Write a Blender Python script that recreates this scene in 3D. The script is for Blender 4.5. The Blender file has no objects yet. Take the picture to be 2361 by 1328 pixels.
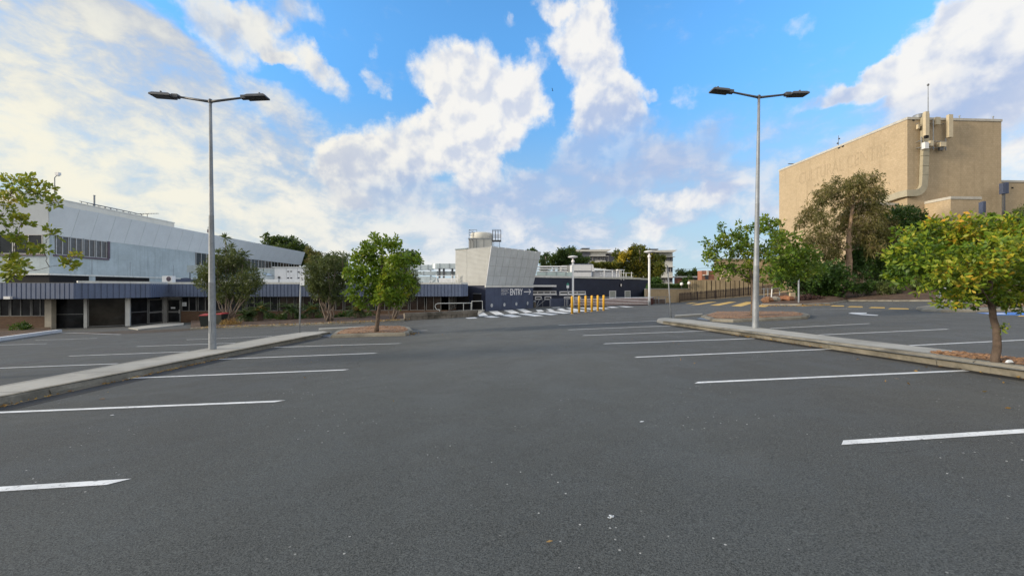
import bpy, math, random
import numpy as np
from mathutils import Vector, Matrix
random.seed(7)
SC = bpy.context.scene
COL = SC.collection
R = math.radians
# ---------------------------------------------------------------- survey of the place
# Eye 1.55 m above the tarmac, looking level along +Y.  F is the focal length in photo pixels.
F, CX, CY, EYE = 887.0, 1180.5, 664.0, 1.55
SA, SB = 0.030, -0.025                      # the car park falls away forward and rises to the right
AIS = Vector((-0.0513, 1.0)).normalized()   # direction of the parking aisle
BAY = Vector((1.0, 0.0513)).normalized()    # direction of the bay lines

def gz(x, y):
    return SA * max(-90, min(90, x)) + SB * max(-40, min(95, y))

def S(px, py, d):
    return Vector(((px - CX) * d / F, d, EYE + (CY - py) * d / F))

def gd(px, py, lift=0.0):
    return (EYE - lift) * F / (py - CY + SA * (px - CX) + SB * F)

def G(px, py, lift=0.0):
    d = gd(px, py, lift)
    x = (px - CX) * d / F
    return Vector((x, d, gz(x, d) + lift))

def GX(px, d, lift=0.0):
    x = (px - CX) * d / F
    return Vector((x, d, gz(x, d) + lift))

# ---------------------------------------------------------------- objects
def tag(o, label=None, cat=None, group=None, kind=None):
    if label: o['label'] = label
    if cat: o['category'] = cat
    if group: o['group'] = group
    if kind: o['kind'] = kind
    return o

def thing(name, label, cat, loc, group=None):
    o = bpy.data.objects.new(name, None)
    o.empty_display_size = 0.2
    COL.objects.link(o)
    o.location = loc
    return tag(o, label, cat, group)

def wloc(o):
    v = Vector((0, 0, 0))
    while o is not None:
        v = v + o.location
        o = o.parent
    return v

def copy_tree(o, parent=None):
    c = o.copy()
    COL.objects.link(c)
    if parent is not None:
        c.parent = parent
    for ch in list(o.children):
        copy_tree(ch, c)
    return c

class MB:
    def __init__(self):
        self.v, self.f, self.s = [], [], []
        self.smooth = False
    def add(self, vs, fs):
        b = len(self.v)
        self.v += [tuple(v) for v in vs]
        for f in fs:
            self.f.append([i + b for i in f])
            self.s.append(self.smooth)
        return self
    def poly(self, pts):
        return self.add(pts, [list(range(len(pts)))])
    def hexa(self, p):       # p: bottom 4 (ccw), top 4
        return self.add(p, [[3, 2, 1, 0], [4, 5, 6, 7], [0, 1, 5, 4], [1, 2, 6, 5], [2, 3, 7, 6], [3, 0, 4, 7]])
    def box(self, x0, x1, y0, y1, z0, z1):
        return self.hexa([(x0, y0, z0), (x1, y0, z0), (x1, y1, z0), (x0, y1, z0),
                          (x0, y0, z1), (x1, y0, z1), (x1, y1, z1), (x0, y1, z1)])
    def obox(self, c, hx, hy, hz, ux=None, uy=None, uz=None):
        c = Vector(c)
        ux = Vector(ux) if ux is not None else Vector((1, 0, 0))
        uy = Vector(uy) if uy is not None else Vector((0, 1, 0))
        uz = Vector(uz) if uz is not None else Vector((0, 0, 1))
        if ux.cross(uy).dot(uz) < 0:
            uy = -uy
        P = []
        for k in (-1, 1):
            for i, j in ((-1, -1), (1, -1), (1, 1), (-1, 1)):
                P.append(c + ux * hx * i + uy * hy * j + uz * hz * k)
        return self.hexa(P)
    def seg(self, a, b, z0, z1, o0, o1, n):   # upright box along plan segment a-b, offsets along n
        a, b, n = Vector(a[:2]), Vector(b[:2]), Vector(n[:2])
        q = [a + n * o0, b + n * o0, b + n * o1, a + n * o1]
        if (q[1] - q[0]).cross(q[2] - q[1]) < 0:
            q = [q[3], q[2], q[1], q[0]]
        return self.hexa([(p.x, p.y, z0) for p in q] + [(p.x, p.y, z1) for p in q])
    def prism(self, pts, z0, z1):             # z0,z1 numbers or functions of (x,y)
        f0 = z0 if callable(z0) else (lambda x, y: z0)
        f1 = z1 if callable(z1) else (lambda x, y: z1)
        pts = [Vector(p[:2]) for p in pts]
        ar = sum(pts[i - 1].cross(pts[i]) for i in range(len(pts)))
        if ar < 0: pts = pts[::-1]
        n = len(pts)
        vs = [(p.x, p.y, f0(p.x, p.y)) for p in pts] + [(p.x, p.y, f1(p.x, p.y)) for p in pts]
        fs = [list(range(n))[::-1], [n + i for i in range(n)]]
        fs += [[i, (i + 1) % n, n + (i + 1) % n, n + i] for i in range(n)]
        return self.add(vs, fs)
    def tube(self, pts, rad, n=8, cap=True):
        pts = [Vector(p) for p in pts]
        if not hasattr(rad, '__len__'): rad = [rad] * len(pts)
        vs, fs = [], []
        prev = None
        for i, p in enumerate(pts):
            t = (pts[min(i + 1, len(pts) - 1)] - pts[max(i - 1, 0)])
            if t.length < 1e-9: t = Vector((0, 0, 1))
            t.normalize()
            if prev is None:
                a = Vector((0, 1, 0)) if abs(t.y) < 0.9 else Vector((1, 0, 0))
            else:
                a = prev
            u = (a - t * a.dot(t)).normalized()
            prev = u
            w = t.cross(u)
            for k in range(n):
                an = 2 * math.pi * k / n
                vs.append(p + (u * math.cos(an) + w * math.sin(an)) * rad[i])
        for i in range(len(pts) - 1):
            for k in range(n):
                k2 = (k + 1) % n
                fs.append([i * n + k, i * n + k2, (i + 1) * n + k2, (i + 1) * n + k])
        if cap:
            fs.append(list(range(n))[::-1])
            fs.append([(len(pts) - 1) * n + k for k in range(n)])
        return self.add(vs, fs)
    def lathe(self, c, prof, n=16):
        c = Vector(c)
        vs, fs = [], []
        for r, z in prof:
            for k in range(n):
                an = 2 * math.pi * k / n
                vs.append((c.x + r * math.cos(an), c.y + r * math.sin(an), c.z + z))
        for i in range(len(prof) - 1):
            for k in range(n):
                k2 = (k + 1) % n
                fs.append([i * n + k, i * n + k2, (i + 1) * n + k2, (i + 1) * n + k])
        fs.append(list(range(n))[::-1])
        fs.append([(len(prof) - 1) * n + k for k in range(n)])
        return self.add(vs, fs)
    def build(self, name, mat, parent=None):
        me = bpy.data.meshes.new(name)
        if parent is not None:
            o0 = wloc(parent)
        else:
            a = np.array(self.v)
            o0 = Vector((float(a[:, 0].mean()), float(a[:, 1].mean()), float(a[:, 2].min())))
        me.from_pydata([(x - o0.x, y - o0.y, z - o0.z) for x, y, z in self.v], [], self.f)
        me.polygons.foreach_set('use_smooth', self.s)
        me.materials.append(mat)
        me.update()
        o = bpy.data.objects.new(name, me)
        COL.objects.link(o)
        if parent is not None:
            o.parent = parent
        else:
            o.location = o0
        return o

class Wall:
    """plan line A-B; out = unit normal on the viewer's side; s measures metres from A"""
    def __init__(self, A, B, flip=False):
        self.A, self.B = Vector(A[:2]), Vector(B[:2])
        self.t = (self.B - self.A).normalized()
        n = Vector((self.t.y, -self.t.x))
        if n.dot(-(self.A + self.B) / 2) < 0: n = -n
        self.n = -n if flip else n
        self.L = (self.B - self.A).length
    def P(self, s, o=0.0):
        return self.A + self.t * s + self.n * o
    def s(self, px, o=0.0):
        k = (px - CX) / F                       # x = k*y
        a = self.A + self.n * o
        return (k * a.y - a.x) / (self.t.x - k * self.t.y)
    def z(self, px, py, o=0.0):
        return EYE + (CY - py) * self.P(self.s(px, o), o).y / F
    def box(self, mb, s0, s1, z0, z1, o0, o1):
        return mb.seg(self.P(s0), self.P(s1), z0, z1, o0, o1, self.n)
    def pbox(self, mb, x0, x1, y0, y1, o0, o1):
        """box seen between photo columns x0..x1 and rows y0 (top)..y1"""
        xm = (x0 + x1) / 2
        return self.box(mb, self.s(x0, o1), self.s(x1, o1), self.z(xm, y1, o1), self.z(xm, y0, o1), o0, o1)
    def frame(self, mb, s0, s1, z0, z1, w, o0, o1, mull=()):
        self.box(mb, s0, s1, z0, z0 + w, o0, o1)
        self.box(mb, s0, s1, z1 - w, z1, o0, o1)
        self.box(mb, s0, s0 + w, z0 + w, z1 - w, o0, o1)
        self.box(mb, s1 - w, s1, z0 + w, z1 - w, o0, o1)
        for m in mull:
            self.box(mb, m - w / 2, m + w / 2, z0 + w, z1 - w, o0, o1)

def text_mesh(name, body, origin, tdir, up, w, h, mat, parent, depth=0.01, bold=0.0):
    """lettering as real flat geometry, fitted to w x h metres, lower-left corner at origin"""
    cu = bpy.data.curves.new(name, 'FONT')
    cu.body = body
    cu.extrude = 0.02
    cu.offset = bold
    t = bpy.data.objects.new(name, cu)
    COL.objects.link(t)
    bpy.context.view_layer.update()
    dg = bpy.context.evaluated_depsgraph_get()
    me = bpy.data.meshes.new_from_object(t.evaluated_get(dg))
    bpy.data.objects.remove(t)
    n = len(me.vertices)
    co = np.empty(n * 3)
    me.vertices.foreach_get('co', co)
    co = co.reshape(-1, 3)
    mn, mx = co.min(0), co.max(0)
    u = (co - mn) / np.maximum(mx - mn, 1e-6)
    tdir, up = Vector(tdir).normalized(), Vector(up).normalized()
    nn = tdir.cross(up)
    o0 = wloc(parent)
    b = np.array(Vector(origin) - o0)
    P = b + u[:, :1] * w * np.array(tdir) + u[:, 1:2] * h * np.array(up) + (u[:, 2:] * depth) * np.array(nn)
    me.vertices.foreach_set('co', P.ravel())
    me.materials.clear()
    me.materials.append(mat)
    me.update()
    o = bpy.data.objects.new(name, me)
    COL.objects.link(o)
    o.parent = parent
    return o

# ---------------------------------------------------------------- materials
def lin(c):
    return tuple(((x / 255) / 12.92 if x <= 10 else (((x / 255) + 0.055) / 1.055) ** 2.4) for x in c)

class NT:
    def __init__(self, nt): self.nt = nt
    def n(self, t, **kw):
        nd = self.nt.nodes.new(t)
        for k, v in kw.items():
            if k.startswith('i_'):
                key = k[2:]
                nd.inputs[int(key) if key.isdigit() else key].default_value = v
            else: setattr(nd, k, v)
        return nd
    def l(self, a, b): self.nt.links.new(a, b)
    def math(self, op, a, b=None, c=None, clamp=False):
        nd = self.nt.nodes.new('ShaderNodeMath'); nd.operation = op; nd.use_clamp = clamp
        for i, x in enumerate((a, b, c)):
            if x is None: continue
            if isinstance(x, (int, float)): nd.inputs[i].default_value = x
            else: self.l(x, nd.inputs[i])
        return nd.outputs[0]
    def mix(self, fac, a, b, mode='MIX'):
        nd = self.nt.nodes.new('ShaderNodeMix'); nd.data_type = 'RGBA'; nd.blend_type = mode; nd.clamp_factor = True
        for idx, x in ((0, fac), (6, a), (7, b)):
            if isinstance(x, (int, float)): nd.inputs[idx].default_value = x
            elif isinstance(x, (tuple, list)): nd.inputs[idx].default_value = (*x[:3], 1)
            else: self.l(x, nd.inputs[idx])
        return nd.outputs[2]
    def ramp(self, fac, lo, hi, a=0.0, b=1.0):
        nd = self.nt.nodes.new('ShaderNodeMapRange'); nd.interpolation_type = 'SMOOTHSTEP'
        self.l(fac, nd.inputs[0])
        for i, x in enumerate((lo, hi, a, b)): nd.inputs[i + 1].default_value = x
        return nd.outputs[0]
    def noise(self, vec, scale, detail=5, rough=0.55, dist=0.0):
        nd = self.n('ShaderNodeTexNoise')
        nd.inputs['Scale'].default_value = scale
        nd.inputs['Detail'].default_value = detail
        nd.inputs['Roughness'].default_value = rough
        nd.inputs['Distortion'].default_value = dist
        if vec is not None: self.l(vec, nd.inputs['Vector'])
        return nd.outputs[0]
    def scalevec(self, vec, s, rotz=0.0):
        nd = self.n('ShaderNodeMapping')
        nd.inputs['Scale'].default_value = s
        nd.inputs['Rotation'].default_value = (0, 0, rotz)
        self.l(vec, nd.inputs['Vector'])
        return nd.outputs[0]

def newmat(name):
    m = bpy.data.materials.new(name)
    m.use_nodes = True
    m.node_tree.nodes.clear()
    k = NT(m.node_tree)
    out = k.n('ShaderNodeOutputMaterial')
    bs = k.n('ShaderNodeBsdfPrincipled')
    k.l(bs.outputs[0], out.inputs[0])
    return m, k, bs

def M(name, col, rough=0.7, var=0.15, scale=2.0, bump=0.0, metal=0.0, spec=0.35, streak=0.0, dirt=None, dirt_amt=0.0):
    """weathered plain surface: two scales of tone, optional rain streaks, optional dirt patches"""
    m, k, bs = newmat(name)
    pos = k.n('ShaderNodeNewGeometry').outputs['Position']
    a = k.noise(pos, scale, 6)
    b = k.noise(pos, scale * 7.3, 4)
    f = k.math('ADD', k.math('MULTIPLY', a, 0.65), k.math('MULTIPLY', b, 0.35))
    f = k.ramp(f, 0.3, 0.7)
    lo = [c * (1 - var) for c in col]; hi = [min(1, c * (1 + var)) for c in col]
    c = k.mix(f, lo, hi)
    if streak:
        sv = k.scalevec(pos, (2.2, 2.2, 0.12))
        st = k.ramp(k.noise(sv, 1.6, 5, 0.6), 0.5, 0.72)
        c = k.mix(k.math('MULTIPLY', st, streak), c, [x * 0.45 for x in col])
    if dirt_amt:
        dn = k.ramp(k.noise(pos, scale * 0.6, 7, 0.65), 0.48, 0.66)
        c = k.mix(k.math('MULTIPLY', dn, dirt_amt), c, dirt)
    k.l(c, bs.inputs['Base Color'])
    bs.inputs['Roughness'].default_value = rough
    bs.inputs['Metallic'].default_value = metal
    bs.inputs['Specular IOR Level'].default_value = spec
    if bump:
        bp = k.n('ShaderNodeBump'); bp.inputs['Strength'].default_value = bump; bp.inputs['Distance'].default_value = 0.02
        k.l(k.noise(pos, scale * 12, 5, 0.7), bp.inputs['Height'])
        k.l(bp.outputs[0], bs.inputs['Normal'])
    return m

def wallcoord(k, ang):
    """metres along a wall and up it, for walls square to the grid turned by ang"""
    g = k.n('ShaderNodeNewGeometry')
    def rot(v):
        nd = k.n('ShaderNodeVectorRotate'); nd.rotation_type = 'Z_AXIS'; nd.inputs['Angle'].default_value = -ang
        k.l(v, nd.inputs['Vector']); return nd.outputs[0]
    p, n = rot(g.outputs['Position']), rot(g.outputs['Normal'])
    sp = k.n('ShaderNodeSeparateXYZ'); k.l(p, sp.inputs[0])
    sn = k.n('ShaderNodeSeparateXYZ'); k.l(n, sn.inputs[0])
    c = k.math('GREATER_THAN', k.math('ABSOLUTE', sn.outputs[0]), k.math('ABSOLUTE', sn.outputs[1]))
    mx = k.n('ShaderNodeMix'); mx.data_type = 'FLOAT'
    k.l(c, mx.inputs[0]); k.l(sp.outputs[0], mx.inputs[2]); k.l(sp.outputs[1], mx.inputs[3])
    cb = k.n('ShaderNodeCombineXYZ')
    k.l(mx.outputs[0], cb.inputs[0]); k.l(sp.outputs[2], cb.inputs[1])
    return cb.outputs[0], g.outputs['Position']

def brickmat(name, c1, c2, mortar, bw, bh, ms, ang, streak=0.0, stain=(0.05, 0.045, 0.04), bump=0.3, rough=0.9):
    m, k, bs = newmat(name)
    uv, pos = wallcoord(k, ang)
    b = k.n('ShaderNodeTexBrick')
    k.l(uv, b.inputs['Vector'])
    b.inputs['Scale'].default_value = 1.0
    b.inputs['Brick Width'].default_value = bw
    b.inputs['Row Height'].default_value = bh
    b.inputs['Mortar Size'].default_value = ms
    b.inputs['Mortar Smooth'].default_value = 0.2
    b.inputs['Color1'].default_value = (*c1, 1)
    b.inputs['Color2'].default_value = (*c2, 1)
    b.inputs['Mortar'].default_value = (*mortar, 1)
    c = b.outputs[0]
    f = k.ramp(k.noise(pos, 0.35, 6, 0.6), 0.3, 0.7)
    c = k.mix(k.math('MULTIPLY', f, 0.22), c, [x * 0.6 for x in c1])
    g2 = k.ramp(k.noise(pos, 5.0, 5, 0.7), 0.35, 0.7)
    c = k.mix(k.math('MULTIPLY', g2, 0.18), c, [min(1, x * 1.35) for x in c2])
    if streak:
        sv = k.scalevec(pos, (1.4, 1.4, 0.06))
        st = k.ramp(k.noise(sv, 1.3, 6, 0.6), 0.5, 0.78)
        c = k.mix(k.math('MULTIPLY', st, streak), c, stain)
    k.l(c, bs.inputs['Base Color'])
    bs.inputs['Roughness'].default_value = rough
    bs.inputs['Specular IOR Level'].default_value = 0.2
    bp = k.n('ShaderNodeBump'); bp.inputs['Strength'].default_value = bump; bp.inputs['Distance'].default_value = 0.01
    k.l(k.math('SUBTRACT', 1.0, b.outputs[1]), bp.inputs['Height'])
    k.l(bp.outputs[0], bs.inputs['Normal'])
    return m

def leafmat(name, cols, trans=0.35, clump=0.8, rough=0.5):
    """leaves: hue differs leaf by leaf and from one bough to the next"""
    m, k, bs = newmat(name)
    g = k.n('ShaderNodeNewGeometry')
    rp = g.outputs['Random Per Island']
    nz = k.ramp(k.noise(g.outputs['Position'], clump, 3), 0.3, 0.7)
    f = k.math('ADD', k.math('MULTIPLY', rp, 0.55), k.math('MULTIPLY', nz, 0.45))
    cr = k.n('ShaderNodeValToRGB')
    el = cr.color_ramp.elements
    el[0].position = cols[0][0]; el[0].color = (*cols[0][1], 1)
    el[1].position = cols[-1][0]; el[1].color = (*cols[-1][1], 1)
    for p, c in cols[1:-1]:
        e = el.new(p); e.color = (*c, 1)
    k.l(f, cr.inputs[0])
    k.l(cr.outputs[0], bs.inputs['Base Color'])
    bs.inputs['Roughness'].default_value = rough
    bs.inputs['Specular IOR Level'].default_value = 0.35
    tr = k.n('ShaderNodeBsdfTranslucent')
    k.l(k.mix(0.35, cr.outputs[0], (0.30, 0.36, 0.03)), tr.inputs[0])
    mx = k.n('ShaderNodeMixShader'); mx.inputs[0].default_value = trans
    k.l(bs.outputs[0], mx.inputs[1]); k.l(tr.outputs[0], mx.inputs[2])
    out = [n for n in m.node_tree.nodes if n.type == 'OUTPUT_MATERIAL'][0]
    k.l(mx.outputs[0], out.inputs[0])
    return m

def glassmat(name, col=(0.012, 0.013, 0.015), rough=0.06, tint=0.0):
    m, k, bs = newmat(name)
    pos = k.n('ShaderNodeNewGeometry').outputs['Position']
    f = k.ramp(k.noise(pos, 0.9, 3), 0.35, 0.7)
    k.l(k.mix(f, col, [c * 2.0 + 0.004 for c in col]), bs.inputs['Base Color'])
    bs.inputs['Roughness'].default_value = rough
    bs.inputs['Specular IOR Level'].default_value = 0.28
    bp = k.n('ShaderNodeBump'); bp.inputs['Strength'].default_value = 0.03; bp.inputs['Distance'].default_value = 0.05
    k.l(k.noise(pos, 0.7, 2), bp.inputs['Height'])
    k.l(bp.outputs[0], bs.inputs['Normal'])
    return m

def asphaltmat():
    m, k, bs = newmat('asphalt')
    pos = k.n('ShaderNodeNewGeometry').outputs['Position']
    big = k.ramp(k.noise(pos, 0.16, 5, 0.6), 0.32, 0.68)
    mid = k.ramp(k.noise(pos, 0.9, 6, 0.65, 0.4), 0.3, 0.7)
    lane = k.ramp(k.noise(k.scalevec(pos, (1.0, 0.07, 1.0), R(-2.9)), 0.9, 4, 0.55), 0.35, 0.7)
    f = k.math('ADD', k.math('MULTIPLY', big, 0.4), k.math('ADD', k.math('MULTIPLY', mid, 0.3), k.math('MULTIPLY', lane, 0.3)))
    c = k.mix(f, (0.033, 0.0385, 0.036), (0.068, 0.077, 0.072))
    # the driven lane down the middle is polished paler than the bays on either side
    rv = k.scalevec(pos, (1, 1, 1), R(-2.9))
    sx = k.n('ShaderNodeSeparateXYZ'); k.l(rv, sx.inputs[0])
    ax = k.math('ABSOLUTE', k.math('ADD', sx.outputs[0], k.math('MULTIPLY', k.math('SUBTRACT', big, 0.5), 1.2)))
    lanef = k.ramp(ax, 2.0, 5.2, 1.0, 0.0)
    c = k.mix(k.math('MULTIPLY', lanef, 0.75), k.mix(0.42, c, (0.014, 0.014, 0.0135)), k.mix(0.45, c, (0.108, 0.121, 0.113)))
    tw = k.ramp(k.math('ABSOLUTE', k.math('SUBTRACT', ax, 0.85)), 0.15, 0.55, 1.0, 0.0)
    c = k.mix(k.math('MULTIPLY', k.math('MULTIPLY', tw, mid), 0.22), c, (0.105, 0.114, 0.110))
    # dusty smears left by turning tyres
    smr = k.ramp(k.noise(k.scalevec(pos, (0.6, 1.6, 1.0), R(25)), 0.55, 7, 0.62, 1.2), 0.54, 0.74)
    c = k.mix(k.math('MULTIPLY', smr, 0.38), c, (0.110, 0.118, 0.112))
    dk = k.ramp(k.noise(k.scalevec(pos, (1.3, 0.5, 1.0), R(-8)), 0.6, 6, 0.6, 0.8), 0.56, 0.72)
    c = k.mix(k.math('MULTIPLY', dk, 0.35), c, (0.026, 0.027, 0.027))
    # oil-darkened, brownish patches where cars stand
    oil = k.ramp(k.noise(pos, 0.42, 5, 0.6, 0.6), 0.56, 0.72)
    c = k.mix(k.math('MULTIPLY', oil, 0.45), c, (0.036, 0.034, 0.032))
    # fine stone grain
    g1 = k.noise(pos, 85, 3, 0.75)
    g2 = k.noise(pos, 210, 2, 0.7)
    gr = k.math('ADD', k.math('MULTIPLY', g1, 0.5), k.math('MULTIPLY', g2, 0.5))
    c = k.mix(k.ramp(gr, 0.38, 0.62), k.mix(0.78, c, (0.008, 0.008, 0.009)), k.mix(0.26, c, (0.30, 0.31, 0.31)))
    # pale chips and grit
    vo = k.n('ShaderNodeTexVoronoi'); vo.inputs['Scale'].default_value = 26
    k.l(pos, vo.inputs['Vector'])
    sp = k.n('ShaderNodeSeparateColor'); k.l(vo.outputs['Color'], sp.inputs[0])
    chip = k.math('MULTIPLY', k.math('GREATER_THAN', sp.outputs[0], 0.955), k.math('LESS_THAN', vo.outputs['Distance'], 0.20))
    chip = k.math('MULTIPLY', chip, k.ramp(k.noise(pos, 0.5, 3), 0.42, 0.62))
    c = k.mix(chip, c, (0.55, 0.55, 0.53))
    # hairline cracks
    vc = k.n('ShaderNodeTexVoronoi'); vc.feature = 'DISTANCE_TO_EDGE'; vc.inputs['Scale'].default_value = 0.16
    wv = k.n('ShaderNodeVectorMath'); wv.operation = 'ADD'
    nzv = k.n('ShaderNodeTexNoise'); nzv.inputs['Scale'].default_value = 1.2; nzv.inputs['Detail'].default_value = 4
    k.l(pos, nzv.inputs['Vector'])
    k.l(pos, wv.inputs[0]); k.l(nzv.outputs['Color'], wv.inputs[1])
    k.l(wv.outputs[0], vc.inputs['Vector'])
    crk = k.math('MULTIPLY', k.math('LESS_THAN', vc.outputs['Distance'], 0.0016), k.ramp(k.noise(pos, 0.25, 2), 0.5, 0.6))
    c = k.mix(k.math('MULTIPLY', crk, 0.7), c, (0.015, 0.015, 0.015))
    k.l(c, bs.inputs['Base Color'])
    k.l(k.ramp(mid, 0, 1, 0.86, 0.70), bs.inputs['Roughness'])
    bs.inputs['Specular IOR Level'].default_value = 0.22
    bs.inputs['Sheen Weight'].default_value = 0.05      # fine dust: paler at a glancing view
    bs.inputs['Sheen Roughness'].default_value = 0.3
    bp = k.n('ShaderNodeBump'); bp.inputs['Strength'].default_value = 0.55; bp.inputs['Distance'].default_value = 0.006
    k.l(gr, bp.inputs['Height'])
    k.l(bp.outputs[0], bs.inputs['Normal'])
    return m

def paintmat(name, col, wear=0.5, lo=0.55):
    """road paint, worn through to the tarmac in flecks"""
    m, k, bs = newmat(name)
    pos = k.n('ShaderNodeNewGeometry').outputs['Position']
    w = k.math('MULTIPLY', k.ramp(k.noise(pos, 22, 6, 0.75), lo, lo + 0.16), wear)
    w2 = k.ramp(k.noise(pos, 3, 4), 0.3, 0.7, 0.82, 1.05)
    mu = k.n('ShaderNodeVectorMath'); mu.operation = 'SCALE'
    mu.inputs[0].default_value = col
    k.l(w2, mu.inputs['Scale'])
    k.l(k.mix(w, mu.outputs[0], (0.07, 0.07, 0.07)), bs.inputs['Base Color'])
    bs.inputs['Roughness'].default_value = 0.65
    return m

def mulchmat():
    m, k, bs = newmat('bark_mulch')
    pos = k.n('ShaderNodeNewGeometry').outputs['Position']
    v = k.n('ShaderNodeTexVoronoi'); v.inputs['Scale'].default_value = 16
    k.l(pos, v.inputs['Vector'])
    s = k.n('ShaderNodeSeparateColor'); k.l(v.outputs['Color'], s.inputs[0])
    c = k.mix(s.outputs[0], (0.14, 0.072, 0.038), (0.46, 0.27, 0.15))
    c = k.mix(k.ramp(k.noise(pos, 1.1, 5), 0.4, 0.7), c, (0.16, 0.10, 0.065))
    k.l(c, bs.inputs['Base Color'])
    bs.inputs['Roughness'].default_value = 0.95
    bp = k.n('ShaderNodeBump'); bp.inputs['Strength'].default_value = 0.9; bp.inputs['Distance'].default_value = 0.04
    k.l(s.outputs[1], bp.inputs['Height']); k.l(bp.outputs[0], bs.inputs['Normal'])
    return m

m_asphalt = asphaltmat()
m_white = paintmat('white_road_paint', (0.76, 0.77, 0.77), 0.8, 0.53)
m_oldline = paintmat('faded_red_paint', (0.16, 0.11, 0.11), 0.9, 0.42)
m_yellow = paintmat('yellow_road_paint', (0.66, 0.42, 0.09), 0.6, 0.55)
m_bluepaint = paintmat('blue_road_paint', (0.06, 0.20, 0.60), 0.5, 0.55)
m_conc = M('concrete_path', (0.36, 0.35, 0.32), 0.9, 0.16, 0.9, 0.25, dirt=(0.16, 0.15, 0.13), dirt_amt=0.35)
m_kerb = M('mossy_kerb_concrete', (0.225, 0.21, 0.175), 0.95, 0.25, 1.6, 0.5, dirt=(0.085, 0.08, 0.065), dirt_amt=0.75)
m_mulch = mulchmat()
m_soil = M('leafy_soil', (0.075, 0.049, 0.034), 0.95, 0.5, 2.5, 0.8, dirt=(0.22, 0.13, 0.08), dirt_amt=0.5)
m_galv = M('galvanised_steel', (0.27, 0.29, 0.315), 0.55, 0.22, 2.2, 0.0, metal=0.3, streak=0.3)
m_darkmetal = M('dark_grey_metal', (0.10, 0.105, 0.115), 0.5, 0.12, 3.0, metal=0.3)
m_lens = M('lamp_underside', (0.055, 0.055, 0.055), 0.35, 0.2, 9.0)
m_bluewall = M('blue_ribbed_steel', (0.115, 0.148, 0.235), 0.55, 0.10, 1.2, streak=0.25)
m_whitesteel = M('white_gutter', (0.62, 0.63, 0.61), 0.6, 0.1, 1.5, streak=0.3)
m_parapet = M('cream_parapet_cap', (0.50, 0.475, 0.42), 0.7, 0.1, 1.5, streak=0.3)
m_fascia = M('white_fascia_panels', (0.66, 0.70, 0.73), 0.6, 0.05, 0.8, streak=0.06)
m_render = M('pale_blue_render', (0.41, 0.475, 0.505), 0.9, 0.12, 0.9, 0.15, streak=0.35)
m_roofcream = M('cream_roof_cladding', (0.66, 0.65, 0.60), 0.6, 0.06, 1.0, streak=0.1)
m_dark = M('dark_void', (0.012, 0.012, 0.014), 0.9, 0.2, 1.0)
m_frame = M('aluminium_frame', (0.50, 0.50, 0.50), 0.4, 0.1, 4.0, metal=0.4)
m_dframe = M('grey_window_frame', (0.20, 0.205, 0.205), 0.5, 0.1, 4.0)
m_mauve = M('mauve_timber', (0.115, 0.09, 0.115), 0.7, 0.2, 3.0)
m_glass = glassmat('dark_glass')
m_glass2 = glassmat('bronze_glass', (0.020, 0.018, 0.015), 0.10)
m_blind = M('grey_blinds_behind_glass', (0.10, 0.10, 0.105), 0.25, 0.25, 4.0, spec=0.5)
m_brick = brickmat('brown_brick', (0.10, 0.052, 0.032), (0.15, 0.088, 0.054), (0.13, 0.11, 0.09), 0.24, 0.086, 0.012, R(8))
m_block = brickmat('tan_block', (0.44, 0.345, 0.225), (0.50, 0.395, 0.265), (0.40, 0.315, 0.21), 0.39, 0.30, 0.02, R(2.94), streak=0.30, stain=(0.22, 0.17, 0.11))
m_blockghost = M('weathered_lettering_trace', (0.395, 0.31, 0.205), 0.95, 0.18, 3.0)
m_navy = M('navy_painted_wall', (0.029, 0.036, 0.064), 0.75, 0.15, 0.7, streak=0.0)
m_navy2 = M('slate_blue_panels', (0.062, 0.080, 0.138), 0.6, 0.18, 0.9, streak=0.25)
m_corr = M('white_corrugated_cladding', (0.355, 0.365, 0.36), 0.55, 0.07, 1.2, streak=0.1)
m_mesh = M('perforated_aluminium', (0.56, 0.60, 0.63), 0.5, 0.10, 0.8, metal=0.25, streak=0.12)
m_silver = M('silver_ductwork', (0.50, 0.56, 0.58), 0.4, 0.15, 1.5, metal=0.45, streak=0.15)
m_paintwhite = M('white_painted_metal', (0.72, 0.73, 0.75), 0.45, 0.06, 2.0, streak=0.1)
m_tan = M('tan_duct_paint', (0.38, 0.345, 0.255), 0.6, 0.12, 1.2, streak=0.2)
m_letter = M('white_lettering', (0.82, 0.83, 0.86), 0.5, 0.03, 2.0)
m_black = M('black_lettering', (0.02, 0.02, 0.03), 0.5, 0.1, 2.0)
m_bolyellow = M('yellow_bollard_paint', (0.85, 0.47, 0.05), 0.5, 0.12, 3.0, streak=0.15)
m_stone = M('stained_concrete_block', (0.19, 0.17, 0.145), 0.95, 0.3, 1.3, 0.6, dirt=(0.07, 0.065, 0.055), dirt_amt=0.8)
m_redbrick = brickmat('red_brick', (0.32, 0.10, 0.06), (0.40, 0.15, 0.09), (0.36, 0.26, 0.21), 0.24, 0.086, 0.012, R(10))
m_plank = M('tan_concrete_panels', (0.33, 0.265, 0.17), 0.9, 0.16, 1.1, 0.2, streak=0.5)
m_fence = M('weathered_brown_timber', (0.050, 0.039, 0.039), 0.85, 0.3, 3.0)
m_aptwhite = M('apartment_white_render', (0.62, 0.61, 0.58), 0.85, 0.06, 0.5)
m_aptgrey = M('apartment_grey_cladding', (0.15, 0.155, 0.185), 0.7, 0.1, 0.6)
m_aptwin = M('apartment_window', (0.085, 0.09, 0.12), 0.2, 0.3, 0.7, spec=0.5)
m_roofdark = M('dark_panel', (0.035, 0.036, 0.042), 0.4, 0.2, 2.0)
m_bark = M('grey_brown_bark', (0.125, 0.092, 0.070), 0.95, 0.35, 9.0, 0.7)
m_palebark = M('pale_gum_bark', (0.33, 0.23, 0.155), 0.9, 0.4, 3.0, 0.4)
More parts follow.
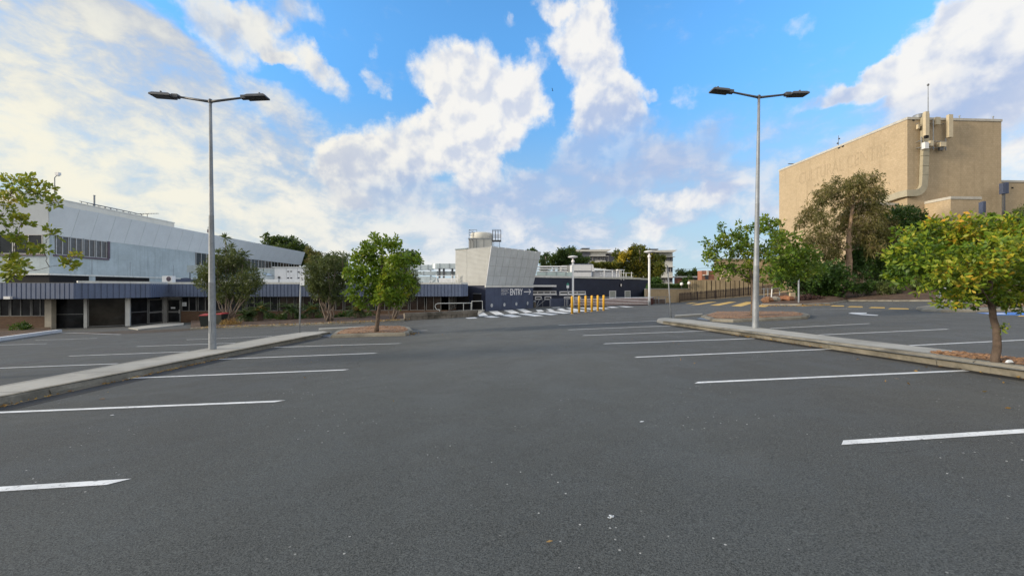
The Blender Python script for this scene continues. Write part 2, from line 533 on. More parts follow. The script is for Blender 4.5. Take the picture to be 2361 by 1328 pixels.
m_greybark = M('grey_stems', (0.21, 0.17, 0.14), 0.95, 0.3, 6.0, 0.5)
m_bin = M('dark_green_plastic', (0.018, 0.024, 0.022), 0.5, 0.15, 3.0)
m_binred = M('red_plastic', (0.30, 0.035, 0.032), 0.5, 0.15, 3.0)
m_green = M('green_sign', (0.04, 0.22, 0.17), 0.5, 0.08, 3.0)
m_signwhite = M('sign_white', (0.68, 0.72, 0.76), 0.5, 0.06, 4.0)
m_globe = M('opal_globe', (0.85, 0.82, 0.85), 0.3, 0.02, 2.0)
m_rock = M('pale_rock', (0.30, 0.28, 0.24), 0.95, 0.3, 3.0, 0.6)
m_timberpale = M('pale_timber', (0.50, 0.40, 0.27), 0.9, 0.2, 4.0)
m_glasspanel = M('pale_glass_panel', (0.36, 0.46, 0.47), 0.15, 0.1, 0.6, spec=0.5)
m_leafdry = leafmat('dry_leaves', [(0.1, (0.20, 0.10, 0.03)), (0.5, (0.32, 0.19, 0.06)), (0.9, (0.42, 0.30, 0.10))], 0.1, 2.0)
# ---------------------------------------------------------------- sky, sun, camera
SUN_DIR = Vector((-1.0, -0.22)).normalized()
SUN_EL = R(15)
SUN_ROT = math.atan2(SUN_DIR.x, SUN_DIR.y) % (2 * math.pi)
STR = 0.1

def build_world():
    w = bpy.data.worlds.new("World")
    SC.world = w
    w.use_nodes = True
    w.node_tree.nodes.clear()
    k = NT(w.node_tree)
    out = k.n('ShaderNodeOutputWorld')
    bg = k.n('ShaderNodeBackground'); bg.inputs[1].default_value = STR
    k.l(bg.outputs[0], out.inputs[0])
    sky = k.n('ShaderNodeTexSky'); sky.sky_type = 'NISHITA'; sky.sun_disc = False
    sky.sun_elevation = SUN_EL; sky.sun_rotation = SUN_ROT
    sky.air_density = 1.0; sky.dust_density = 0.3; sky.ozone_density = 2.5
    tc = k.n('ShaderNodeTexCoord')
    nrm = k.n('ShaderNodeVectorMath'); nrm.operation = 'NORMALIZE'
    k.l(tc.outputs['Generated'], nrm.inputs[0])
    d = nrm.outputs[0]
    sp = k.n('ShaderNodeSeparateXYZ'); k.l(d, sp.inputs[0])
    az = k.math('ARCTAN2', sp.outputs[0], sp.outputs[1])
    el = k.math('ARCSINE', sp.outputs[2])
    cb = k.n('ShaderNodeCombineXYZ'); k.l(az, cb.inputs[0]); k.l(el, cb.inputs[1])
    p0 = cb.outputs[0]
    # ragged edges: push the lookup about with noise
    def warp(p, sc, amt, det=6):
        nz = k.n('ShaderNodeTexNoise'); nz.inputs['Scale'].default_value = sc; nz.inputs['Detail'].default_value = det
        nz.inputs['Roughness'].default_value = 0.6
        k.l(p, nz.inputs['Vector'])
        a = k.n('ShaderNodeVectorMath'); a.operation = 'SUBTRACT'; k.l(nz.outputs['Color'], a.inputs[0]); a.inputs[1].default_value = (0.5, 0.5, 0.5)
        b = k.n('ShaderNodeVectorMath'); b.operation = 'SCALE'; k.l(a.outputs[0], b.inputs[0]); b.inputs['Scale'].default_value = amt
        c = k.n('ShaderNodeVectorMath'); c.operation = 'ADD'; k.l(p, c.inputs[0]); k.l(b.outputs[0], c.inputs[1])
        return c.outputs[0]
    pw = warp(warp(p0, 4.0, 0.11), 15.0, 0.055, 8)
    def dot(v, c):
        n = k.n('ShaderNodeVectorMath'); n.operation = 'DOT_PRODUCT'; k.l(v, n.inputs[0]); n.inputs[1].default_value = c
        return n.outputs['Value']
    def blob(p, px, py, rx, ry, rot):
        a = math.atan((px - CX) / F)
        e = math.atan((CY - py) / F * math.cos(a))
        s = math.cos(a) * math.cos(e) / F
        ax = rx * s * (math.cos(a) if abs(rot) < 45 else 1.0); ay = ry * s
        c, t = math.cos(R(rot)), math.sin(R(rot))
        e1 = (c / ax, t / ax, 0); e2 = (-t / ay, c / ay, 0)
        u = k.math('SUBTRACT', dot(p, e1), a * e1[0] + e * e1[1])
        v = k.math('SUBTRACT', dot(p, e2), a * e2[0] + e * e2[1])
        q = k.math('MULTIPLY_ADD', u, u, k.math('MULTIPLY', v, v))
        mr = k.n('ShaderNodeMapRange'); mr.interpolation_type = 'SMOOTHSTEP'
        k.l(q, mr.inputs[0]); mr.inputs[1].default_value = 0; mr.inputs[2].default_value = 1.6
        mr.inputs[3].default_value = 1; mr.inputs[4].default_value = 0
        return mr.outputs[0]
    # cumulus: place on the sky, size, tilt, weight, brightness
    CU = [(1010, 165, 85, 65, 0, .95, 1.0), (1120, 210, 130, 85, 0, 1.0, 1.0), (1190, 260, 85, 80, 0, .9, .95),
          (1080, 300, 120, 100, 15, 1.0, 1.0), (1100, 380, 60, 70, 0, .7, .9), (930, 350, 190, 75, 18, 1.0, .9), (800, 370, 110, 40, 10, .65, .95),
          (860, 425, 160, 55, 5, .8, .45), (960, 460, 170, 45, 0, .7, .35), (1230, 140, 45, 40, 0, .5, .9),
          (1330, 60, 85, 80, 0, .85, 1.0), (1270, 10, 60, 30, 0, .6, .9), (1370, 140, 90, 110, 0, 1.0, .9), (1400, 240, 85, 70, 0, .8, .75), (1380, 300, 120, 60, 0, .5, .6),
          (1180, 440, 120, 60, 0, .55, .5), (1330, 430, 190, 60, 10, .62, .15), (1230, 480, 130, 40, 0, .5, .2),
          (1985, 215, 120, 42, 22, .7, 1.0), (2060, 190, 120, 60, 35, .7, 1.0), (2160, 140, 150, 80, 40, .95, 1.0), (2300, 60, 150, 130, 40, 1.1, 1.0), (2250, 210, 230, 90, 15, .9, .72), (2100, 270, 260, 50, 12, .55, .35),
          (1900, 235, 60, 25, 15, .5, .8), (2360, 260, 120, 110, 0, .9, .8), (2340, 380, 90, 40, 20, .5, .9),
          (1590, 215, 60, 28, -15, .48, .6), (1840, 65, 45, 30, 25, .45, .6), (1172, 65, 28, 22, 0, .5, .9), (850, 100, 35, 22, -30, .42, .7), (1500, 215, 25, 18, 0, .4, .8),
          (690, 130, 190, 42, -27, .8, .75), (520, 60, 150, 75, -30, .8, .6), (865, 200, 60, 28, -35, .62, .8), (660, 20, 120, 40, 0, .6, .55), (655, 135, 40, 20, 0, .4, 1.),
          (1590, 455, 140, 26, 8, .62, .85), (1700, 420, 150, 40, 12, .5, .45), (1650, 500, 190, 45, 5, .45, .5), (1500, 525, 60, 28, 0, .5, .8), (1770, 475, 60, 30, 20, .33, .8),
          (620, 375, 90, 22, -20, .55, .9), (700, 470, 120, 30, -10, .45, .8), (1410, 572, 60, 10, 0, .55, .95), (1310, 560, 50, 12, 0, .4, .9), (1130, 545, 200, 22, 0, .42, .8),
          (1700, 300, 260, 50, 10, .50, .2), (1480, 350, 190, 80, 0, .5, .22), (1370, 400, 150, 90, 0, .55, .2), (1560, 400, 200, 40, 12, .45, .25)]
    D = None; Bn = None
    for (px, py, rx, ry, rot, wt, br) in CU:
        m = blob(pw, px, py, rx, ry, rot)
        D = k.math('MULTIPLY', m, wt) if D is None else k.math('MULTIPLY_ADD', m, wt, D)
        Bn = k.math('MULTIPLY', m, wt * br) if Bn is None else k.math('MULTIPLY_ADD', m, wt * br, Bn)
    Bav = k.math('DIVIDE', Bn, k.math('ADD', D, 0.02), clamp=True)
    Ds = k.math('MINIMUM', D, 1.15)
    # bright cloud sheet added overhead and behind the viewer, unseen, to light the scene
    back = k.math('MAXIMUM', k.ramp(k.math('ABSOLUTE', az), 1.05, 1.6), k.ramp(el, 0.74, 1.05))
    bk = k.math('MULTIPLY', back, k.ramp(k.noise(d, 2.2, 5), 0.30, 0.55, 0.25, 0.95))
    def fbm(p): return k.noise(p, 10.0, 12, 0.62, 0.12)
    def soft(p): return k.noise(p, 10.0, 5, 0.5, 0.12)
    n1 = fbm(p0)
    sh = k.n('ShaderNodeVectorMath'); sh.operation = 'ADD'; k.l(p0, sh.inputs[0]); sh.inputs[1].default_value = (-0.014, 0.024, 0)
    n2 = soft(sh.outputs[0]); n1s = soft(p0)
    cov = k.math('MULTIPLY_ADD', k.math('SUBTRACT', n1, 0.5), 2.0, Ds)
    alpha = k.ramp(cov, 0.22, 0.95)
    alpha = k.math('MULTIPLY', alpha, k.ramp(Bav, 0.1, 0.8, 0.45, 0.97))
    light = k.ramp(k.math('SUBTRACT', n1s, n2), -0.12, 0.12)
    light = k.math('ADD', light, k.math('MULTIPLY', k.math('SUBTRACT', n1, n1s), 1.6))
    edge = k.ramp(cov, 0.35, 1.15, 0.12, -0.12)
    light = k.math('ADD', k.math('MULTIPLY', light, 0.48), k.math('MULTIPLY', Bav, 0.74))
    light = k.math('ADD', light, edge, clamp=True)
    lightS = k.ramp(light, 0.24, 1.08)
    warm = k.ramp(az, -0.95, 0.1, 1, 0)
    bright = k.mix(warm, (5.15, 5.05, 4.85), (5.2, 4.95, 4.2))
    ccol = k.mix(lightS, k.mix(warm, (2.3, 2.85, 4.1), (3.0, 3.1, 3.3)), bright)
    # thin high veil on the left, haze low down
    VE = [(80, 330, 420, 330, 0, .95, 1), (300, 330, 330, 220, -25, .6, .95), (150, 60, 400, 190, -25, .95, .12), (380, 140, 190, 100, -35, .7, .1), (60, 200, 200, 60, -15, .5, .3),
          (560, 300, 200, 120, -32, .55, .5), (400, 500, 500, 160, 0, .8, .9), (850, 540, 420, 120, 0, .65, .9), (720, 400, 180, 50, -28, .5, .55),
          (1180, 570, 420, 60, 0, .5, .75), (1600, 575, 420, 35, 0, .3, .7), (700, 290, 170, 40, -35, .5, .35),
          (1330, 460, 330, 110, 5, .55, .2), (1640, 330, 300, 80, 10, .42, .15), (1700, 450, 260, 70, 8, .5, .4), (2150, 300, 330, 130, 15, .65, .45), (2300, 480, 200, 130, 0, .45, .7)]
    DV = None; BV = None
    for (px, py, rx, ry, rot, wt, br) in VE:
        m = blob(warp0, px, py, rx, ry, rot) if False else blob(pw, px, py, rx, ry, rot)
        DV = k.math('MULTIPLY', m, wt) if DV is None else k.math('MULTIPLY_ADD', m, wt, DV)
        BV = k.math('MULTIPLY', m, wt * br) if BV is None else k.math('MULTIPLY_ADD', m, wt * br, BV)
    BVa = k.math('DIVIDE', BV, k.math('ADD', DV, 0.02), clamp=True)
    sv = k.n('ShaderNodeMapping'); sv.inputs['Rotation'].default_value = (0, 0, R(24)); sv.inputs['Scale'].default_value = (3.4, 7.2, 1)
    k.l(warp(p0, 3.0, 0.10, 4), sv.inputs['Vector'])
    st = k.math('ADD', k.math('MULTIPLY', k.noise(sv.outputs[0], 2.3, 8, 0.62, 0.15), 0.6), k.math('MULTIPLY', n1, 0.4))
    va = k.math('MULTIPLY_ADD', k.math('SUBTRACT', st, 0.5), 2.7, k.math('MINIMUM', DV, 0.88))
    valpha = k.ramp(va, 0.10, 1.08, 0.0, 0.93)
    vb = k.math('ADD', k.math('MULTIPLY', BVa, 0.62), k.math('MULTIPLY', k.ramp(st, 0.36, 0.66), 0.58), clamp=True)
    vcol = k.mix(k.ramp(vb, 0.25, 1.0), k.mix(warm, (2.3, 2.85, 4.0), (3.05, 3.15, 3.3)), k.mix(warm, (4.5, 4.6, 4.75), (5.2, 4.92, 4.0)))
    skyc = k.n('ShaderNodeVectorMath'); skyc.operation = 'MULTIPLY'
    k.l(sky.outputs[0], skyc.inputs[0]); skyc.inputs[1].default_value = SKY_GAIN
    low = k.ramp(el, 0.0, 0.62, 0.0, 1.0)
    grade = k.mix(low, (0.40, 0.36, 0.36), (1.0, 1.0, 1.0))
    gm = k.n('ShaderNodeVectorMath'); gm.operation = 'MULTIPLY'; k.l(skyc.outputs[0], gm.inputs[0]); k.l(grade, gm.inputs[1]); skyc = gm
    hs = k.n('ShaderNodeHueSaturation'); hs.inputs['Saturation'].default_value = SKY_SAT
    k.l(skyc.outputs[0], hs.inputs['Color'])
    hz = k.ramp(el, 0.0, 0.48, 0.85, 0.0)
    c = k.mix(hz, hs.outputs[0], (3.0, 3.8, 4.45))
    c = k.mix(valpha, c, vcol)
    c = k.mix(alpha, c, ccol)
    c = k.mix(bk, c, FILL_CLOUD)
    k.l(c, bg.inputs[0])

FILL_CLOUD = (5.8, 5.5, 5.0)
SKY_GAIN = (1.05, 1.80, 2.15)
SKY_SAT = 1.0
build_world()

sl = bpy.data.lights.new('sun', 'SUN')
sl.energy = 2.0; sl.angle = R(9); sl.color = (1.0, 0.86, 0.66)
so = bpy.data.objects.new('sun', sl); COL.objects.link(so)
sdir = Vector((SUN_DIR.x * math.cos(SUN_EL), SUN_DIR.y * math.cos(SUN_EL), math.sin(SUN_EL)))
so.rotation_euler = sdir.to_track_quat('Z', 'Y').to_euler()
so.location = (-60, 0, 40)

cam = bpy.data.cameras.new('camera')
cam.sensor_width = 36.0; cam.lens = 36.0 * F / 2361.0
cam.clip_end = 6000; cam.clip_start = 0.05
co = bpy.data.objects.new('camera', cam); COL.objects.link(co)
co.location = (0, 0, EYE); co.rotation_euler = (R(90), 0, 0)
SC.camera = co
SC.view_settings.view_transform = 'Standard'
try: SC.view_settings.look = 'None'
except Exception: pass
SC.view_settings.exposure = 0.9
SC.view_settings.gamma = 1.0
SC.cycles.use_denoising = True
SC.cycles.max_bounces = 6
SC.cycles.transparent_max_bounces = 8
SC.cycles.caustics_reflective = False
SC.cycles.caustics_refractive = False

# ---------------------------------------------------------------- ground
def build_ground():
    xs = [-3000, -600, -90, -45, 0, 45, 90, 600, 3000]
    ys = [-600, -40, 0, 45, 95, 400, 4000]
    mb = MB()
    vs = [(x, y, gz(x, y)) for y in ys for x in xs]
    n = len(xs)
    fs = [[j * n + i, j * n + i + 1, (j + 1) * n + i + 1, (j + 1) * n + i] for j in range(len(ys) - 1) for i in range(n - 1)]
    mb.add(vs, fs)
    o = mb.build('car_park_ground', m_asphalt)
    return tag(o, 'dark grey asphalt of the empty car park sloping away to the entry', 'ground', kind='structure')
ground = build_ground()

def sheet(pts, name, mat, lift=0.005, parent=None):
    mb = MB()
    P = [Vector((p[0], p[1], gz(p[0], p[1]) + lift)) for p in pts]
    a = sum(P[i - 1].x * P[i].y - P[i].x * P[i - 1].y for i in range(len(P)))
    mb.poly(P if a > 0 else P[::-1])
    return mb.build(name, mat, parent)

def stripe(a, b, w, name='bay_line', mat=None, ext=0.0, skew=0.0, lift=0.005):
    """painted line from photo point a to photo point b on the tarmac; ext carries it on past b"""
    A, B = G(*a), G(*b)
    A, B = Vector(A[:2]), Vector(B[:2])
    t = (B - A).normalized()
    B = B + t * ext
    n = Vector((-t.y, t.x)) * w / 2
    return sheet([A - n + t * skew, B - n, B + n, A + n - t * 0], name, mat or m_white, lift, ground)

W = 0.10
for a, b, e in [((1955, 1020), (2361, 994), 3.2), ((1613, 882), (2228, 854.5), 0), ((1471, 823.5), (1925, 804.5), 0),
                ((1397, 792.5), (1740, 780.5), 0), ((1348, 773.5), (1635, 762.5), 0), ((1313, 760.5), (1560, 750.5), 0),
                ((1290, 749.5), (1515, 740), 0)]:
    stripe(a, b, W, ext=e, skew=-0.12)
for a, b, e in [((258, 1112), (0, 1128), 3.6), ((637, 925.5), (0, 951), 0.9), ((792, 853), (297, 872), 0.1),
                ((862, 814.5), (497, 828.5), 0.1), ((919, 792), (622, 801), 0)]:
    stripe(a, b, W, ext=e, skew=-0.12)
for a, b in [((-60, 851), (271, 838.5)), ((159, 821), (440, 810.5)), ((315, 799), (542, 791)), ((430, 783.5), (627, 775)),
             ((-50, 797), (108, 792.3)), ((81, 784.3), (224, 780)), ((55, 783.3), (49 + 1, 783.6)), ((129, 766.5), (278, 771.3)),
             ((1775, 757.5), (2005, 746)), ((1885, 772.5), (2185, 759)), ((2085, 797.5), (2420, 781)),
             ((1871, 713.8), (1930, 712.6)), ((1930, 712.6), (1990, 710.6)), ((950, 763.3), (985, 761.5)),
             ((501, 757.3), (660, 752.2)), ((680, 752), (880, 743.5)), ((1890, 700.3), (2058, 699.5))]:
    stripe(a, b, 0.09)
for a, b in [((0, 843), (135, 827.5)), ((213, 815), (295, 803.5)), ((352, 794.5), (420, 787.5))]:
    stripe(a, b, 0.09, 'faded_line', m_oldline)
# pedestrian crossing at the entry
ZB = [[(1095.7, 720.7), (1114.7, 719.8), (1125.6, 727.9), (1105.7, 729.3)], [(1126.5, 718), (1146.4, 716.7), (1163, 725.2), (1143.6, 726.6)],
      [(1160.8, 715.6), (1180.7, 714.3), (1197.9, 721.9), (1179.8, 723.4)], [(1190.7, 713), (1206.9, 712), (1227.7, 719.8), (1211.5, 721.2)],
      [(1072, 732.8), (1095.7, 731.5), (1101, 733.9), (1078.6, 734.6)], [(1114.7, 729.7), (1133.7, 728.3), (1152.7, 731.5), (1130, 732.4)],
      [(1152.7, 726.6), (1176.2, 724.8), (1203.3, 729.7), (1180.7, 731.3)], [(1192.5, 723.9), (1213.3, 722.5), (1254, 727.9), (1232.3, 729.4)],
      [(1225, 721.6), (1242.2, 720.3), (1288.3, 724.8), (1269.3, 726.6)], [(1256.5, 718.3), (1273, 717.2), (1316, 721.5), (1299, 723.2)],
      [(1235, 714.3), (1247.6, 713.8), (1254.8, 718), (1240.4, 718.9)], [(1258.5, 712.9), (1269.3, 712.2), (1279.2, 716.2), (1267.5, 717.2)],
      [(1284, 711.5), (1296, 710.9), (1304, 714.3), (1292, 715)], [(1281, 715.3), (1297, 714.4), (1338, 718.4), (1320, 720)],
      [(1305, 710.2), (1317, 709.6), (1334, 713.6), (1321, 714.2)], [(1307, 714), (1322, 713.3), (1360, 716.6), (1342, 718)],
      [(1332, 709.6), (1345, 709), (1383, 713.5), (1366, 714.6)], [(1358, 708.6), (1371, 708), (1407, 711.5), (1391, 712.6)],
      [(1398, 707.3), (1411, 706.9), (1428, 709), (1410, 709.8)], [(1423, 706.2), (1436, 705.9), (1462, 707.8), (1444, 708.5)],
      [(1270, 709.3), (1290, 708.3), (1293, 709), (1276, 709.9)]]
for q in ZB:
    sheet([G(*p) for p in q], 'crossing_stripe', m_white, 0.006, ground)
for q in [[(1579, 700.5), (1592, 700.2), (1609, 697.4), (1597, 697.6)], [(1592.5, 703), (1611, 703), (1653, 696), (1635.5, 695.9)],
          [(1636, 704.1), (1657.5, 704.7), (1698, 696), (1680.6, 695.8)], [(1685.6, 705.7), (1709, 706.8), (1744, 696.4), (1721, 696)],
          [(1741, 707.2), (1764, 708), (1794, 698), (1772, 697)]]:
    sheet([G(*p) for p in q], 'crossing_stripe', m_yellow, 0.006, ground)
for q in [[(1914, 706.4), (1920, 704.4), (1945, 704.8), (1947, 706.8)], [(1953, 708.2), (1960, 706.2), (1988, 706.8), (1990, 708.8)],
          [(2003, 710.4), (2009, 708.2), (2040, 708.8), (2040, 711)], [(2047, 713), (2054, 710.6), (2094, 711.4), (2096, 713.6)],
          [(2346, 730), (2350, 728), (2400, 728), (2400, 730.4)]]:
    sheet([G(*p) for p in q], 'hump_stripe', m_yellow, 0.012, ground)
sheet([G(*p) for p in [(1955.5, 722.6), (1963, 720.8), (1998, 721), (1998, 723.1), (1980, 723.2), (2026, 726.6), (2022, 728), (1985, 726)]], 'direction_arrow', m_white, 0.006, ground)
sheet([G(*p) for p in [(2250, 721.3), (2420, 720), (2420, 727), (2300, 726.5)]], 'blue_bay_marking', m_bluepaint, 0.006, ground)
sheet([G(*p) for p in [(2268, 722.6), (2312, 722.2), (2322, 724.4), (2290, 724.6)]], 'bay_symbol', m_white, 0.010, ground)
# joint where the newer seal meets the old, and the tar edge strip along the left path
m_tar = M('tar_joint', (0.046, 0.050, 0.048), 0.8, 0.3, 3.0)
for a, b, w in [((950, 768.5), (1290, 757.5), .05)]:
    stripe(a, b, w, 'tar_joint', m_tar, lift=0.003)

def ribbon(pts, w0, w1, name, mat, lift, parent):
    """thin surface strip along a plan polyline between offsets w0 and w1 (to its right)"""
    P = [Vector(p) for p in pts]; vs = []
    for i, p in enumerate(P):
        t = (P[min(i + 1, len(P) - 1)] - P[max(i - 1, 0)]).normalized(); n = Vector((t.y, -t.x))
        for o in (w0, w1): q = p + n * o; vs.append((q.x, q.y, gz(q.x, q.y) + lift))
    mb = MB(); mb.add(vs, [[2 * i, 2 * i + 1, 2 * i + 3, 2 * i + 2] for i in range(len(P) - 1)])
    return mb.build(name, mat, parent)
def slab(pts, h, name, mat, label, cat='kerb', kind='structure', ch=0.04, base=-0.05):
    """raised kerbed slab following the fall of the ground, with a rounded arris"""
    P = [Vector(p[:2]) for p in pts]
    a = sum(P[i - 1].cross(P[i]) for i in range(len(P)))
    if a < 0: P = P[::-1]
    n = len(P)
    def inset(dist):
        o = []
        for i in range(n):
            e1 = (P[i] - P[i - 1]).normalized(); e2 = (P[(i + 1) % n] - P[i]).normalized()
            n1 = Vector((-e1.y, e1.x)); n2 = Vector((-e2.y, e2.x))
            m = (n1 + n2)
            m = m / max(0.35, m.dot(n1)) if m.length > 1e-6 else n1
            o.append(P[i] + m * dist)
        return o
    rings = [(P, base), (P, 0.02), (inset(ch * .3), h - ch), (inset(ch * .75), h - ch * .3), (inset(ch * 1.5), h)]
    vs = []
    for q, z in rings:
        vs += [(p.x, p.y, gz(p.x, p.y) + z) for p in q]
    fs = []
    for r in range(len(rings) - 1):
        for i in range(n):
            j = (i + 1) % n
            fs.append([r * n + i, r * n + j, (r + 1) * n + j, (r + 1) * n + i])
    fs.append([(len(rings) - 1) * n + i for i in range(n)])
    mb = MB(); mb.add(vs, fs)
    o = mb.build(name, mat)
    return tag(o, label, cat, kind=kind)

def densify(pts, step=1.0, jit=0.0):
    o = []
    for i in range(len(pts)):
        a, b = Vector(pts[i][:2]), Vector(pts[(i + 1) % len(pts)][:2])
        k = max(1, int((b - a).length / step))
        for j in range(k):
            q = a.lerp(b, j / k)
            if j and jit: q = q + Vector((random.uniform(-jit, jit), random.uniform(-jit, jit)))
            o.append(q)
    return o

rnd = random.Random(3)
# left path between the bays
LI = [(-8.45, -4), (-8.55, 6.5), (-8.75, 11.4), (-8.85, 15.2), (-8.78, 17.6), (-8.95, 18.9), (-9.6, 19.6), (-10.5, 19.3), (-10.75, 17.3), (-10.4, 12.3), (-10.25, 10.0), (-10.0, 7.5), (-9.8, -4)]
lp = slab(LI, 0.14, 'footpath_island', m_conc, 'pale concrete path island left of the aisle with one lamp post', 'path')
# kerb face along the aisle side: rougher, darker concrete
mb = MB()
edge = [(-8.45, -4), (-8.55, 6.5), (-8.75, 11.4), (-8.85, 15.2), (-8.78, 17.6), (-8.95, 18.9)]
E = densify(edge + [edge[-1]], 0.55, 0.0)
for i in range(len(E) - 1):
    a, b = E[i], E[i + 1]
    if (b - a).length < 0.05: continue
    t = (b - a).normalized(); n = Vector((t.y, -t.x))
    o1 = 0.035 + rnd.uniform(-0.012, 0.012); o2 = 0.02 + rnd.uniform(-0.01, 0.01)
    q = [a - n * 0.06, b - n * 0.06]
    vs = []
    for (off, h) in ((0.05, -0.03), (o1, 0.05), (o2, 0.115), (-0.02, 0.147), (-0.12, 0.149)):
        for p in (a, b):
            w = p + n * off
            vs.append((w.x, w.y, gz(w.x, w.y) + h))
    fs = [[2 * r, 2 * r + 1, 2 * r + 3, 2 * r + 2] for r in range(4)]
    mb.add(vs, fs)
tag(mb.build('kerb_face', m_kerb, lp), 'rough stained kerb face along the aisle')
m_gutter = M('dark_gutter_asphalt', (0.034, 0.034, 0.035), 0.8, 0.35, 1.5, 0.4, dirt=(0.055, 0.048, 0.042), dirt_amt=0.5)
LE = [(-8.40, -3), (-8.49, 6.5), (-8.69, 11.4), (-8.79, 15.2), (-8.74, 17.4)]
ribbon(LE, 0.06, 0.52, 'gutter_strip', m_gutter, 0.0035, ground)
ribbon(LE, 0.05, 0.085, 'kerb_edge_line', M('tan_edge_line', (0.30, 0.25, 0.18), 0.9, 0.25, 3), 0.008, ground)
RE = [(8.60, -3), (8.46, 5.0), (8.36, 7.0), (8.38, 8.0), (8.21, 10.0), (8.01, 14.0), (7.81, 17.0), (7.60, 19.2)]
ribbon(RE, -0.40, -0.03, 'gutter_strip', m_gutter, 0.0035, ground)
ribbon([(-9.80, -3), (-10.0, 7.5), (-10.25, 10.0), (-10.4, 12.3), (-10.72, 17.2)], 0.16, 0.178, 'path_joint', m_gutter, 0.1425, lp)
for yy in (3.2, 5.0, 6.8, 8.7, 10.6, 12.6, 14.6, 16.5):
    ribbon([(-9.82 - .033 * yy + .2, yy), (-8.62 - .015 * yy, yy + .06)], 0, 0.014, 'path_joint', m_gutter, 0.1425, lp)
sheet([G(*p) for p in [(150, 767.5), (300, 762), (440, 757.5), (470, 758.5), (420, 764), (300, 769.5), (200, 771)]], 'dirt_patch', M('leafy_dirt', (0.060, 0.048, 0.040), 0.95, 0.5, 1.6, 0.5), 0.004, ground)
TI = [G(*p)[:2] for p in [(762, 779.5), (850, 776.5), (935, 774.5), (953, 767.5), (945, 760), (925, 757), (860, 756.5), (800, 762), (775, 769)]]
slab(TI, 0.15, 'tree_island_kerb', m_kerb, 'kerbed oval tree island at the end of the left bays', ch=0.05)
def inset_poly(P, d):
    P = [Vector(p[:2]) for p in P]
    c = sum(P, Vector((0, 0))) / len(P)
    return [p + (c - p).normalized() * d for p in P]
def mulch_mound(P, h, name, label, chips=250, seed=1, lift=0.15):
    """mulch bed: gently domed soil plus loose bark chips"""
    P = [Vector(p[:2]) for p in P]
    c = sum(P, Vector((0, 0))) / len(P)
    n = len(P); mb = MB(); vs = []
    for r, hh in ((1.0, 0.012), (0.66, h * 0.7), (0.3, h)):
        vs += [((c + (p - c) * r).x, (c + (p - c) * r).y, gz(*(c + (p - c) * r)) + lift + hh) for p in P]
    vs.append((c.x, c.y, gz(c.x, c.y) + lift + h))
    fs = []
    for r in range(2):
        for i in range(n):
            j = (i + 1) % n
            fs.append([r * n + i, r * n + j, (r + 1) * n + j, (r + 1) * n + i])
    for i in range(n): fs.append([2 * n + i, 2 * n + (i + 1) % n, 3 * n])
    mb.add(vs, fs)
    rr = random.Random(seed)
    for _ in range(chips):
        i = rr.randrange(n); a = P[i]; b = P[(i + 1) % n]
        u = a.lerp(b, rr.random()); f = math.sqrt(rr.random()) * 0.98
        q = c + (u - c) * f
        z = gz(q.x, q.y) + lift + h * (1 - f) + 0.012
        an = rr.uniform(0, 6.28); l = rr.uniform(0.03, 0.08); w_ = l * rr.uniform(.25, .5)
        ux = Vector((math.cos(an), math.sin(an), rr.uniform(-.4, .4))).normalized()
        uy = Vector((-math.sin(an), math.cos(an), rr.uniform(-.3, .3))).normalized()
        mb.obox((q.x, q.y, z), l, w_, 0.008, ux, uy, ux.cross(uy))
    return tag(mb.build(name, m_mulch), label, 'mulch', kind='stuff')
mulch_mound(inset_poly(TI, 0.28), 0.06, 'mulch', 'bark mulch filling the left tree island', 380, 1)
# dark drain pit in the gap
mb = MB()
DP = [G(*p) for p in [(742, 777), (768, 778), (778, 772.5), (757, 770.8)]]
mb.prism([p[:2] for p in DP], lambda x, y: gz(x, y) - .02, lambda x, y: gz(x, y) + 0.05)
tag(mb.build('drain_cover', M('wet_steel_cover', (0.10, 0.12, 0.16), 0.35, 0.2, 3)), 'dark steel drain cover in the gap beside the left tree island', 'drain')
strip = [G(735, 764)[:2], G(862, 757.2)[:2], G(858, 756)[:2], G(735, 762)[:2]]
slab(strip, 0.13, 'kerb_strip', m_conc, 'thin kerb linking the left path to the tree island', ch=0.02)

# right island
RI = [(8.62, -3), (8.50, 5.0), (8.40, 7.0), (8.42, 8.0), (8.25, 10.0), (8.05, 14.0), (7.85, 17.0), (7.62, 19.4), (7.75, 20.6), (8.2, 21.6), (8.75, 21.9), (9.2, 20.0), (9.30, 14.5), (9.30, 11.0), (9.42, 8.0), (9.45, 5.0), (9.5, -3)]
rp_ = slab(RI, 0.15, 'traffic_island', m_conc, 'long concrete kerb island right of the aisle with one lamp post', 'kerb')
mb = MB()
edge = [(8.62, -3), (8.50, 5.0), (8.40, 7.0), (8.42, 8.0), (8.25, 10.0), (8.05, 14.0), (7.85, 17.0), (7.62, 19.4)]
E = densify(edge + [edge[-1]], 0.8)
for i in range(len(E) - 1):
    a, b = E[i], E[i + 1]
    if (b - a).length < 0.05: continue
    t = (b - a).normalized(); n = Vector((-t.y, t.x))
    b = b - t * (0.012 if i % 3 == 2 else 0)
    j = rnd.uniform(-0.006, 0.006)
    vs = []
    for (off, h) in ((0.035, -0.03), (0.022 + j, 0.06), (0.012 + j, 0.125), (-0.03, 0.157), (-0.15, 0.158)):
        for p in (a, b):
            w = p + n * off
            vs.append((w.x, w.y, gz(w.x, w.y) + h))
    mb.add(vs, [[2 * r + 2, 2 * r + 3, 2 * r + 1, 2 * r] for r in range(4)])
tag(mb.build('kerb_face', m_kerb, rp_), 'stained kerb face along the aisle')
bed = [(8.66, 4.2), (8.60, 7.2), (8.66, 8.0), (9.25, 7.9), (9.28, 4.2)]
mulch_mound(bed, 0.05, 'mulch', 'bark mulch round the foot of the right foreground tree', 420, 2, 0.152)
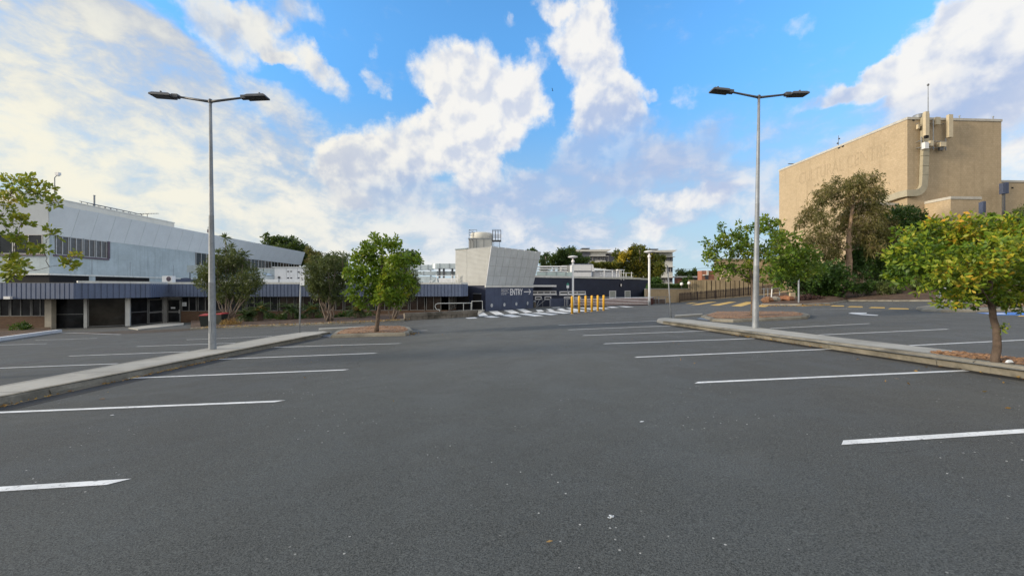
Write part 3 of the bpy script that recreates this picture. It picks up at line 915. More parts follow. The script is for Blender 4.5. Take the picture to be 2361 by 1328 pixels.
TJ = [G(*p)[:2] for p in [(1615, 733), (1642, 741.5), (1690, 743.3), (1780, 739.5), (1862, 735.4), (1868, 730), (1835, 723.5), (1740, 722.5), (1650, 723)]]
slab(TJ, 0.15, 'tree_island_kerb', m_kerb, 'kerbed tree island behind the right lamp post', ch=0.05)
mulch_mound(inset_poly(TJ, 0.3), 0.08, 'mulch', 'bark mulch filling the tree island behind the right lamp', 420, 4)
mb = MB()
DP = [G(*p) for p in [(1606, 736), (1646, 741), (1650, 738.5), (1618, 733.5)]]
mb.prism([p[:2] for p in DP], lambda x, y: gz(x, y) - .02, lambda x, y: gz(x, y) + 0.04)
tag(mb.build('drain_cover', bpy.data.materials['wet_steel_cover']), 'dark steel drain cover between right island and its tree bed', 'drain')
slab([G(1556, 733)[:2], G(1620, 728.5)[:2], G(1620, 727)[:2], G(1556, 731)[:2]], 0.13, 'kerb_strip', m_conc, 'thin kerb linking the right island to its tree bed', ch=0.02)
# far right island with the small sign
FI = [G(*p)[:2] for p in [(2112, 713), (2126, 717.5), (2170, 720), (2240, 719.6), (2361, 717.5), (2460, 716), (2460, 703), (2300, 705), (2200, 706), (2140, 708)]]
slab(FI, 0.15, 'traffic_island', m_kerb, 'low concrete island with a small sign before the garden bed', ch=0.06)
mulch_mound([G(*p)[:2] for p in [(2190, 715), (2361, 713.5), (2440, 712.5), (2440, 704.5), (2300, 706.3), (2210, 708)]], 0.05, 'mulch', 'leaf-strewn mulch on the far right island', 120, 5)
# white kerb in front of the left windows
mb = MB()
A_, B_ = G(-70, 797), G(143, 765.5)
t_ = (Vector(B_[:2]) - Vector(A_[:2])).normalized(); n_ = Vector((-t_.y, t_.x))
q = [Vector(A_[:2]), Vector(B_[:2]), Vector(B_[:2]) + n_ * 0.3, Vector(A_[:2]) + n_ * 0.3]
mb.prism(q, lambda x, y: gz(x, y) - .05, lambda x, y: gz(x, y) + 0.2)
tag(mb.build('white_kerb', m_paintwhite), 'white painted kerb rail before the left brick wall', 'kerb', kind='structure')
# garden beds
def bed_mesh(front, back, hf, hb, name, label, mat=None):
    mb = MB(); n = len(front); vs = []
    rows = 6
    for r in range(rows):
        f = r / (rows - 1)
        for i in range(n):
            p = Vector(front[i][:2]).lerp(Vector(back[i][:2]), f)
            h = hf + (hb - hf) * f + (random.uniform(-.05, .05) if 0 < r < rows - 1 else 0)
            vs.append((p.x, p.y, gz(p.x, p.y) + h))
    for i in range(n):
        p = Vector(front[i][:2]); vs.append((p.x, p.y, gz(p.x, p.y) - 0.05))
    fs = [[r * n + i, r * n + i + 1, (r + 1) * n + i + 1, (r + 1) * n + i] for r in range(rows - 1) for i in range(n - 1)]
    fs += [[rows * n + i, rows * n + i + 1, i + 1, i] for i in range(n - 1)]
    mb.add(vs, fs)
    return tag(mb.build(name, mat or m_soil), label, 'garden bed', kind='structure')
# ================================================================= left: blue-fascia building and white upper building
ZB1, ZB0 = 1.95, 0.65                                   # top / bottom of the ribbed fascia
def XY(px, d): return Vector(((px - CX) * d / F, d))
FPTS = [XY(-130, 31.3), XY(172, 32.0), XY(300, 35.0), XY(345, 36.2), XY(388, 39.4), XY(1064, 41.2), XY(1078, 42.6)]
blue = thing('office_building', 'single storey brick office with a long blue ribbed fascia', 'building', (-24, 40, gz(-24, 40)))
mb = MB()
def ribs(mb, a, b, z0, z1, n, pitch=0.36, dep=0.05):
    L = (b - a).length; t = (b - a).normalized()
    k = max(1, round(L / pitch)); st = L / k
    prof = [(0, 0), (0.12, 0), (0.17, 1), (0.90, 1), (0.95, 0), (1, 0)]
    pts = []
    for i in range(k):
        for u, o in prof[:-1]:
            pts.append(a + t * (st * (i + u)) + n * (dep * o))
    pts.append(b)
    vs = [(p.x, p.y, z0) for p in pts] + [(p.x, p.y, z1) for p in pts]
    m = len(pts)
    mb.add(vs, [[i, i + 1, m + i + 1, m + i] for i in range(m - 1)])
for i in range(len(FPTS) - 1):
    a, b = FPTS[i], FPTS[i + 1]
    t = (b - a).normalized(); n = Vector((t.y, -t.x))
    ribs(mb, a, b, ZB0, ZB1, n)
e = FPTS[-1]; ribs(mb, e, e + Vector((-0.6, 4.5)), ZB0, ZB1, Vector((1, 0)))
mb.build('fascia', m_bluewall, blue)
# soffit + roof slab
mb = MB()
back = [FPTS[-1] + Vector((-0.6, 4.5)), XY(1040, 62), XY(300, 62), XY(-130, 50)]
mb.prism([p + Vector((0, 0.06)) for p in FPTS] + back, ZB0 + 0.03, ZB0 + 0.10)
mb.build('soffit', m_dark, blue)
mb = MB()
mb.prism([p + Vector((0, 0.10)) for p in FPTS] + back, ZB1 - 0.10, ZB1 - 0.02)
mb.build('roof', m_whitesteel, blue)
mb = MB()
gp = [FPTS[1].lerp(FPTS[2], 0.05)] + FPTS[2:]
for i in range(len(gp) - 1):
    a, b = gp[i], gp[i + 1]
    t = (b - a).normalized(); n = Vector((t.y, -t.x))
    L = (b - a).length; k = max(1, int(L / 3.0))
    for j in range(k):
        mb.seg(a + t * (L * j / k + 0.01), a + t * (L * (j + 1) / k - 0.01), ZB1 + 0.002, ZB1 + 0.20, -0.28, 0.03, n)
mb.build('gutter', m_whitesteel, blue)
mb = MB()
a, b = FPTS[0], FPTS[1]; t = (b - a).normalized(); n = Vector((t.y, -t.x))
mb.seg(a, b, ZB1 + 0.002, ZB1 + 0.05, -0.3, 0.03, n)
mb.build('gutter_cap', m_darkmetal, blue)
# walls below
W1 = Wall(XY(-130, 32.6), XY(119, 33.0))
W2 = Wall(XY(123, 33.6), XY(204, 34.2))
W3 = Wall(XY(196, 34.0), XY(300, 35.6))
W4 = Wall(XY(300, 35.8), XY(384, 39.9))
W5 = Wall(XY(384, 40.0), XY(1034, 41.7))
def base(w, s): p = w.P(s); return gz(p.x, p.y) - 0.1
SILL1 = W1.z(60, 729)
mb = MB()
W1.box(mb, 0, W1.L - 0.25, base(W1, 0), SILL1, -0.25, 0.0)
SILL5 = W5.z(700, 716.5)
s5a = W5.s(417); s5b = W5.s(1034)
W5.box(mb, s5a, s5b, base(W5, s5a), SILL5, -0.25, 0.0)
mb.build('brick_wall', m_brick, blue)
mb = MB()
W1.box(mb, W1.L - 0.55, W1.L, base(W1, W1.L) - 0.1, ZB0 + 0.03, -0.35, 0.02)
mb.build('pillar', M('beige_render', (0.40, 0.37, 0.31), 0.9, 0.15, 2.0), blue)
for wl, x0, x1 in ((W2, 195, 203), (W3, 289.5, 300)):
    mb = MB(); s0, s1 = wl.s(x0), wl.s(x1)
    wl.box(mb, s0, s1, base(wl, s0), ZB0 + 0.03, -0.3, 0.10)
    mb.build('column', m_whitesteel, blue)
mb = MB(); s0, s1 = W4.s(377), W4.L
W4.box(mb, s0, s1, base(W4, s1), ZB0 + 0.03, -0.3, 0.06)
mb.build('column', m_frame, blue)
# dark glazed bays
def bay(w, x0, x1, mat, sill=0.0, rail=None, name='glazed_bay', fw=0.05):
    s0, s1 = w.s(x0), w.s(x1)
    z0 = base(w, s0) + 0.1 + sill
    m1 = MB(); w.frame(m1, s0, s1, z0, ZB0 + 0.03, fw, -0.06, 0.0)
    if rail is not None:
        w.box(m1, s0 + fw, s1 - fw, z0 + rail, z0 + rail + 0.05, -0.055, 0.0)
    f = m1.build(name, m_dframe, blue)
    m2 = MB(); w.box(m2, s0 + fw * .5, s1 - fw * .5, z0 + fw * .5, ZB0, -0.05, -0.03)
    m2.build('pane', mat, f)
bay(W2, 127, 195, m_glass, 0.0, 1.25)
bay(W3, 203, 289.5, m_glass2, 0.08)
bay(W4, 300.5, 341, m_glass, 0.0, 1.2)
# recessed entry doors
def door(w, x0, x1):
    s0, s1 = w.s(x0), w.s(x1); z0 = base(w, s0) + 0.12
    h = z0 + 2.45
    m1 = MB(); w.frame(m1, s0, s1, z0, h, 0.09, -0.08, 0.0)
    w.box(m1, s0 + .09, s1 - .09, z0 + 1.05, z0 + 1.2, -0.075, -0.002)
    d_ = m1.build('door', m_dframe, blue)
    m2 = MB(); w.box(m2, s0 + .05, s1 - .05, z0 + .05, h - .05, -0.06, -0.03); m2.build('pane', m_glass, d_)
    m3 = MB(); w.box(m3, s1 - .12, s1 - .05, z0 + .95, z0 + 1.35, 0.004, 0.07); m3.build('handle', m_frame, d_)
    return d_, s0, s1, z0
door(W4, 343, 376)
dd, s0, s1, z0 = door(W5, 385.5, 416)
mb = MB(); W5.box(mb, s0 + .35, s0 + .78, z0 + 1.45, z0 + 1.62, -0.025, -0.02); mb.build('notice', m_signwhite, dd)
mb = MB(); W5.box(mb, s0, s1, z0 + 2.46, ZB0 + .03, -0.2, -0.02); mb.build('door_head', m_frame, blue)
# window bands
def window(w, s0, s1, z0, z1, fr=m_dframe, gl=m_glass, fw=0.05, mull=1, parent=blue):
    m1 = MB(); w.frame(m1, s0, s1, z0, z1, fw, -0.09, 0.01, [s0 + (s1 - s0) * (i + 1) / (mull + 1) for i in range(mull)])
    f = m1.build('window', fr, parent)
    m2 = MB(); w.box(m2, s0 + fw * .4, s1 - fw * .4, z0 + fw * .4, z1 - fw * .4, -0.07, -0.05)
    m2.build('pane', gl, f)
    return f
for x0, x1 in [(-118, -72), (-70, -26), (-24, 22), (24, 71), (73, 112)]:
    window(W1, W1.s(x0), W1.s(x1), SILL1, ZB0 + 0.03)
x = 418.5
m_glassbr = glassmat('brown_glass', (0.030, 0.022, 0.018), 0.10)
i = 0
while x + 37 < 1036:
    window(W5, W5.s(x), W5.s(x + 34.5), SILL5, ZB0 + 0.03, fw=0.055, gl=(m_glass if x < 640 else m_glassbr))
    x += 37.6; i += 1
mb = MB(); s0 = W5.s(420.5); W5.box(mb, s0, s0 + .42, SILL5 + .52, SILL5 + .93, 0.012, 0.02); nt = mb.build('notice_board', m_signwhite, blue)
mb = MB()
for k in range(5): W5.box(mb, s0 + .05, s0 + .37 - .05 * (k % 3), SILL5 + .60 + .06 * k, SILL5 + .615 + .06 * k, 0.0205, 0.022)
mb.build('notice_text', m_black, nt)
# right return of the office, stepping back into the dark porch
W6 = Wall(XY(1036, 41.8), XY(1052, 46.5))
mb = MB(); W6.box(mb, 0, W6.L, base(W6, 0), SILL5, -0.2, 0); mb.build('brick_wall', m_brick, blue)
for k in range(4):
    window(W6, 0.1 + k * 1.15, 1.2 + k * 1.15, SILL5, ZB0 + 0.03, gl=m_glassbr, mull=0)
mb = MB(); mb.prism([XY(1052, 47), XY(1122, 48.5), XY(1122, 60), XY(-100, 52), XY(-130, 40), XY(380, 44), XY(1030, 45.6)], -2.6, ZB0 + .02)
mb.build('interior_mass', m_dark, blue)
# entry slab
slab([G(*p)[:2] for p in [(296, 757.5), (318, 761), (424, 749.5), (424, 745.5), (380, 745.5)]], 0.06, 'entry_slab', m_conc, 'pale concrete slab at the office doors', 'path', ch=0.02)
mb = MB(); a = S(18, 690, 31.4)
mb.obox(S(19, 686.5, 31.55), .27, .10, .11)
mb.build('flood_lamp', m_paintwhite, blue)

# ---- white two-storey block behind
UX0, UY0 = -43.3, 36.0
ZFB, ZFT = 6.54, 9.28
up = thing('office_building', 'white two storey block with a long slanted fascia above the blue office', 'building', (UX0, UY0, ZB1))
C0 = Vector((UX0, UY0)); LU = 47.4
WS = Wall(C0, C0 + AIS * LU)                  # long side, faces the car park
WF = Wall(C0, C0 - BAY * 26)                  # front
WS.n = BAY.copy(); WF.n = -AIS
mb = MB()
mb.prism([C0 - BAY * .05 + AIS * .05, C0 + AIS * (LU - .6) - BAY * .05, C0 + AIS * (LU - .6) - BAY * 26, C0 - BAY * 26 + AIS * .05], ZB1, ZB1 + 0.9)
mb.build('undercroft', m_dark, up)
mb = MB()
ZS = 2.86
z_sill, z_head = 4.70, ZFB + 0.02
def sU(px): return WS.s(px)
def rect(w, s0, s1, z0, z1, o0=-0.3, o1=0.0): w.box(mb, s0, s1, z0, z1, o0, o1)
s250 = sU(250); s450 = sU(450)
rect(WS, 0, LU - .6, ZS, z_sill)
rect(WS, s250, s450, z_sill + .003, z_head)
rect(WS, 0, 0.45, z_sill + .003, z_head)
rect(WF, 0.303, 26, ZS, z_sill)
rect(WF, 0.303, 0.55, z_sill + .003, z_head)
zo = 2.30
for a_, b_ in ((206, 220), (345, 470)):
    rect(WS, sU(a_), sU(b_), ZB1, ZS - .003)
rect(WS, LU - 14, LU - .6, ZB1, ZS - .003)
rect(WF, 3.9, 4.4, ZB1, ZS - .003)
mb.build('wall', m_render, up)
for sx in (sU(212), sU(300), sU(400)):
    mb = MB(); WS.box(mb, sx - 0.015, sx + 0.015, ZS + .08, z_sill - .2, 0.0, 0.004); mb.build('wall_joint', m_mauve, up)
mb = MB(); WS.box(mb, 0, LU - .6, ZS - .10, ZS + .05, 0.002, 0.09); WF.box(mb, 0, 26, ZS - .10, ZS + .05, 0.002, 0.09)
mb.build('ledge', m_whitesteel, up)
# fascia: separate tilted sheets with open joints over a dark backing
def fascia(w, s0, s1, lean, pitch, name, endcap=False):
    m1 = MB(); k = round((s1 - s0) / pitch); st = (s1 - s0) / k
    for i in range(k):
        a, b = s0 + i * st + 0.012, s0 + (i + 1) * st - 0.012
        if i == 0: a = s0
        P = []
        for z, o in ((ZFB, 0.0), (ZFT, lean)):
            ea = a - (o if (i == 0) else 0); eb = b
            P.append([w.P(ea, o + .02), w.P(eb, o + .02), w.P(eb, o - .05), w.P(ea if i else ea + 0.04, o - .05), z])
        vs = [(p.x, p.y, P[0][4]) for p in P[0][:4]] + [(p.x, p.y, P[1][4]) for p in P[1][:4]]
        m1.hexa(vs)
    return m1.build(name, m_fascia, up)
fascia(WS, 0, LU, 0.85, 1.8, 'fascia')
fascia(WF, 0, 26, 0.85, 3.6, 'fascia')
mb = MB()   # backing and far end
for w in (WS, WF):
    L = LU if w is WS else 26
    q = [w.P(0.1, -.08), w.P(L - .1, -.08), w.P(L - .1, .70), w.P(0.1, .70)]
    q0 = [w.P(0.1, -.3), w.P(L - .1, -.3), w.P(L - .1, -.09), w.P(0.1, -.09)]
    mb.hexa([(p.x, p.y, ZFB + .04) for p in q0] + [(p.x, p.y, ZFT - .04) for p in [w.P(0.1, .3), w.P(L - .1, .3), w.P(L - .1, .76), w.P(0.1, .76)]])
mb.build('fascia_backing', m_darkmetal, up)
mb = MB()
e0, e1 = WS.P(LU, -.4), WS.P(LU, 0.02)
mb.hexa([(e0.x, e0.y, ZFB), (e1.x, e1.y, ZFB), (WS.P(LU + .06, .02).x, WS.P(LU + .06, .02).y, ZFB), (WS.P(LU + .06, -.4).x, WS.P(LU + .06, -.4).y, ZFB),
         (WS.P(LU, -.4).x, WS.P(LU, -.4).y, ZFT), (WS.P(LU, .87).x, WS.P(LU, .87).y, ZFT), (WS.P(LU + .06, .87).x, WS.P(LU + .06, .87).y, ZFT), (WS.P(LU + .06, -.4).x, WS.P(LU + .06, -.4).y, ZFT)])
mb.build('fascia_end', m_fascia, up)
mb = MB()
q = [WS.P(-.5, .5), WS.P(LU - .1, .5), WS.P(LU - .1, -26), WS.P(-.5, -26)]
mb.prism(q, ZFT - 0.25, ZFT - 0.05); mb.build('roof', m_roofcream, up)
mb = MB(); mb.prism([WS.P(0, -.2), WS.P(LU, -.2), WS.P(LU, -26), WS.P(0, -26)], ZFB + .02, ZFB + .1); mb.build('soffit', m_mauve, up)
# windows: side near, side far, front
def uwin(w, s0, s1, mat=m_blind, mull=1):
    return window(w, s0, s1, z_sill + .02, z_head - .02, fr=m_frame, gl=mat, fw=0.06, mull=mull, parent=up)
sa, sb = 0.5, s250 - .1; k = 4
for i in range(k): uwin(WS, sa + (sb - sa) * i / k + .05, sa + (sb - sa) * (i + 1) / k - .05)
sa, sb = s450 + .1, LU - .8; k = 14
for i in range(k): uwin(WS, sa + (sb - sa) * i / k + .04, sa + (sb - sa) * (i + 1) / k - .04, m_glassbr if i % 3 else m_glass)
for i in range(9): uwin(WF, .6 + i * 2.6, .6 + i * 2.6 + 2.5, m_glass)
mb = MB()
WS.box(mb, 0.3, s250, z_sill - .16, z_sill + .018, 0.003, 0.10); WS.box(mb, s250 - .1, s250 + .12, z_sill + .02, z_head, 0.003, 0.08)
WF.box(mb, 0.3, 26, z_sill - .16, z_sill + .018, 0.003, 0.10); WS.box(mb, s450, LU - .7, z_sill - .12, z_sill + .018, 0.003, 0.08)
mb.build('sill', m_mauve, up)
# rooftop screen set back from the edge
Cs = C0 - BAY * 4.0
WR = Wall(Cs + AIS * 1.0, Cs + AIS * 20); WR.n = BAY.copy()
mb = MB()
s_end = WR.s(402)
WR.box(mb, 0, s_end, ZFT - .04, 10.8, -9, 0); mb.build('plant_screen', m_roofcream, up)
mb = MB(); WR.box(mb, -.04, s_end + .05, 10.802, 10.9, -9, 0.05); mb.build('screen_cap', m_whitesteel, up)
# tilted solar panels on the screen roof
for x0, x1, lbl in ((215, 250, 'tilted dark solar panel on the white roof, nearest the corner'), (252, 290, 'tilted dark solar panel beside the roof pipe'), (294, 333, 'tilted dark solar panel on the white roof, farthest along')):
    sp_ = WR.s(x0), WR.s(x1)
    p0, p1 = WR.P(sp_[0], -0.12), WR.P(sp_[1], -0.12)
    r_ = thing('solar_panel', lbl, 'solar panel', (p0.x, p0.y, 10.9), 'solar panels on the white roof')
    mb = MB()
    q0, q1 = WR.P(sp_[0], -1.5), WR.P(sp_[1], -1.5)
    mb.hexa([(p0.x, p0.y, 11.04), (p1.x, p1.y, 11.04), (q1.x, q1.y, 11.40), (q0.x, q0.y, 11.40), (p0.x, p0.y, 11.09), (p1.x, p1.y, 11.09), (q1.x, q1.y, 11.45), (q0.x, q0.y, 11.45)])
    mb.build('panel', m_roofdark, r_)
    for f in (.12, .5, .88):
        mb = MB(); a = p0.lerp(p1, f); b = q0.lerp(q1, f)
        mb.tube([(a.x, a.y, 10.9), (a.x, a.y, 11.06)], .03, 6); mb.tube([(b.x, b.y, 10.9), (b.x, b.y, 11.42)], .03, 6)
        mb.build('leg', m_darkmetal, r_)
mb = MB(); p = WR.P(WR.s(254), -1.8); mb.tube([(p.x, p.y, 10.9), (p.x, p.y, 12.5)], 0.09, 8); mb.lathe((p.x, p.y, 12.48), [(.12, 0), (.12, .06), (.02, .09)], 8)
tag(mb.build('vent_pipe', m_galv), 'grey vent pipe standing on the white roof', 'pipe')
# television aerial
p = WR.P(WR.s(378), -2.2); zt = EYE + (CY - 493) * p.y / F
r_ = thing('tv_aerial', 'thin television aerial at the end of the white roof screen', 'aerial', (p.x, p.y, 10.9))
mb = MB(); mb.tube([(p.x, p.y, 10.9), (p.x, p.y, zt)], .035, 6); mb.build('mast', m_darkmetal, r_)
mb = MB(); bd = Vector((1, -.1, .0)).normalized()
c = Vector((p.x, p.y, zt)); mb.tube([c - bd * 1.7, c + bd * 1.7], .03, 6)
for i in range(9): 
    q = c + bd * (-1.6 + i * .4); mb.tube([q + Vector((0, -.35 + .02 * i, 0)), q + Vector((0, .35 - .02 * i, 0))], .018, 5)
c2 = c + Vector((0, 0, -.75)); mb.tube([c2 - bd * .1, c2 + bd * .9], .025, 6)
for i in range(4):
    q = c2 + bd * (.1 + i * .25); mb.tube([q + Vector((0, -.3, 0)), q + Vector((0, .3, 0))], .018, 5)
mb.build('dipoles', m_darkmetal, r_)
# camera mast on the front corner
p = WF.P(0.6, -1.0); d_ = p.y
r_ = thing('security_camera', 'security camera on a braced pole on the front roof corner', 'camera', (p.x, p.y, ZFT - .05))
ztop = EYE + (CY - 410) * d_ / F
mb = MB(); mb.tube([(p.x, p.y, ZFT - .06), (p.x, p.y, ztop)], .04, 8); mb.tube([(p.x + .45, p.y, ZFT - .06), (p.x, p.y, ztop - .6)], .03, 6)
mb.tube([(p.x, p.y, ztop), (p.x + .28, p.y, ztop + .28)], .035, 6); mb.build('pole', m_galv, r_)
mb = MB(); mb.obox((p.x + .33, p.y, ztop + .36), .17, .12, .13); mb.lathe((p.x + .38, p.y - .02, ztop + .12), [(.04, 0), (.11, .05), (.12, .12)], 10); mb.build('housing', m_paintwhite, r_)
# flag-like aerial behind the lamp pole
p = WS.P(sU(497), -1.0); zz = EYE + (CY - 529) * p.y / F
r_ = thing('roof_aerial', 'small braced aerial with a boxy head on the white roof edge by the lamp post', 'aerial', (p.x, p.y, ZFT - .05))
mb = MB(); mb.tube([(p.x - .1, p.y, ZFT - .06), (p.x - .1, p.y, zz + .3)], .035, 6); mb.tube([(p.x + .9, p.y, ZFT - .06), (p.x - .1, p.y, zz + .4)], .025, 6); mb.build('mast', m_galv, r_)
mb = MB(); mb.obox((p.x + .1, p.y, zz - .25), .25, .1, .22); mb.build('head', m_mauve, r_)

# ---- plant on the blue office's roof
ROOF = ZB1 - 0.02
def roofbox(x0, x1, y0, d, depth, z0=ROOF):
    a, b = S(x0, y0, d), S(x1, y0, d)
    return a.x, b.x, d, d + depth, z0, a.z
# split air conditioner on the fascia edge
a = S(375.5, 655, 39.6); b = S(398, 641.5, 39.6)
ac = thing('air_conditioner', 'white split air conditioner on the edge of the blue fascia roof', 'air conditioner', ((a.x + b.x) / 2, 39.8, ROOF))
mb = MB(); mb.box(a.x, b.x, 39.5, 39.95, ROOF + .22, ROOF + .86); mb.build('cabinet', m_paintwhite, ac)
mb = MB(); cx_ = b.x - .32
vs = [(cx_ + .25 * math.cos(t * math.pi / 8), 39.494, ROOF + .54 + .25 * math.sin(t * math.pi / 8)) for t in range(16)]
mb.poly(vs); 
for rr_ in (.08, .16): mb.tube([(cx_ + rr_ * math.cos(t * math.pi / 8), 39.48, ROOF + .54 + rr_ * math.sin(t * math.pi / 8)) for t in range(17)], .008, 4)
mb.build('fan_grille', m_mauve, ac)
mb = MB(); mb.box(a.x + .05, a.x + .12, 39.5, 39.9, ROOF, ROOF + .22); mb.box(b.x - .12, b.x - .05, 39.5, 39.9, ROOF, ROOF + .22); mb.build('feet', m_darkmetal, ac)
# exhaust hood against the upper wall
a, b = S(431, 612, 46), S(482, 612, 46); zb = S(431, 628, 46).z
h_ = thing('exhaust_hood', 'grey exhaust hood on legs against the pale blue wall', 'exhaust hood', (a.x + 1, 46, ROOF))
mb = MB(); mb.box(a.x, b.x, 46, 48, zb, a.z - .18); mb.prism([(a.x, 46), (b.x, 46), (b.x, 48), (a.x, 48)], a.z - .178, a.z); mb.build('hood', m_silver, h_)
mb = MB()
for X in (a.x + .2, b.x - .2):
    for Y in (46.2, 47.8): mb.tube([(X, Y, ROOF), (X, Y, zb)], .05, 6)
mb.build('legs', m_darkmetal, h_)
mb = MB(); mb.prism([(a.x - .8, 45), (a.x + 1.4, 45), (a.x + 1.4, 46.6), (a.x - .8, 46.6)], ROOF, ROOF + .62); mb.lathe((a.x + .3, 45.5, ROOF + .62), [(.5, 0), (.46, .14), (.1, .2)], 14); mb.build('fan_cowl', m_navy2, h_)
# white duct run along the roof edge
r_ = thing('roof_duct', 'long white duct along the roof behind the near grey shrub', 'duct', (*XY(520, 44), ROOF))
mb = MB(); a, b = S(460, 645, 44), S(720, 645, 45); mb.seg(a, b, ROOF + .02, ROOF + .62, 0, .6, Vector((0, 1))); mb.build('run', m_paintwhite, r_)
mb = MB()
for f in (.1, .3, .5, .7, .9): q = a.lerp(b, f); mb.box(q.x - .05, q.x + .05, q.y - .02, q.y + .64, ROOF, ROOF + .66)
mb.build('bands', m_galv, r_)
def elbow(name, label, px0, px1, ytop, ybot, d, width, mat):
    """rectangular duct that runs level then bends down to the roof on the right"""
    a, b = S(px0, ytop, d), S(px1, ytop, d); zt, zb = a.z, S(px0, ybot, d).z
    rad = min(zt - zb, (b.x - a.x) * .8)
    r = thing(name, label, 'duct', ((a.x + b.x) / 2, d, ROOF))
    path = [(a.x, zt)] + [(b.x - rad + rad * math.sin(t), zt - rad + rad * math.cos(t)) for t in [math.pi / 2 * i / 8 for i in range(9)]] + [(b.x, zb)]
    inn = max(.15, rad * .35)
    m1 = MB(); th = rad - inn
    ip = [(a.x, zt - th)] + [(b.x - rad + inn * math.sin(t), zt - rad + inn * math.cos(t)) for t in [math.pi / 2 * i / 8 for i in range(9)]] + [(b.x - th, zb)]
    n = len(path)
    vs = [(x, d, z) for x, z in path] + [(x, d, z) for x, z in ip] + [(x, d + width, z) for x, z in path] + [(x, d + width, z) for x, z in ip]
    fs = []
    for i in range(n - 1):
        fs += [[i, n + i, n + i + 1, i + 1], [2 * n + i, 2 * n + i + 1, 3 * n + i + 1, 3 * n + i], [i, i + 1, 2 * n + i + 1, 2 * n + i], [n + i, 3 * n + i, 3 * n + i + 1, n + i + 1]]
    fs += [[0, 2 * n, 3 * n, n], [n - 1, 2 * n - 1, 4 * n - 1, 3 * n - 1]]
    m1.add(vs, fs); m1.build('duct_body', mat, r)
    m2 = MB()
    for i in (1, 5, 9):
        (x0, z0), (x1, z1) = path[i], ip[i]
        dx = Vector((x1 - x0, 0, z1 - z0)); c = Vector(((x0 + x1) / 2, d + width / 2, (z0 + z1) / 2))
        m2.obox(c, dx.length / 2 + .03, width / 2 + .03, .03, dx.normalized(), (0, 1, 0), dx.normalized().cross(Vector((0, 1, 0))))
    m2.build('flange', m_galv, r)
    if zb > ROOF + .05:
        m3 = MB(); m3.box(b.x - th, b.x, d, d + width, ROOF, zb - .002); m3.build('plinth', m_galv, r)
    return r
elbow('roof_duct', 'silver curved duct beside the big white air handler', 586, 620, 629, 652, 47, 1.4, m_silver)
r_ = thing('roof_duct', 'flat topped silver duct behind the curved duct by the air handler', 'duct', (*XY(610, 50), ROOF))
mb = MB(); a, b = S(588, 620, 50), S(632, 620, 50); mb.prism([(a.x, 50), (b.x - .6, 50), (b.x, 50.6), (b.x, 52), (a.x, 52)], ROOF, a.z); mb.build('body', m_silver, r_)
mb = MB(); mb.prism([(a.x - .1, 49.9), (b.x - .6, 49.9), (b.x + .1, 50.55), (b.x + .1, 52.1), (a.x - .1, 52.1)], a.z + .002, a.z + .1); mb.build('lid', m_whitesteel, r_)
# air handler
a, b = S(633, 617, 48), S(714, 617, 48); zb = ROOF + .25
ah = thing('air_handler', 'large white air handling unit with dark portholes on the office roof', 'air handler', ((a.x + b.x) / 2, 48, ROOF))
mb = MB(); mb.box(a.x, b.x, 48, 50.5, zb, a.z); mb.build('casing', m_paintwhite, ah)
mb = MB(); mb.box(a.x - .25, b.x + .8, 47.85, 50.7, a.z + .002, a.z + .09); mb.build('rain_cover', m_whitesteel, ah)
for px in (660, 686): 
    mb = MB()
    q = S(px, 630, 48)
    mb.box(q.x - .015, q.x + .015, 47.985, 47.999, zb + .08, a.z - .1); mb.build('panel_joint', m_galv, ah)
for px, py in ((664.5, 626), (671.5, 626), (664.5, 641), (671.5, 641), (689, 627), (689, 641)):
    q = S(px, py, 48); mb = MB(); mb.obox((q.x, 47.98, q.z), .11, .02, .06); mb.build('vent', m_black, ah)
q = S(644, 640, 48); mb = MB(); mb.tube([(q.x, 47.9, q.z), (q.x, 48.0, q.z)], .15, 12); mb.build('inlet', m_darkmetal, ah)
mb = MB()
for f in (.04, .35, .65, .96): X = a.x + (b.x - a.x) * f; mb.box(X - .08, X + .08, 48.1, 50.4, ROOF, zb - .002)
mb.build('feet', m_darkmetal, ah)
mb = MB(); a, b = S(688, 625, 50), S(740, 625, 50)
mb.prism([(a.x, 51.0), (b.x + 3, 51.0), (b.x + 3, 53), (a.x, 53)], ROOF, a.z)
tag(mb.build('plant_housing', m_paintwhite), 'white plant housing on the roof behind the air handler', 'plant housing')
# silver ducts left of the tower
elbow('roof_duct', 'large silver quarter-round duct near the tower', 950, 1011, 637.5, 656.5, 50, 1.8, m_silver)
for x0, x1, y0, y1, d, lbl in ((930, 1056, 626, 634, 53, 'long low silver duct, second lowest beside the tower'), (925, 996, 611, 622, 56, 'long silver duct high over the roof left of the tower'),):
    a, b = S(x0, y0, d), S(x1, y1, d)
    r_ = thing('roof_duct', lbl, 'duct', ((a.x + b.x) / 2, d, ROOF))
    mb = MB(); mb.box(a.x, b.x, d, d + 1.2, b.z, a.z); mb.build('run', m_silver, r_)
    mb = MB()
    for f in (.12, .37, .62, .87): X = a.x + (b.x - a.x) * f; mb.box(X - .04, X + .04, d - .04, d + 1.24, b.z - .04, a.z + .04)
    mb.build('flange', m_galv, r_)
    mb = MB()
    for f in (.05, .5, .95): X = a.x + (b.x - a.x) * f; mb.box(X - .06, X + .06, d + .2, d + .32, ROOF, b.z - .05)
    mb.build('leg', m_galv, r_)
d = 52.0; a, b = S(994, 608, d), S(1056, 619, d)
r_ = thing('roof_duct', 'round-ended shiny duct meeting the left side of the tower', 'duct', ((a.x + b.x) / 2, d, ROOF))
mb = MB(); hh = .75
pts = [(b.x, d)] + [(a.x + hh - hh * math.sin(t), d + hh - hh * math.cos(t)) for t in [math.pi * i / 10 for i in range(11)]] + [(b.x, d + 2 * hh)]
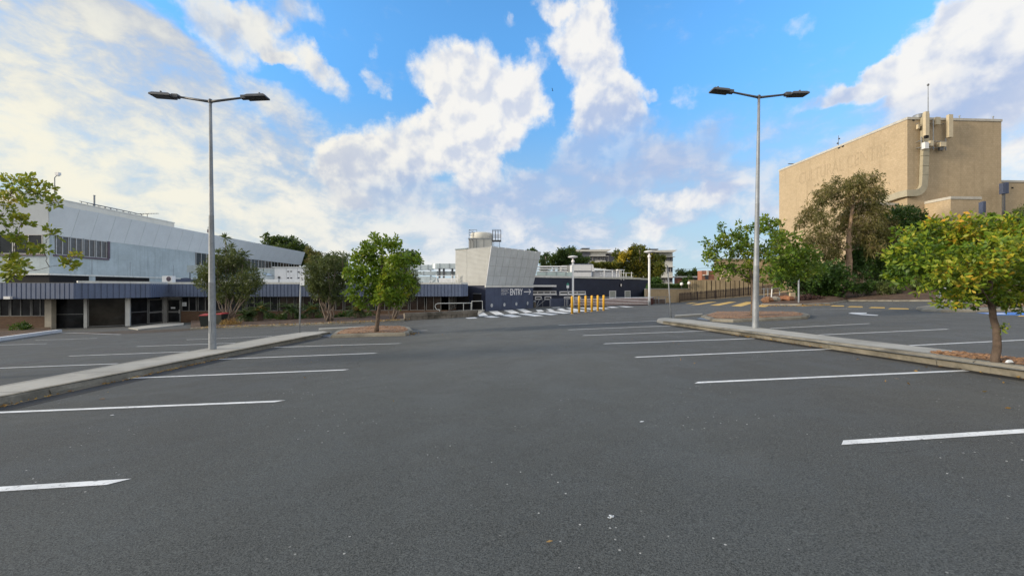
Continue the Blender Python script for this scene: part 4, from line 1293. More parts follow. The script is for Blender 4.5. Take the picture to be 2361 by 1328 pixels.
mb.prism(pts, b.z, a.z); mb.build('run', m_silver, r_)
mb = MB()
for px in (1014, 1036): X = S(px, 610, d).x; mb.box(X - .03, X + .03, d - .04, d + 1.54, b.z - .03, a.z + .03)
mb.build('flange', m_galv, r_)
mb = MB()
for px in (1012, 1022, 1042): X = S(px, 610, d).x; mb.box(X - .12, X + .12, d + .3, d + .55, ROOF, b.z - .002)
mb.build('bracket', m_darkmetal, r_)
# white guard rail and low box at the tower foot
r_ = thing('roof_railing', 'white guard rail on the roof left of the tower', 'railing', (*XY(1030, 48), ROOF))
mb = MB(); a, b = S(1006, 636, 48.2), S(1056, 636, 48.2)
for z in (a.z, a.z - .45): mb.tube([(a.x, 48.2, z), (b.x, 48.2, z)], .04, 6)
for X in (a.x, (a.x + b.x) / 2 + .6, b.x): mb.tube([(X, 48.2, ROOF), (X, 48.2, a.z + .2)], .04, 6)
mb.build('rails', m_paintwhite, r_)
mb = MB(); a, b = S(1012, 641, 49), S(1056, 641, 49); mb.box(a.x, b.x, 49, 49.8, ROOF, a.z); tag(mb.build('plant_box', m_paintwhite), 'low white plant box below the guard rail by the tower', 'plant box')
mb = MB(); a = S(992, 648, 46.5)
for px in (990, 994): q = S(px, 648, 46.5); mb.tube([(q.x, 46.5, ROOF), (q.x, 46.5, a.z), (q.x + .1, 46.5, a.z + .08), (q.x + .15, 46.5, a.z - .05)], .03, 6)
tag(mb.build('breather_pipes', m_paintwhite), 'pair of small hooked breather pipes on the roof edge', 'pipes')
# ================================================================= centre: entry tower, navy building, crossing furniture
A0, B0 = Vector((-3.2, 46.0)), Vector((2.92, 54.0))
WE = Wall(A0, B0); WE.n = Vector((WE.t.y, -WE.t.x))
LD = Vector((-WE.n.x, -WE.n.y))                       # runs back-left along the side face
ZC0, ZT = 1.86, 6.42
tw = thing('entry_tower', 'white clad entry tower with leaning perforated screen above a navy ENTRY wall', 'building', (-1, 50, gz(-1, 50)))
def cor(k, o=0.0): return A0 + LD * k + Vector((0, 0)) - WE.t * o
mb = MB()
mb.prism([A0, A0 + LD * 5.03, A0 + LD * 5.03 + WE.t * 9.5, B0 - WE.n * .02], gz(0, 50) - .8, ZC0 - .03)
mb.build('navy_base', m_navy, tw)
# horizontal ribbed cladding on the side
mb = MB(); z = ZC0; st = 0.155
while z < ZT - .01:
    z1 = min(z + st, ZT); zm = z + (z1 - z) * .72
    f0 = (z - ZC0) / (ZT - ZC0); f1 = (zm - ZC0) / (ZT - ZC0); f2 = (z1 - ZC0) / (ZT - ZC0)
    for (za, zb, fa, fb, oa, ob) in ((z, zm, f0, f1, .045, .02), (zm, z1, f1, f2, .02, .0)):
        for (k0, k1) in ((None, 2.98), (3.02, 5.03)):
            pa = cor(-0.9 * fa if k0 is None else k0, oa); pb = cor(k1, oa); pc = cor(k1, ob); pd = cor(-0.9 * fb if k0 is None else k0, ob)
            mb.poly([(pb.x, pb.y, za), (pa.x, pa.y, za), (pd.x, pd.y, zb), (pc.x, pc.y, zb)])
    z = z1
mb.build('ribbed_cladding', m_corr, tw)
mb = MB()
bt = [A0, A0 + LD * 5.03, A0 + LD * 5.03 + WE.t * 9.5, B0]
tp = [A0 + WE.n * .86, A0 + LD * 5.03, A0 + LD * 5.03 + WE.t * 9.5, B0 + WE.n * .86 + WE.t * .5]
mb.hexa([(p.x, p.y, ZC0) for p in bt[::-1]] + [(p.x, p.y, ZT - .02) for p in tp[::-1]])
mb.build('tower_core', m_corr, tw)
mb = MB()
e0, e1 = cor(5.05, .06), cor(2.9, .06); mb.seg(e0, e1, ZT - .02, ZT + .10, -.05, .3, -WE.t * -1)
mb.build('cap_flashing', M('slate_flashing', (0.16, 0.22, 0.26), 0.5, 0.1, 2), tw)
# leaning screen in sheets
mb = MB(); nx, nz = 8, 4
def scr(u, v, o):
    bot = A0.lerp(B0, u); top = (A0 + WE.n * .9).lerp(B0 + WE.n * .95 + WE.t * .62, u)
    p = bot.lerp(top, v) + WE.n * o
    zz = ZC0 + .02 + (ZT + .06 + .10 * u - ZC0) * v
    return Vector((p.x, p.y, zz))
for i in range(nx):
    for j in range(nz):
        u0, u1, v0, v1 = i / nx + .002, (i + 1) / nx - .002, j / nz + .003, (j + 1) / nz - .003
        o = .05 + .004 * math.sin(i * 2.1 + j * 1.3)
        q = [scr(u0, v0, o), scr(u1, v0, o), scr(u1, v1, o), scr(u0, v1, o)]
        r = [scr(u0, v0, o - .03), scr(u1, v0, o - .03), scr(u1, v1, o - .03), scr(u0, v1, o - .03)]
        mb.hexa(r + q)
mb.build('perforated_screen', m_mesh, tw)
mb = MB()
a, b = scr(0, 0, .08), scr(0, 1, .08); mb.tube([a, b], .06, 6); mb.build('screen_edge', m_paintwhite, tw)
mb = MB(); WE.box(mb, -.1, WE.L + .05, ZC0 - .24, ZC0, 0.003, 0.16); mb.build('white_band', m_whitesteel, tw)
# navy entry wall in sheets
zg = gz(0, 50) - .5
ew = None
mb = MB(); k = 6
for i in range(k):
    WE.box(mb, WE.L * i / k + .01, WE.L * (i + 1) / k - .01, zg - .4, ZC0 - .245, 0.003, 0.06)
ew = mb.build('entry_wall', m_navy2, tw)
def on(px, py, o=.065):
    s = WE.s(px, o); p = WE.P(s, o); return Vector((p.x, p.y, EYE + (CY - py) * p.y / F)), s
p0, sA = on(1176.2, 680.3); p1, sB = on(1205, 680.3); zt = on(1190, 666)[0].z; zb = on(1190, 680.3)[0].z
T3 = Vector((WE.t.x, WE.t.y, 0))
text_mesh('entry_lettering', 'ENTRY', (p0.x, p0.y, zb), T3, (0, 0, 1), sB - sA, zt - zb, m_letter, ew, .012, .014)
for i, tx in enumerate(('Customer Service Centre', 'Redcliffe Art Gallery', 'Redcliffe Computer Ctr', 'Library Office')):
    x1 = (1174, 1170.5, 1174, 1168)[i]
    q0, sa = on(1155.4, 668.2 + i * 3.95); q1, sb = on(x1, 668.2 + i * 3.95)
    text_mesh('small_lettering', tx, (q0.x, q0.y, q0.z), T3, (0, 0, 1), sb - sa, .125, m_letter, ew, .010, .006)
# arrow
mb = MB()
def bar(xa, ya, xb, yb, w):
    a, _ = on(xa, ya); b, _ = on(xb, yb); dv = (b - a); L = dv.length; dv.normalize()
    nn = Vector((WE.n.x, WE.n.y, 0)); up_ = nn.cross(dv)
    mb.obox((a + b) / 2 + nn * .004, L / 2, w / 2, .006, dv, up_, nn)
bar(1208, 673, 1223, 672.6, .11); mb.build('arrow_shaft', m_letter, ew)
mb = MB(); bar(1219.3, 666.6, 1223.6, 672.4, .10); mb.build('arrow_barb', m_letter, ew)
mb = MB(); bar(1219.3, 679, 1223.4, 672.9, .10); mb.build('arrow_barb', m_letter, ew)
for px, py in ((1133.8, 704.3), (1163, 702.5), (1190.5, 700.8), (1216.4, 699.3)):
    c, _ = on(px, py, .062); nn = Vector((WE.n.x, WE.n.y, 0)); uu = T3
    ring = MB(); 
    vs = [c + nn * .01 + (uu * math.cos(t) * .22 + Vector((0, 0, 1)) * math.sin(t) * .22) for t in [2 * math.pi * i / 18 for i in range(18)]]
    ring.poly(vs)
    d_ = ring.build('wall_disc', m_signwhite, ew)
    ring = MB(); ring.tube([c + nn * .016 + (uu * math.cos(t) * .13 + Vector((0, 0, 1)) * math.sin(t) * .13) for t in [2 * math.pi * i / 12 for i in range(13)]], .022, 4)
    ring.build('ring_mark', m_navy2, d_)
# door and light strip on the shaded side
mb = MB(); p = cor(1.9, .03); q = cor(0.6, .03); mb.seg(p, q, gz(p.x, p.y) - .3, gz(p.x, p.y) + 2.1, 0, .04, Vector(WE.t) * -1); mb.build('side_door', m_dark, tw)
mb = MB(); mb.seg(p, q, gz(p.x, p.y) + 2.15, gz(p.x, p.y) + 2.22, 0, .12, Vector(WE.t) * -1); mb.build('door_hood', m_galv, tw)

# cooling tower on the roof behind
d = 52.5
a, b = S(1080.5, 549, d), S(1133.5, 573, d); r_ = thing('cooling_tower', 'cream cooling tower with a round top behind the entry tower roof', 'cooling tower', ((a.x + b.x) / 2, d + 1.6, ZT - .2))
mb = MB(); mb.box(a.x, b.x, d, d + 3.1, ZT - 1.4, a.z); mb.build('casing', m_corr, r_)
cx_ = (a.x + b.x) / 2; zt = S(1110, 534.5, d).z
mb = MB(); mb.smooth = True; R_ = (b.x - a.x) / 2 - .02
mb.lathe((cx_ + .05, d + 1.56, a.z + .002), [(R_ * .985, 0), (R_ * .985, .02), (R_, .05), (R_, zt - a.z - .25), (R_ * .97, zt - a.z - .05), (R_ * .9, zt - a.z), (.1, zt - a.z + .08)], 28); mb.build('fan_drum', m_roofcream, r_)
mb = MB(); mb.box(a.x - .06, b.x + .06, d - .06, d + 3.16, a.z - .14, a.z - .002); mb.build('ledge', m_galv, r_)
mb = MB()
for f in (.34, .66): X = a.x + (b.x - a.x) * f; mb.box(X - .02, X + .02, d - .02, d - .003, ZT, a.z - .15)
mb.build('panel_joint', m_darkmetal, r_)
mb = MB()
for px in (1085, 1092): 
    q = S(px, 555, d); mb.tube([(q.x, d - .12, ZT - .2), (q.x, d - .12, q.z), (q.x - .08, d - .12, q.z + .12), (q.x - .22, d - .12, q.z + .08)], .035, 6)
mb.build('pipes', m_darkmetal, r_)
mb = MB(); g0, g1 = S(1081, 529.5, d), S(1099, 529.5, d)
for z in (g0.z, g0.z - .35, g0.z - .7): mb.tube([(g0.x, d + .3, z), (g1.x, d + .3, z)], .025, 5); mb.tube([(g0.x, d + .3, z), (g0.x + .3, d + 2.2, z)], .025, 5)
for X in (g0.x, (g0.x + g1.x) / 2, g1.x): mb.tube([(X, d + .3, a.z), (X, d + .3, g0.z)], .025, 5)
mb.build('guard_rail', m_darkmetal, r_)
# ladder cage platform
c0, c1 = S(1135.5, 530, d), S(1154.5, 530, d); zf = S(1140, 553.5, d).z
r_ = thing('ladder_cage', 'dark steel caged platform beside the cooling tower', 'platform', ((c0.x + c1.x) / 2, d, ZT - .2))
mb = MB()
for X in (c0.x, c0.x + (c1.x - c0.x) * .33, c0.x + (c1.x - c0.x) * .66, c1.x):
    for Y in (d, d + 1.1): mb.tube([(X, Y, zf), (X, Y, c0.z)], .028, 5)
for z in (c0.z, c0.z - .65, zf + .45):
    for Y in (d, d + 1.1): mb.tube([(c0.x, Y, z), (c1.x, Y, z)], .028, 5)
    for X in (c0.x, c1.x): mb.tube([(X, d, z), (X, d + 1.1, z)], .028, 5)
mb.build('cage', m_darkmetal, r_)
mb = MB(); mb.box(c0.x - .05, c1.x + .05, d - .05, d + 1.15, zf - .14, zf); mb.build('deck', m_darkmetal, r_)
mb = MB()
for X in (c0.x + .15, c1.x - .15): mb.tube([(X, d + .4, ZT - 1), (X, d + .4, zf - .14)], .03, 5)
for i in range(5): mb.tube([(c0.x + .15, d + .4, ZT + .1 + .28 * i), (c1.x - .15, d + .4, ZT + .1 + .28 * i)], .02, 5)
mb.build('ladder', m_darkmetal, r_)

# ---- navy building
WN = Wall(XY(1210, 58.6), XY(1476, 73.5)); ZN = 3.18
nb = thing('council_building', 'long navy painted building with white framed slot windows and white cornice', 'building', (12, 66, gz(12, 66)))
mb = MB(); q = [WN.P(0), WN.P(WN.L), XY(1494, 76.5), XY(1490, 92), XY(1200, 84)]
mb.prism(q, -3.0, ZN); mb.build('wall', m_navy, nb)
mb = MB(); WN.box(mb, 0, WN.L + .1, ZN + .002, ZN + .32, -.4, .10)
W_ = Wall(XY(1476, 73.6), XY(1494, 76.6)); W_.box(mb, .1, W_.L, ZN - .05, ZN + .26, -.4, .08); mb.build('cornice', m_whitesteel, nb)
mb = MB(); W_.box(mb, .02, W_.L, -3, ZN - .06, -.1, .004); mb.build('end_wall', m_navy, nb)
mb = MB(); WN.pbox(mb, 1228, 1283, 657.2, 661.6, 0.01, 1.0); mb.build('canopy', m_paintwhite, nb)
def nwin(x0, x1, y0, y1, mull, glass=m_glass, w=.14, sill=True):
    s0, s1 = WN.s(x0), WN.s(x1); xm = (x0 + x1) / 2
    z0, z1 = WN.z(xm, y1), WN.z(xm, y0)
    m1 = MB(); WN.frame(m1, s0, s1, z0, z1, w, 0.0, .09, [s0 + (s1 - s0) * (i + 1) / (mull + 1) for i in range(mull)])
    if sill: WN.box(m1, s0 - .1, s1 + .1, z0 - .16, z0 - .002, 0.0, .14)
    f = m1.build('window', m_paintwhite, nb)
    m2 = MB(); WN.box(m2, s0 + .04, s1 - .04, z0 + .04, z1 - .04, 0.004, .03); m2.build('pane', glass, f)
nwin(1224, 1282, 671, 678.2, 3); nwin(1289.5, 1349.5, 671.5, 678.4, 2)
nwin(1233, 1248, 683.5, 691, 0, sill=False); nwin(1255, 1270, 683.5, 691, 0, sill=False); nwin(1300, 1314.5, 684, 689, 0, sill=False); nwin(1324, 1339, 684, 689, 0, sill=False)
m_gb = brickmat('glass_block', (0.26, 0.29, 0.27), (0.36, 0.38, 0.36), (0.55, 0.56, 0.54), .3, .3, .04, math.atan2(WN.t.y, WN.t.x), rough=.25)
nwin(1404.5, 1419.5, 670.3, 687.5, 0, m_gb, sill=False); nwin(1440, 1453, 670.3, 687.5, 0, m_gb, sill=False)
# bulkhead light
c = S(1430.6, 657.5, 70.2)
mb = MB(); s_ = WN.s(1430.6); p = WN.P(s_, .1); nn = Vector((WN.n.x, WN.n.y, 0)); tt = Vector((WN.t.x, WN.t.y, 0))
mb.tube([Vector((p.x, p.y, c.z)) - nn * .1, Vector((p.x, p.y, c.z)) + nn * .05], .31, 16); bl = mb.build('wall_light', m_dark, nb)
mb = MB(); mb.poly([Vector((p.x, p.y, c.z)) + nn * .06 + tt * (.17 * math.cos(t)) + Vector((0, 0, .26 * math.sin(t))) for t in [2 * math.pi * i / 14 for i in range(14)]]); mb.build('diffuser', m_globe, bl)
# retaining panel + door recess under the windows
WP = Wall(XY(1228, 57.4), XY(1312, 60))
mb = MB(); WP.box(mb, WP.s(1270), WP.s(1311), -2.6, WP.z(1290, 688.5), -.3, 0); tag(mb.build('low_wall', m_navy2), 'low slate blue wall beside the entry stair rails', 'wall')
# roof structures on navy building
def fb(mb, x0, x1, y0, y1, d, dep):
    a, b = S(x0, y0, d), S(x1, y1, d); mb.box(a.x, b.x, d, d + dep, b.z, a.z); return a, b
r_ = thing('glass_balustrade', 'pale glass balustrade on the navy roof right of the tower', 'balustrade', (*XY(1280, 66), ZN))
mb = MB()
for x0, x1 in ((1237, 1259), (1259.5, 1282), (1282.5, 1304), (1304.5, 1322)): fb(mb, x0, x1, 627.5, 639.5, 67, .04)
mb.build('panels', m_glasspanel, r_)
mb = MB()
for x in (1259.2, 1282.2, 1304.2): a = S(x, 627, 67); mb.box(a.x - .04, a.x + .04, 66.95, 67.08, ZN, a.z)
mb.build('posts', m_galv, r_)
r_ = thing('roof_pipes', 'pair of white horizontal pipes on stands over the navy roof', 'pipes', (*XY(1270, 72), ZN))
mb = MB()
for y, rr_ in ((615, .14), (620.5, .12), (626, .10)):
    a, b = S(1238, y, 72), S(1307, y, 72); mb.tube([a, b], rr_, 8)
mb.build('pipe', m_paintwhite, r_)
for x in (1246, 1276, 1279, 1297, 1300):
    mb = MB(); a = S(x, 617, 72); mb.box(a.x - .12, a.x + .12, 72.15, 72.5, ZN, a.z); mb.build('stand', m_corr, r_)
m_white2 = m_paintwhite
r_ = thing('roof_plantroom', 'white plant room box with navy stripe on the navy roof', 'plant room', (*XY(1343, 76), ZN))
mb = MB(); fb(mb, 1321, 1363.5, 609.2, 640, 76, 4); mb.build('box', m_paintwhite, r_)
mb = MB(); fb(mb, 1319.5, 1364, 607.8, 609, 75.9, 4.2); mb.build('cap', m_navy2, r_)
mb = MB(); fb(mb, 1322, 1364, 624.6, 626.6, 75.93, .05); mb.build('stripe', m_navy, r_)
mb = MB(); a, b = S(1364, 609.5, 76), S(1371, 626, 76); mb.hexa([(a.x, 76.02, b.z), (b.x, 76.02, b.z), (b.x, 79, b.z), (a.x, 79, b.z), (a.x, 76.02, a.z), (a.x + .3, 76.02, a.z), (a.x + .3, 79, a.z), (a.x, 79, a.z)]); mb.build('side_slope', m_paintwhite, r_)
r_ = thing('roof_shed', 'low white roof sloping down to the right beside the plant room', 'roof', (*XY(1400, 80), ZN))
mb = MB(); a, b, c, e = S(1370, 614, 81), S(1432, 621.5, 81), S(1432, 623.5, 78), S(1366, 623.5, 78)
mb.hexa([(e.x, 78, e.z - .1), (c.x, 78, c.z - .1), (b.x, 86, b.z - .1), (a.x, 86, a.z - .1), tuple(e), tuple(c), (b.x, 86, b.z), (a.x, 86, a.z)]); mb.build('roof', m_roofcream, r_)
mb = MB(); fb(mb, 1368, 1428, 624.2, 640, 78.4, 6); mb.build('walls', m_paintwhite, r_)
mb = MB(); fb(mb, 1296, 1316, 612, 624, 84, 4); fb(mb, 1310, 1322, 614, 628, 83.5, .3); tag(mb.build('roof_hatch', m_corr), 'small cream roof hatch left of the white plant room', 'roof hatch')
r_ = thing('roof_railing', 'white guard rails and ladder top on the navy roof edge', 'railing', (*XY(1440, 72), ZN))
mb = MB(); WN_ = lambda px, o=-.6: WN.P(WN.s(px), o)
for z0_, x0, x1 in ((630, 1390, 1428), (635.5, 1390, 1428), (629.3, 1437, 1465), (638, 1437, 1465)):
    a, b = WN_(x0), WN_(x1); za = WN.z((x0 + x1) / 2, z0_); mb.tube([(a.x, a.y, za), (b.x, b.y, za)], .06, 6)
for x, yt in ((1399, 623), (1418, 623), (1428, 622), (1434, 622), (1449.5, 629), (1462, 627)):
    a = WN_(x); mb.tube([(a.x, a.y, ZN + .3), (a.x, a.y, WN.z(x, yt))], .07, 6)
mb.build('rails', m_paintwhite, r_)
mb = MB(); 
for x in (1430, 1436): 
    a = WN_(x, .2); mb.tube([(a.x, a.y, ZN - .2), (a.x, a.y, WN.z(x, 624)), (a.x + .3, a.y + .5, WN.z(x, 622.2))], .06, 6)
a, b = WN_(1426), WN_(1440); z = WN.z(1433, 622.4); mb.seg(a, b, z - .08, z + .08, 0, .5, WN.n); mb.build('ladder_head', m_paintwhite, r_)

# ---- brick steps
WSx = Wall(XY(1313, 57.0), XY(1496, 51.5))
st_ = thing('brick_steps', 'wide flight of red brick steps with white edged treads below the navy wall', 'steps', (*XY(1400, 54), gz(13, 54)))
m_brickstep = M('dark_red_brick', (0.085, 0.026, 0.02), 0.9, 0.3, 3.0)
nst = 5
for i in range(nst):
    mb = MB(); b0 = -1.35 + .195 * i
    q = [WSx.P(0, -.32 * i), WSx.P(WSx.L, -.32 * i), WSx.P(WSx.L, -.32 * (i + 1) - (2.4 if i == nst - 1 else 0)), WSx.P(0, -.32 * (i + 1) - (2.4 if i == nst - 1 else 0))]
    ba = gz(*WSx.P(0)); bb = gz(*WSx.P(WSx.L)); 
    f = lambda x, y: ba + (bb - ba) * max(0, min(1, (Vector((x, y)) - WSx.A).dot(WSx.t) / WSx.L))
    mb.prism(q, lambda x, y: f(x, y) - .3, lambda x, y: f(x, y) + .195 * (i + 1) - .075); stp = mb.build('step', m_brickstep, st_)
    mb = MB(); q2 = [WSx.P(-.02, -.32 * i + .04), WSx.P(WSx.L, -.32 * i + .04), q[2], q[3]]
    mb.prism(q2, lambda x, y: f(x, y) + .195 * (i + 1) - .073, lambda x, y: f(x, y) + .195 * (i + 1)); mb.build('tread', M('pale_pink_tread', (0.76, 0.70, 0.67), 0.8, 0.15, 2.0) if i == 0 else bpy.data.materials['pale_pink_tread'], stp)
def handrail(name, label, pts, posts, foot, rad=.035, mat=m_galv, group=None):
    """pts: rail polyline; posts: xy list with rail height"""
    r = thing(name, label, 'handrail', (pts[0][0], pts[0][1], min(p[2] for p in pts)), group)
    m1 = MB(); m1.smooth = True; m1.tube(pts, rad, 8); m1.build('rail', mat, r)
    for p in posts:
        m2 = MB(); m2.tube([(p[0], p[1], foot(p[0], p[1])), (p[0], p[1], p[2])], rad * .9, 6); m2.build('post', mat, r)
    return r
zr = S(1400, 685.3, 54.5).z
P_ = [WSx.P(WSx.s(x), -1.9) for x in (1326, 1380, 1430, 1470, 1500)]
PA = XY(1548, 55.2)
handrail('handrail', 'long steel handrail along the top of the brick steps', [S(1326, 687, P_[0].y - .6)] + [(p.x, p.y, S(1400, 685, p.y).z) for p in P_] + [S(1522, 684.2, 54.5), S(1548, 684.5, 55.2)],
         [(WSx.P(WSx.s(x), -1.9).x, WSx.P(WSx.s(x), -1.9).y, S(1400, 685, WSx.P(WSx.s(x), -1.9).y).z) for x in (1355, 1373, 1408, 1444, 1463, 1480)], lambda x, y: gz(x, y) - .1 + .8)
r_ = thing('railing', 'steel ramp railing in front of the low tan wall', 'railing', (*XY(1520, 54), gz(20, 54)))
mb = MB()
for (a, b, y) in ((1499, 1535, 689.5), (1499, 1535, 702)):
    mb.tube([S(a, y, 54.3), S(b, y - .5, 54.3)], .035, 6)
for x in (1500, 1512, 1519, 1534): mb.tube([S(x, 703.5, 54.3), S(x, 684.5, 54.3)], .035 if x != 1519 else .05, 6)
mb.build('bars', m_galv, r_)
mb = MB(); a, b = S(1500, 690, 54.8), S(1534.5, 700, 54.8); mb.box(a.x, b.x, 54.8, 54.86, b.z, a.z)
mb.build('mesh_panel', M('brown_mesh_panel', (0.13, 0.10, 0.09), 0.8, 0.2, 3), r_)
# entry stair rails
handrail('handrail', 'short sloping steel handrail nearest the ENTRY wall corner', [S(1236, 708.5, 55.5), S(1244.5, 689, 57.5), S(1251, 689, 57.6), S(1251.4, 691, 57.6)], [tuple(S(1251.4, 691, 57.6))], lambda x, y: gz(x, y))
handrail('handrail', 'sloping steel handrail between the entry stair and low blue wall', [S(1236.5, 708, 55.2), S(1260, 689, 57.4), S(1266, 689, 57.5), S(1267.4, 691, 57.5)], [tuple(S(1267.4, 691, 57.5))], lambda x, y: gz(x, y))
mb = MB()
for x in (1302, 1306): a = S(x, 689, 59); mb.tube([(a.x, 59, gz(a.x, 59)), (a.x, 59, a.z)], .04, 6)
a, b = S(1302, 689, 59), S(1310, 689, 59); mb.tube([a, b], .04, 6)
tag(mb.build('handrail', m_galv), 'short upright steel rail just left of the brick steps', 'handrail')
a = S(1232.5, 693, 55.2)
r_ = thing('litter_bin', 'slim brown post bin beside the ENTRY wall corner', 'bin', (a.x, 55.2, gz(a.x, 55.2)))
mb = MB(); mb.lathe((a.x, 55.2, gz(a.x, 55.2)), [(.16, 0), (.18, .2), (.18, .75), (.15, .8)], 12); mb.build('body', M('brown_steel', (0.14, 0.125, 0.10), .6, .2, 3), r_)
mb = MB(); mb.lathe((a.x, 55.2, gz(a.x, 55.2) + .802), [(.20, 0), (.2, .12), (.08, .22)], 12); mb.build('hood', m_galv, r_)

# ---- yellow bollards
def bollard(label):
    r = thing('bollard', label, 'bollard', (0, 0, 0), 'yellow bollards along the crossing')
    m1 = MB(); m1.smooth = True; m1.lathe((0, 0, 0), [(.105, 0), (.105, 1.44), (.10, 1.49), (.06, 1.52)], 18); m1.build('post', m_bolyellow, r)
    m1 = MB(); m1.lathe((0, 0, 0), [(.15, -.02), (.15, .02), (.106, .025)], 16); m1.build('base_ring', m_conc, r)
    return r
BP = [(1319, 724, 'yellow bollard in front of the white lamp post'), (1335.2, 721.8, 'yellow bollard second from the near end of the row'), (1350.4, 720.3, 'yellow bollard third from the near end of the row'),
      (1364.6, 719.2, 'yellow bollard third from the far end of the row'), (1378.3, 717.2, 'yellow bollard second from the far end of the row'), (1391.8, 716.4, 'yellow bollard at the far end of the row, nearest the steps')]
b0_ = None
for px, py, lb in BP:
    if b0_ is None: b0_ = bollard(lb); o = b0_
    else: o = copy_tree(b0_); o['label'] = lb
    o.location = G(px, py)
# ---- white disc lamps
def disc_lamp(label):
    r = thing('lamp_post', label, 'lamp post', (0, 0, 0), 'white disc lamps by the navy building')
    m1 = MB(); m1.smooth = True; m1.lathe((0, 0, 0), [(.165, -.1), (.165, 1.2), (.145, 1.25), (.135, 6.3), (.13, 6.32)], 16); m1.build('pole', m_paintwhite, r)
    m1 = MB(); m1.smooth = True; m1.lathe((0, 0, 6.322), [(.15, 0), (.2, .1), (.22, .3), (.1, .42), (.07, .62)], 16); m1.build('lamp_head', m_globe, r)
    m1 = MB(); m1.smooth = True; m1.lathe((0, 0, 6.95), [(.25, 0), (.62, .12), (.70, .18), (.60, .27), (.2, .36)], 24); m1.build('reflector_disc', m_paintwhite, r)
    m1 = MB(); m1.box(-.12, .12, -.185, -.16, .1, .5); m1.build('access_cover', m_galv, r)
    return r
l0 = disc_lamp('white disc topped lamp post rising behind the nearest yellow bollard')
l0.location = (*XY(1321, 53), gz(8.4, 53) - .25)
l1 = copy_tree(l0); l1['label'] = 'white disc topped lamp post at the right end of the brick steps'; l1.location = (*XY(1497, 51.2), gz(18.3, 51.2) - .05)
# ---- green sign
a = S(1309, 666, 50)
r_ = thing('street_sign', 'small green and white sign on a thin pole by the crossing', 'sign', (a.x, 50, gz(a.x, 50)))
mb = MB(); mb.tube([(a.x, 50, gz(a.x, 50)), (a.x, 50, S(1309, 652, 50).z)], .035, 8); mb.build('pole', m_galv, r_)
mb = MB(); a, b = S(1306.3, 658, 49.93), S(1312, 664.3, 49.93); mb.box(a.x, b.x, 49.92, 49.95, b.z, a.z); mb.build('white_plate', m_signwhite, r_)
mb = MB(); a, b = S(1306.3, 653, 49.93), S(1312, 657.6, 49.93); c = (a.x + b.x) / 2; mb.add([(a.x, 49.93, b.z), (b.x, 49.93, b.z), (b.x, 49.93, (a.z + b.z) / 2 + .05), (c, 49.93, a.z + .08), (a.x, 49.93, (a.z + b.z) / 2 + .05)], [[0, 1, 2, 3, 4]])
mb.build('green_plate', m_green, r_)

# ---- low stone wall and ramp rails left of the crossing
q0, q1, q2 = G(933, 739), G(1000, 735.5), G(1102, 729.5)
WL = Wall(q0, q2)
mb = MB(); hts = .62
k = 13
for i in range(k):
    a, b = WL.P(WL.L * i / k + .015), WL.P(WL.L * (i + 1) / k - .015)
    z = min(gz(*a), gz(*b)); 
    h = .30 + .05 * math.sin(i * 2.3)
    mb.seg(a, b, z - .2, z + h, -.35, .02 * math.sin(i * 3.1), WL.n)
    mb.seg(WL.P(WL.L * i / k), WL.P(WL.L * (i + 1) / k), z + h + .003, z + .56, -.4, .05, WL.n)
tag(mb.build('block_wall', m_stone), 'low stained concrete block wall below the ramp rail', 'wall')
mb = MB(); mb.prism([WL.P(0, -.36), WL.P(WL.L, -.36), XY(1117, 45.5), XY(1060, 44.5), XY(1000, 40)], -2.6, -.98)
tag(mb.build('ramp_path', m_conc), 'concrete ramp behind the block wall', 'ramp', kind='structure')
d = WL.P(WL.L * .5).y + .2
dR = d
rail = [S(1013.5, 714, d), S(1008, 714, d), S(1004, 710, d), S(1003, 706, d), S(1005, 701.5, d), S(1010, 699.6, d), S(1087, 698.6, d + 1.2)]
handrail('handrail', 'white steel ramp rail with a looped end in front of the office windows', rail, [tuple(S(1013.5, 714, d)), tuple(S(1068.5, 698.8, d + .9)), tuple(S(1086, 698.6, d + 1.2))], lambda x, y: gz(x, y) + .25, .033, m_whitesteel)
d = dR + 2.6
handrail('handrail', 'square white rail at the head of the ramp by the navy wall', [S(1088, 717, d), S(1088, 694.5, d), S(1112, 694, d + .8), S(1112.6, 716, d + .8)], [], lambda x, y: 0, .033, m_whitesteel)
a = S(979.5, 722, dR + .3); mb = MB(); mb.tube([(a.x, a.y, gz(a.x, a.y)), (a.x, a.y, S(979.5, 707, dR).z)], .03, 6)
tag(mb.build('marker_stake', m_greybark), 'thin grey stake behind the block wall', 'stake')

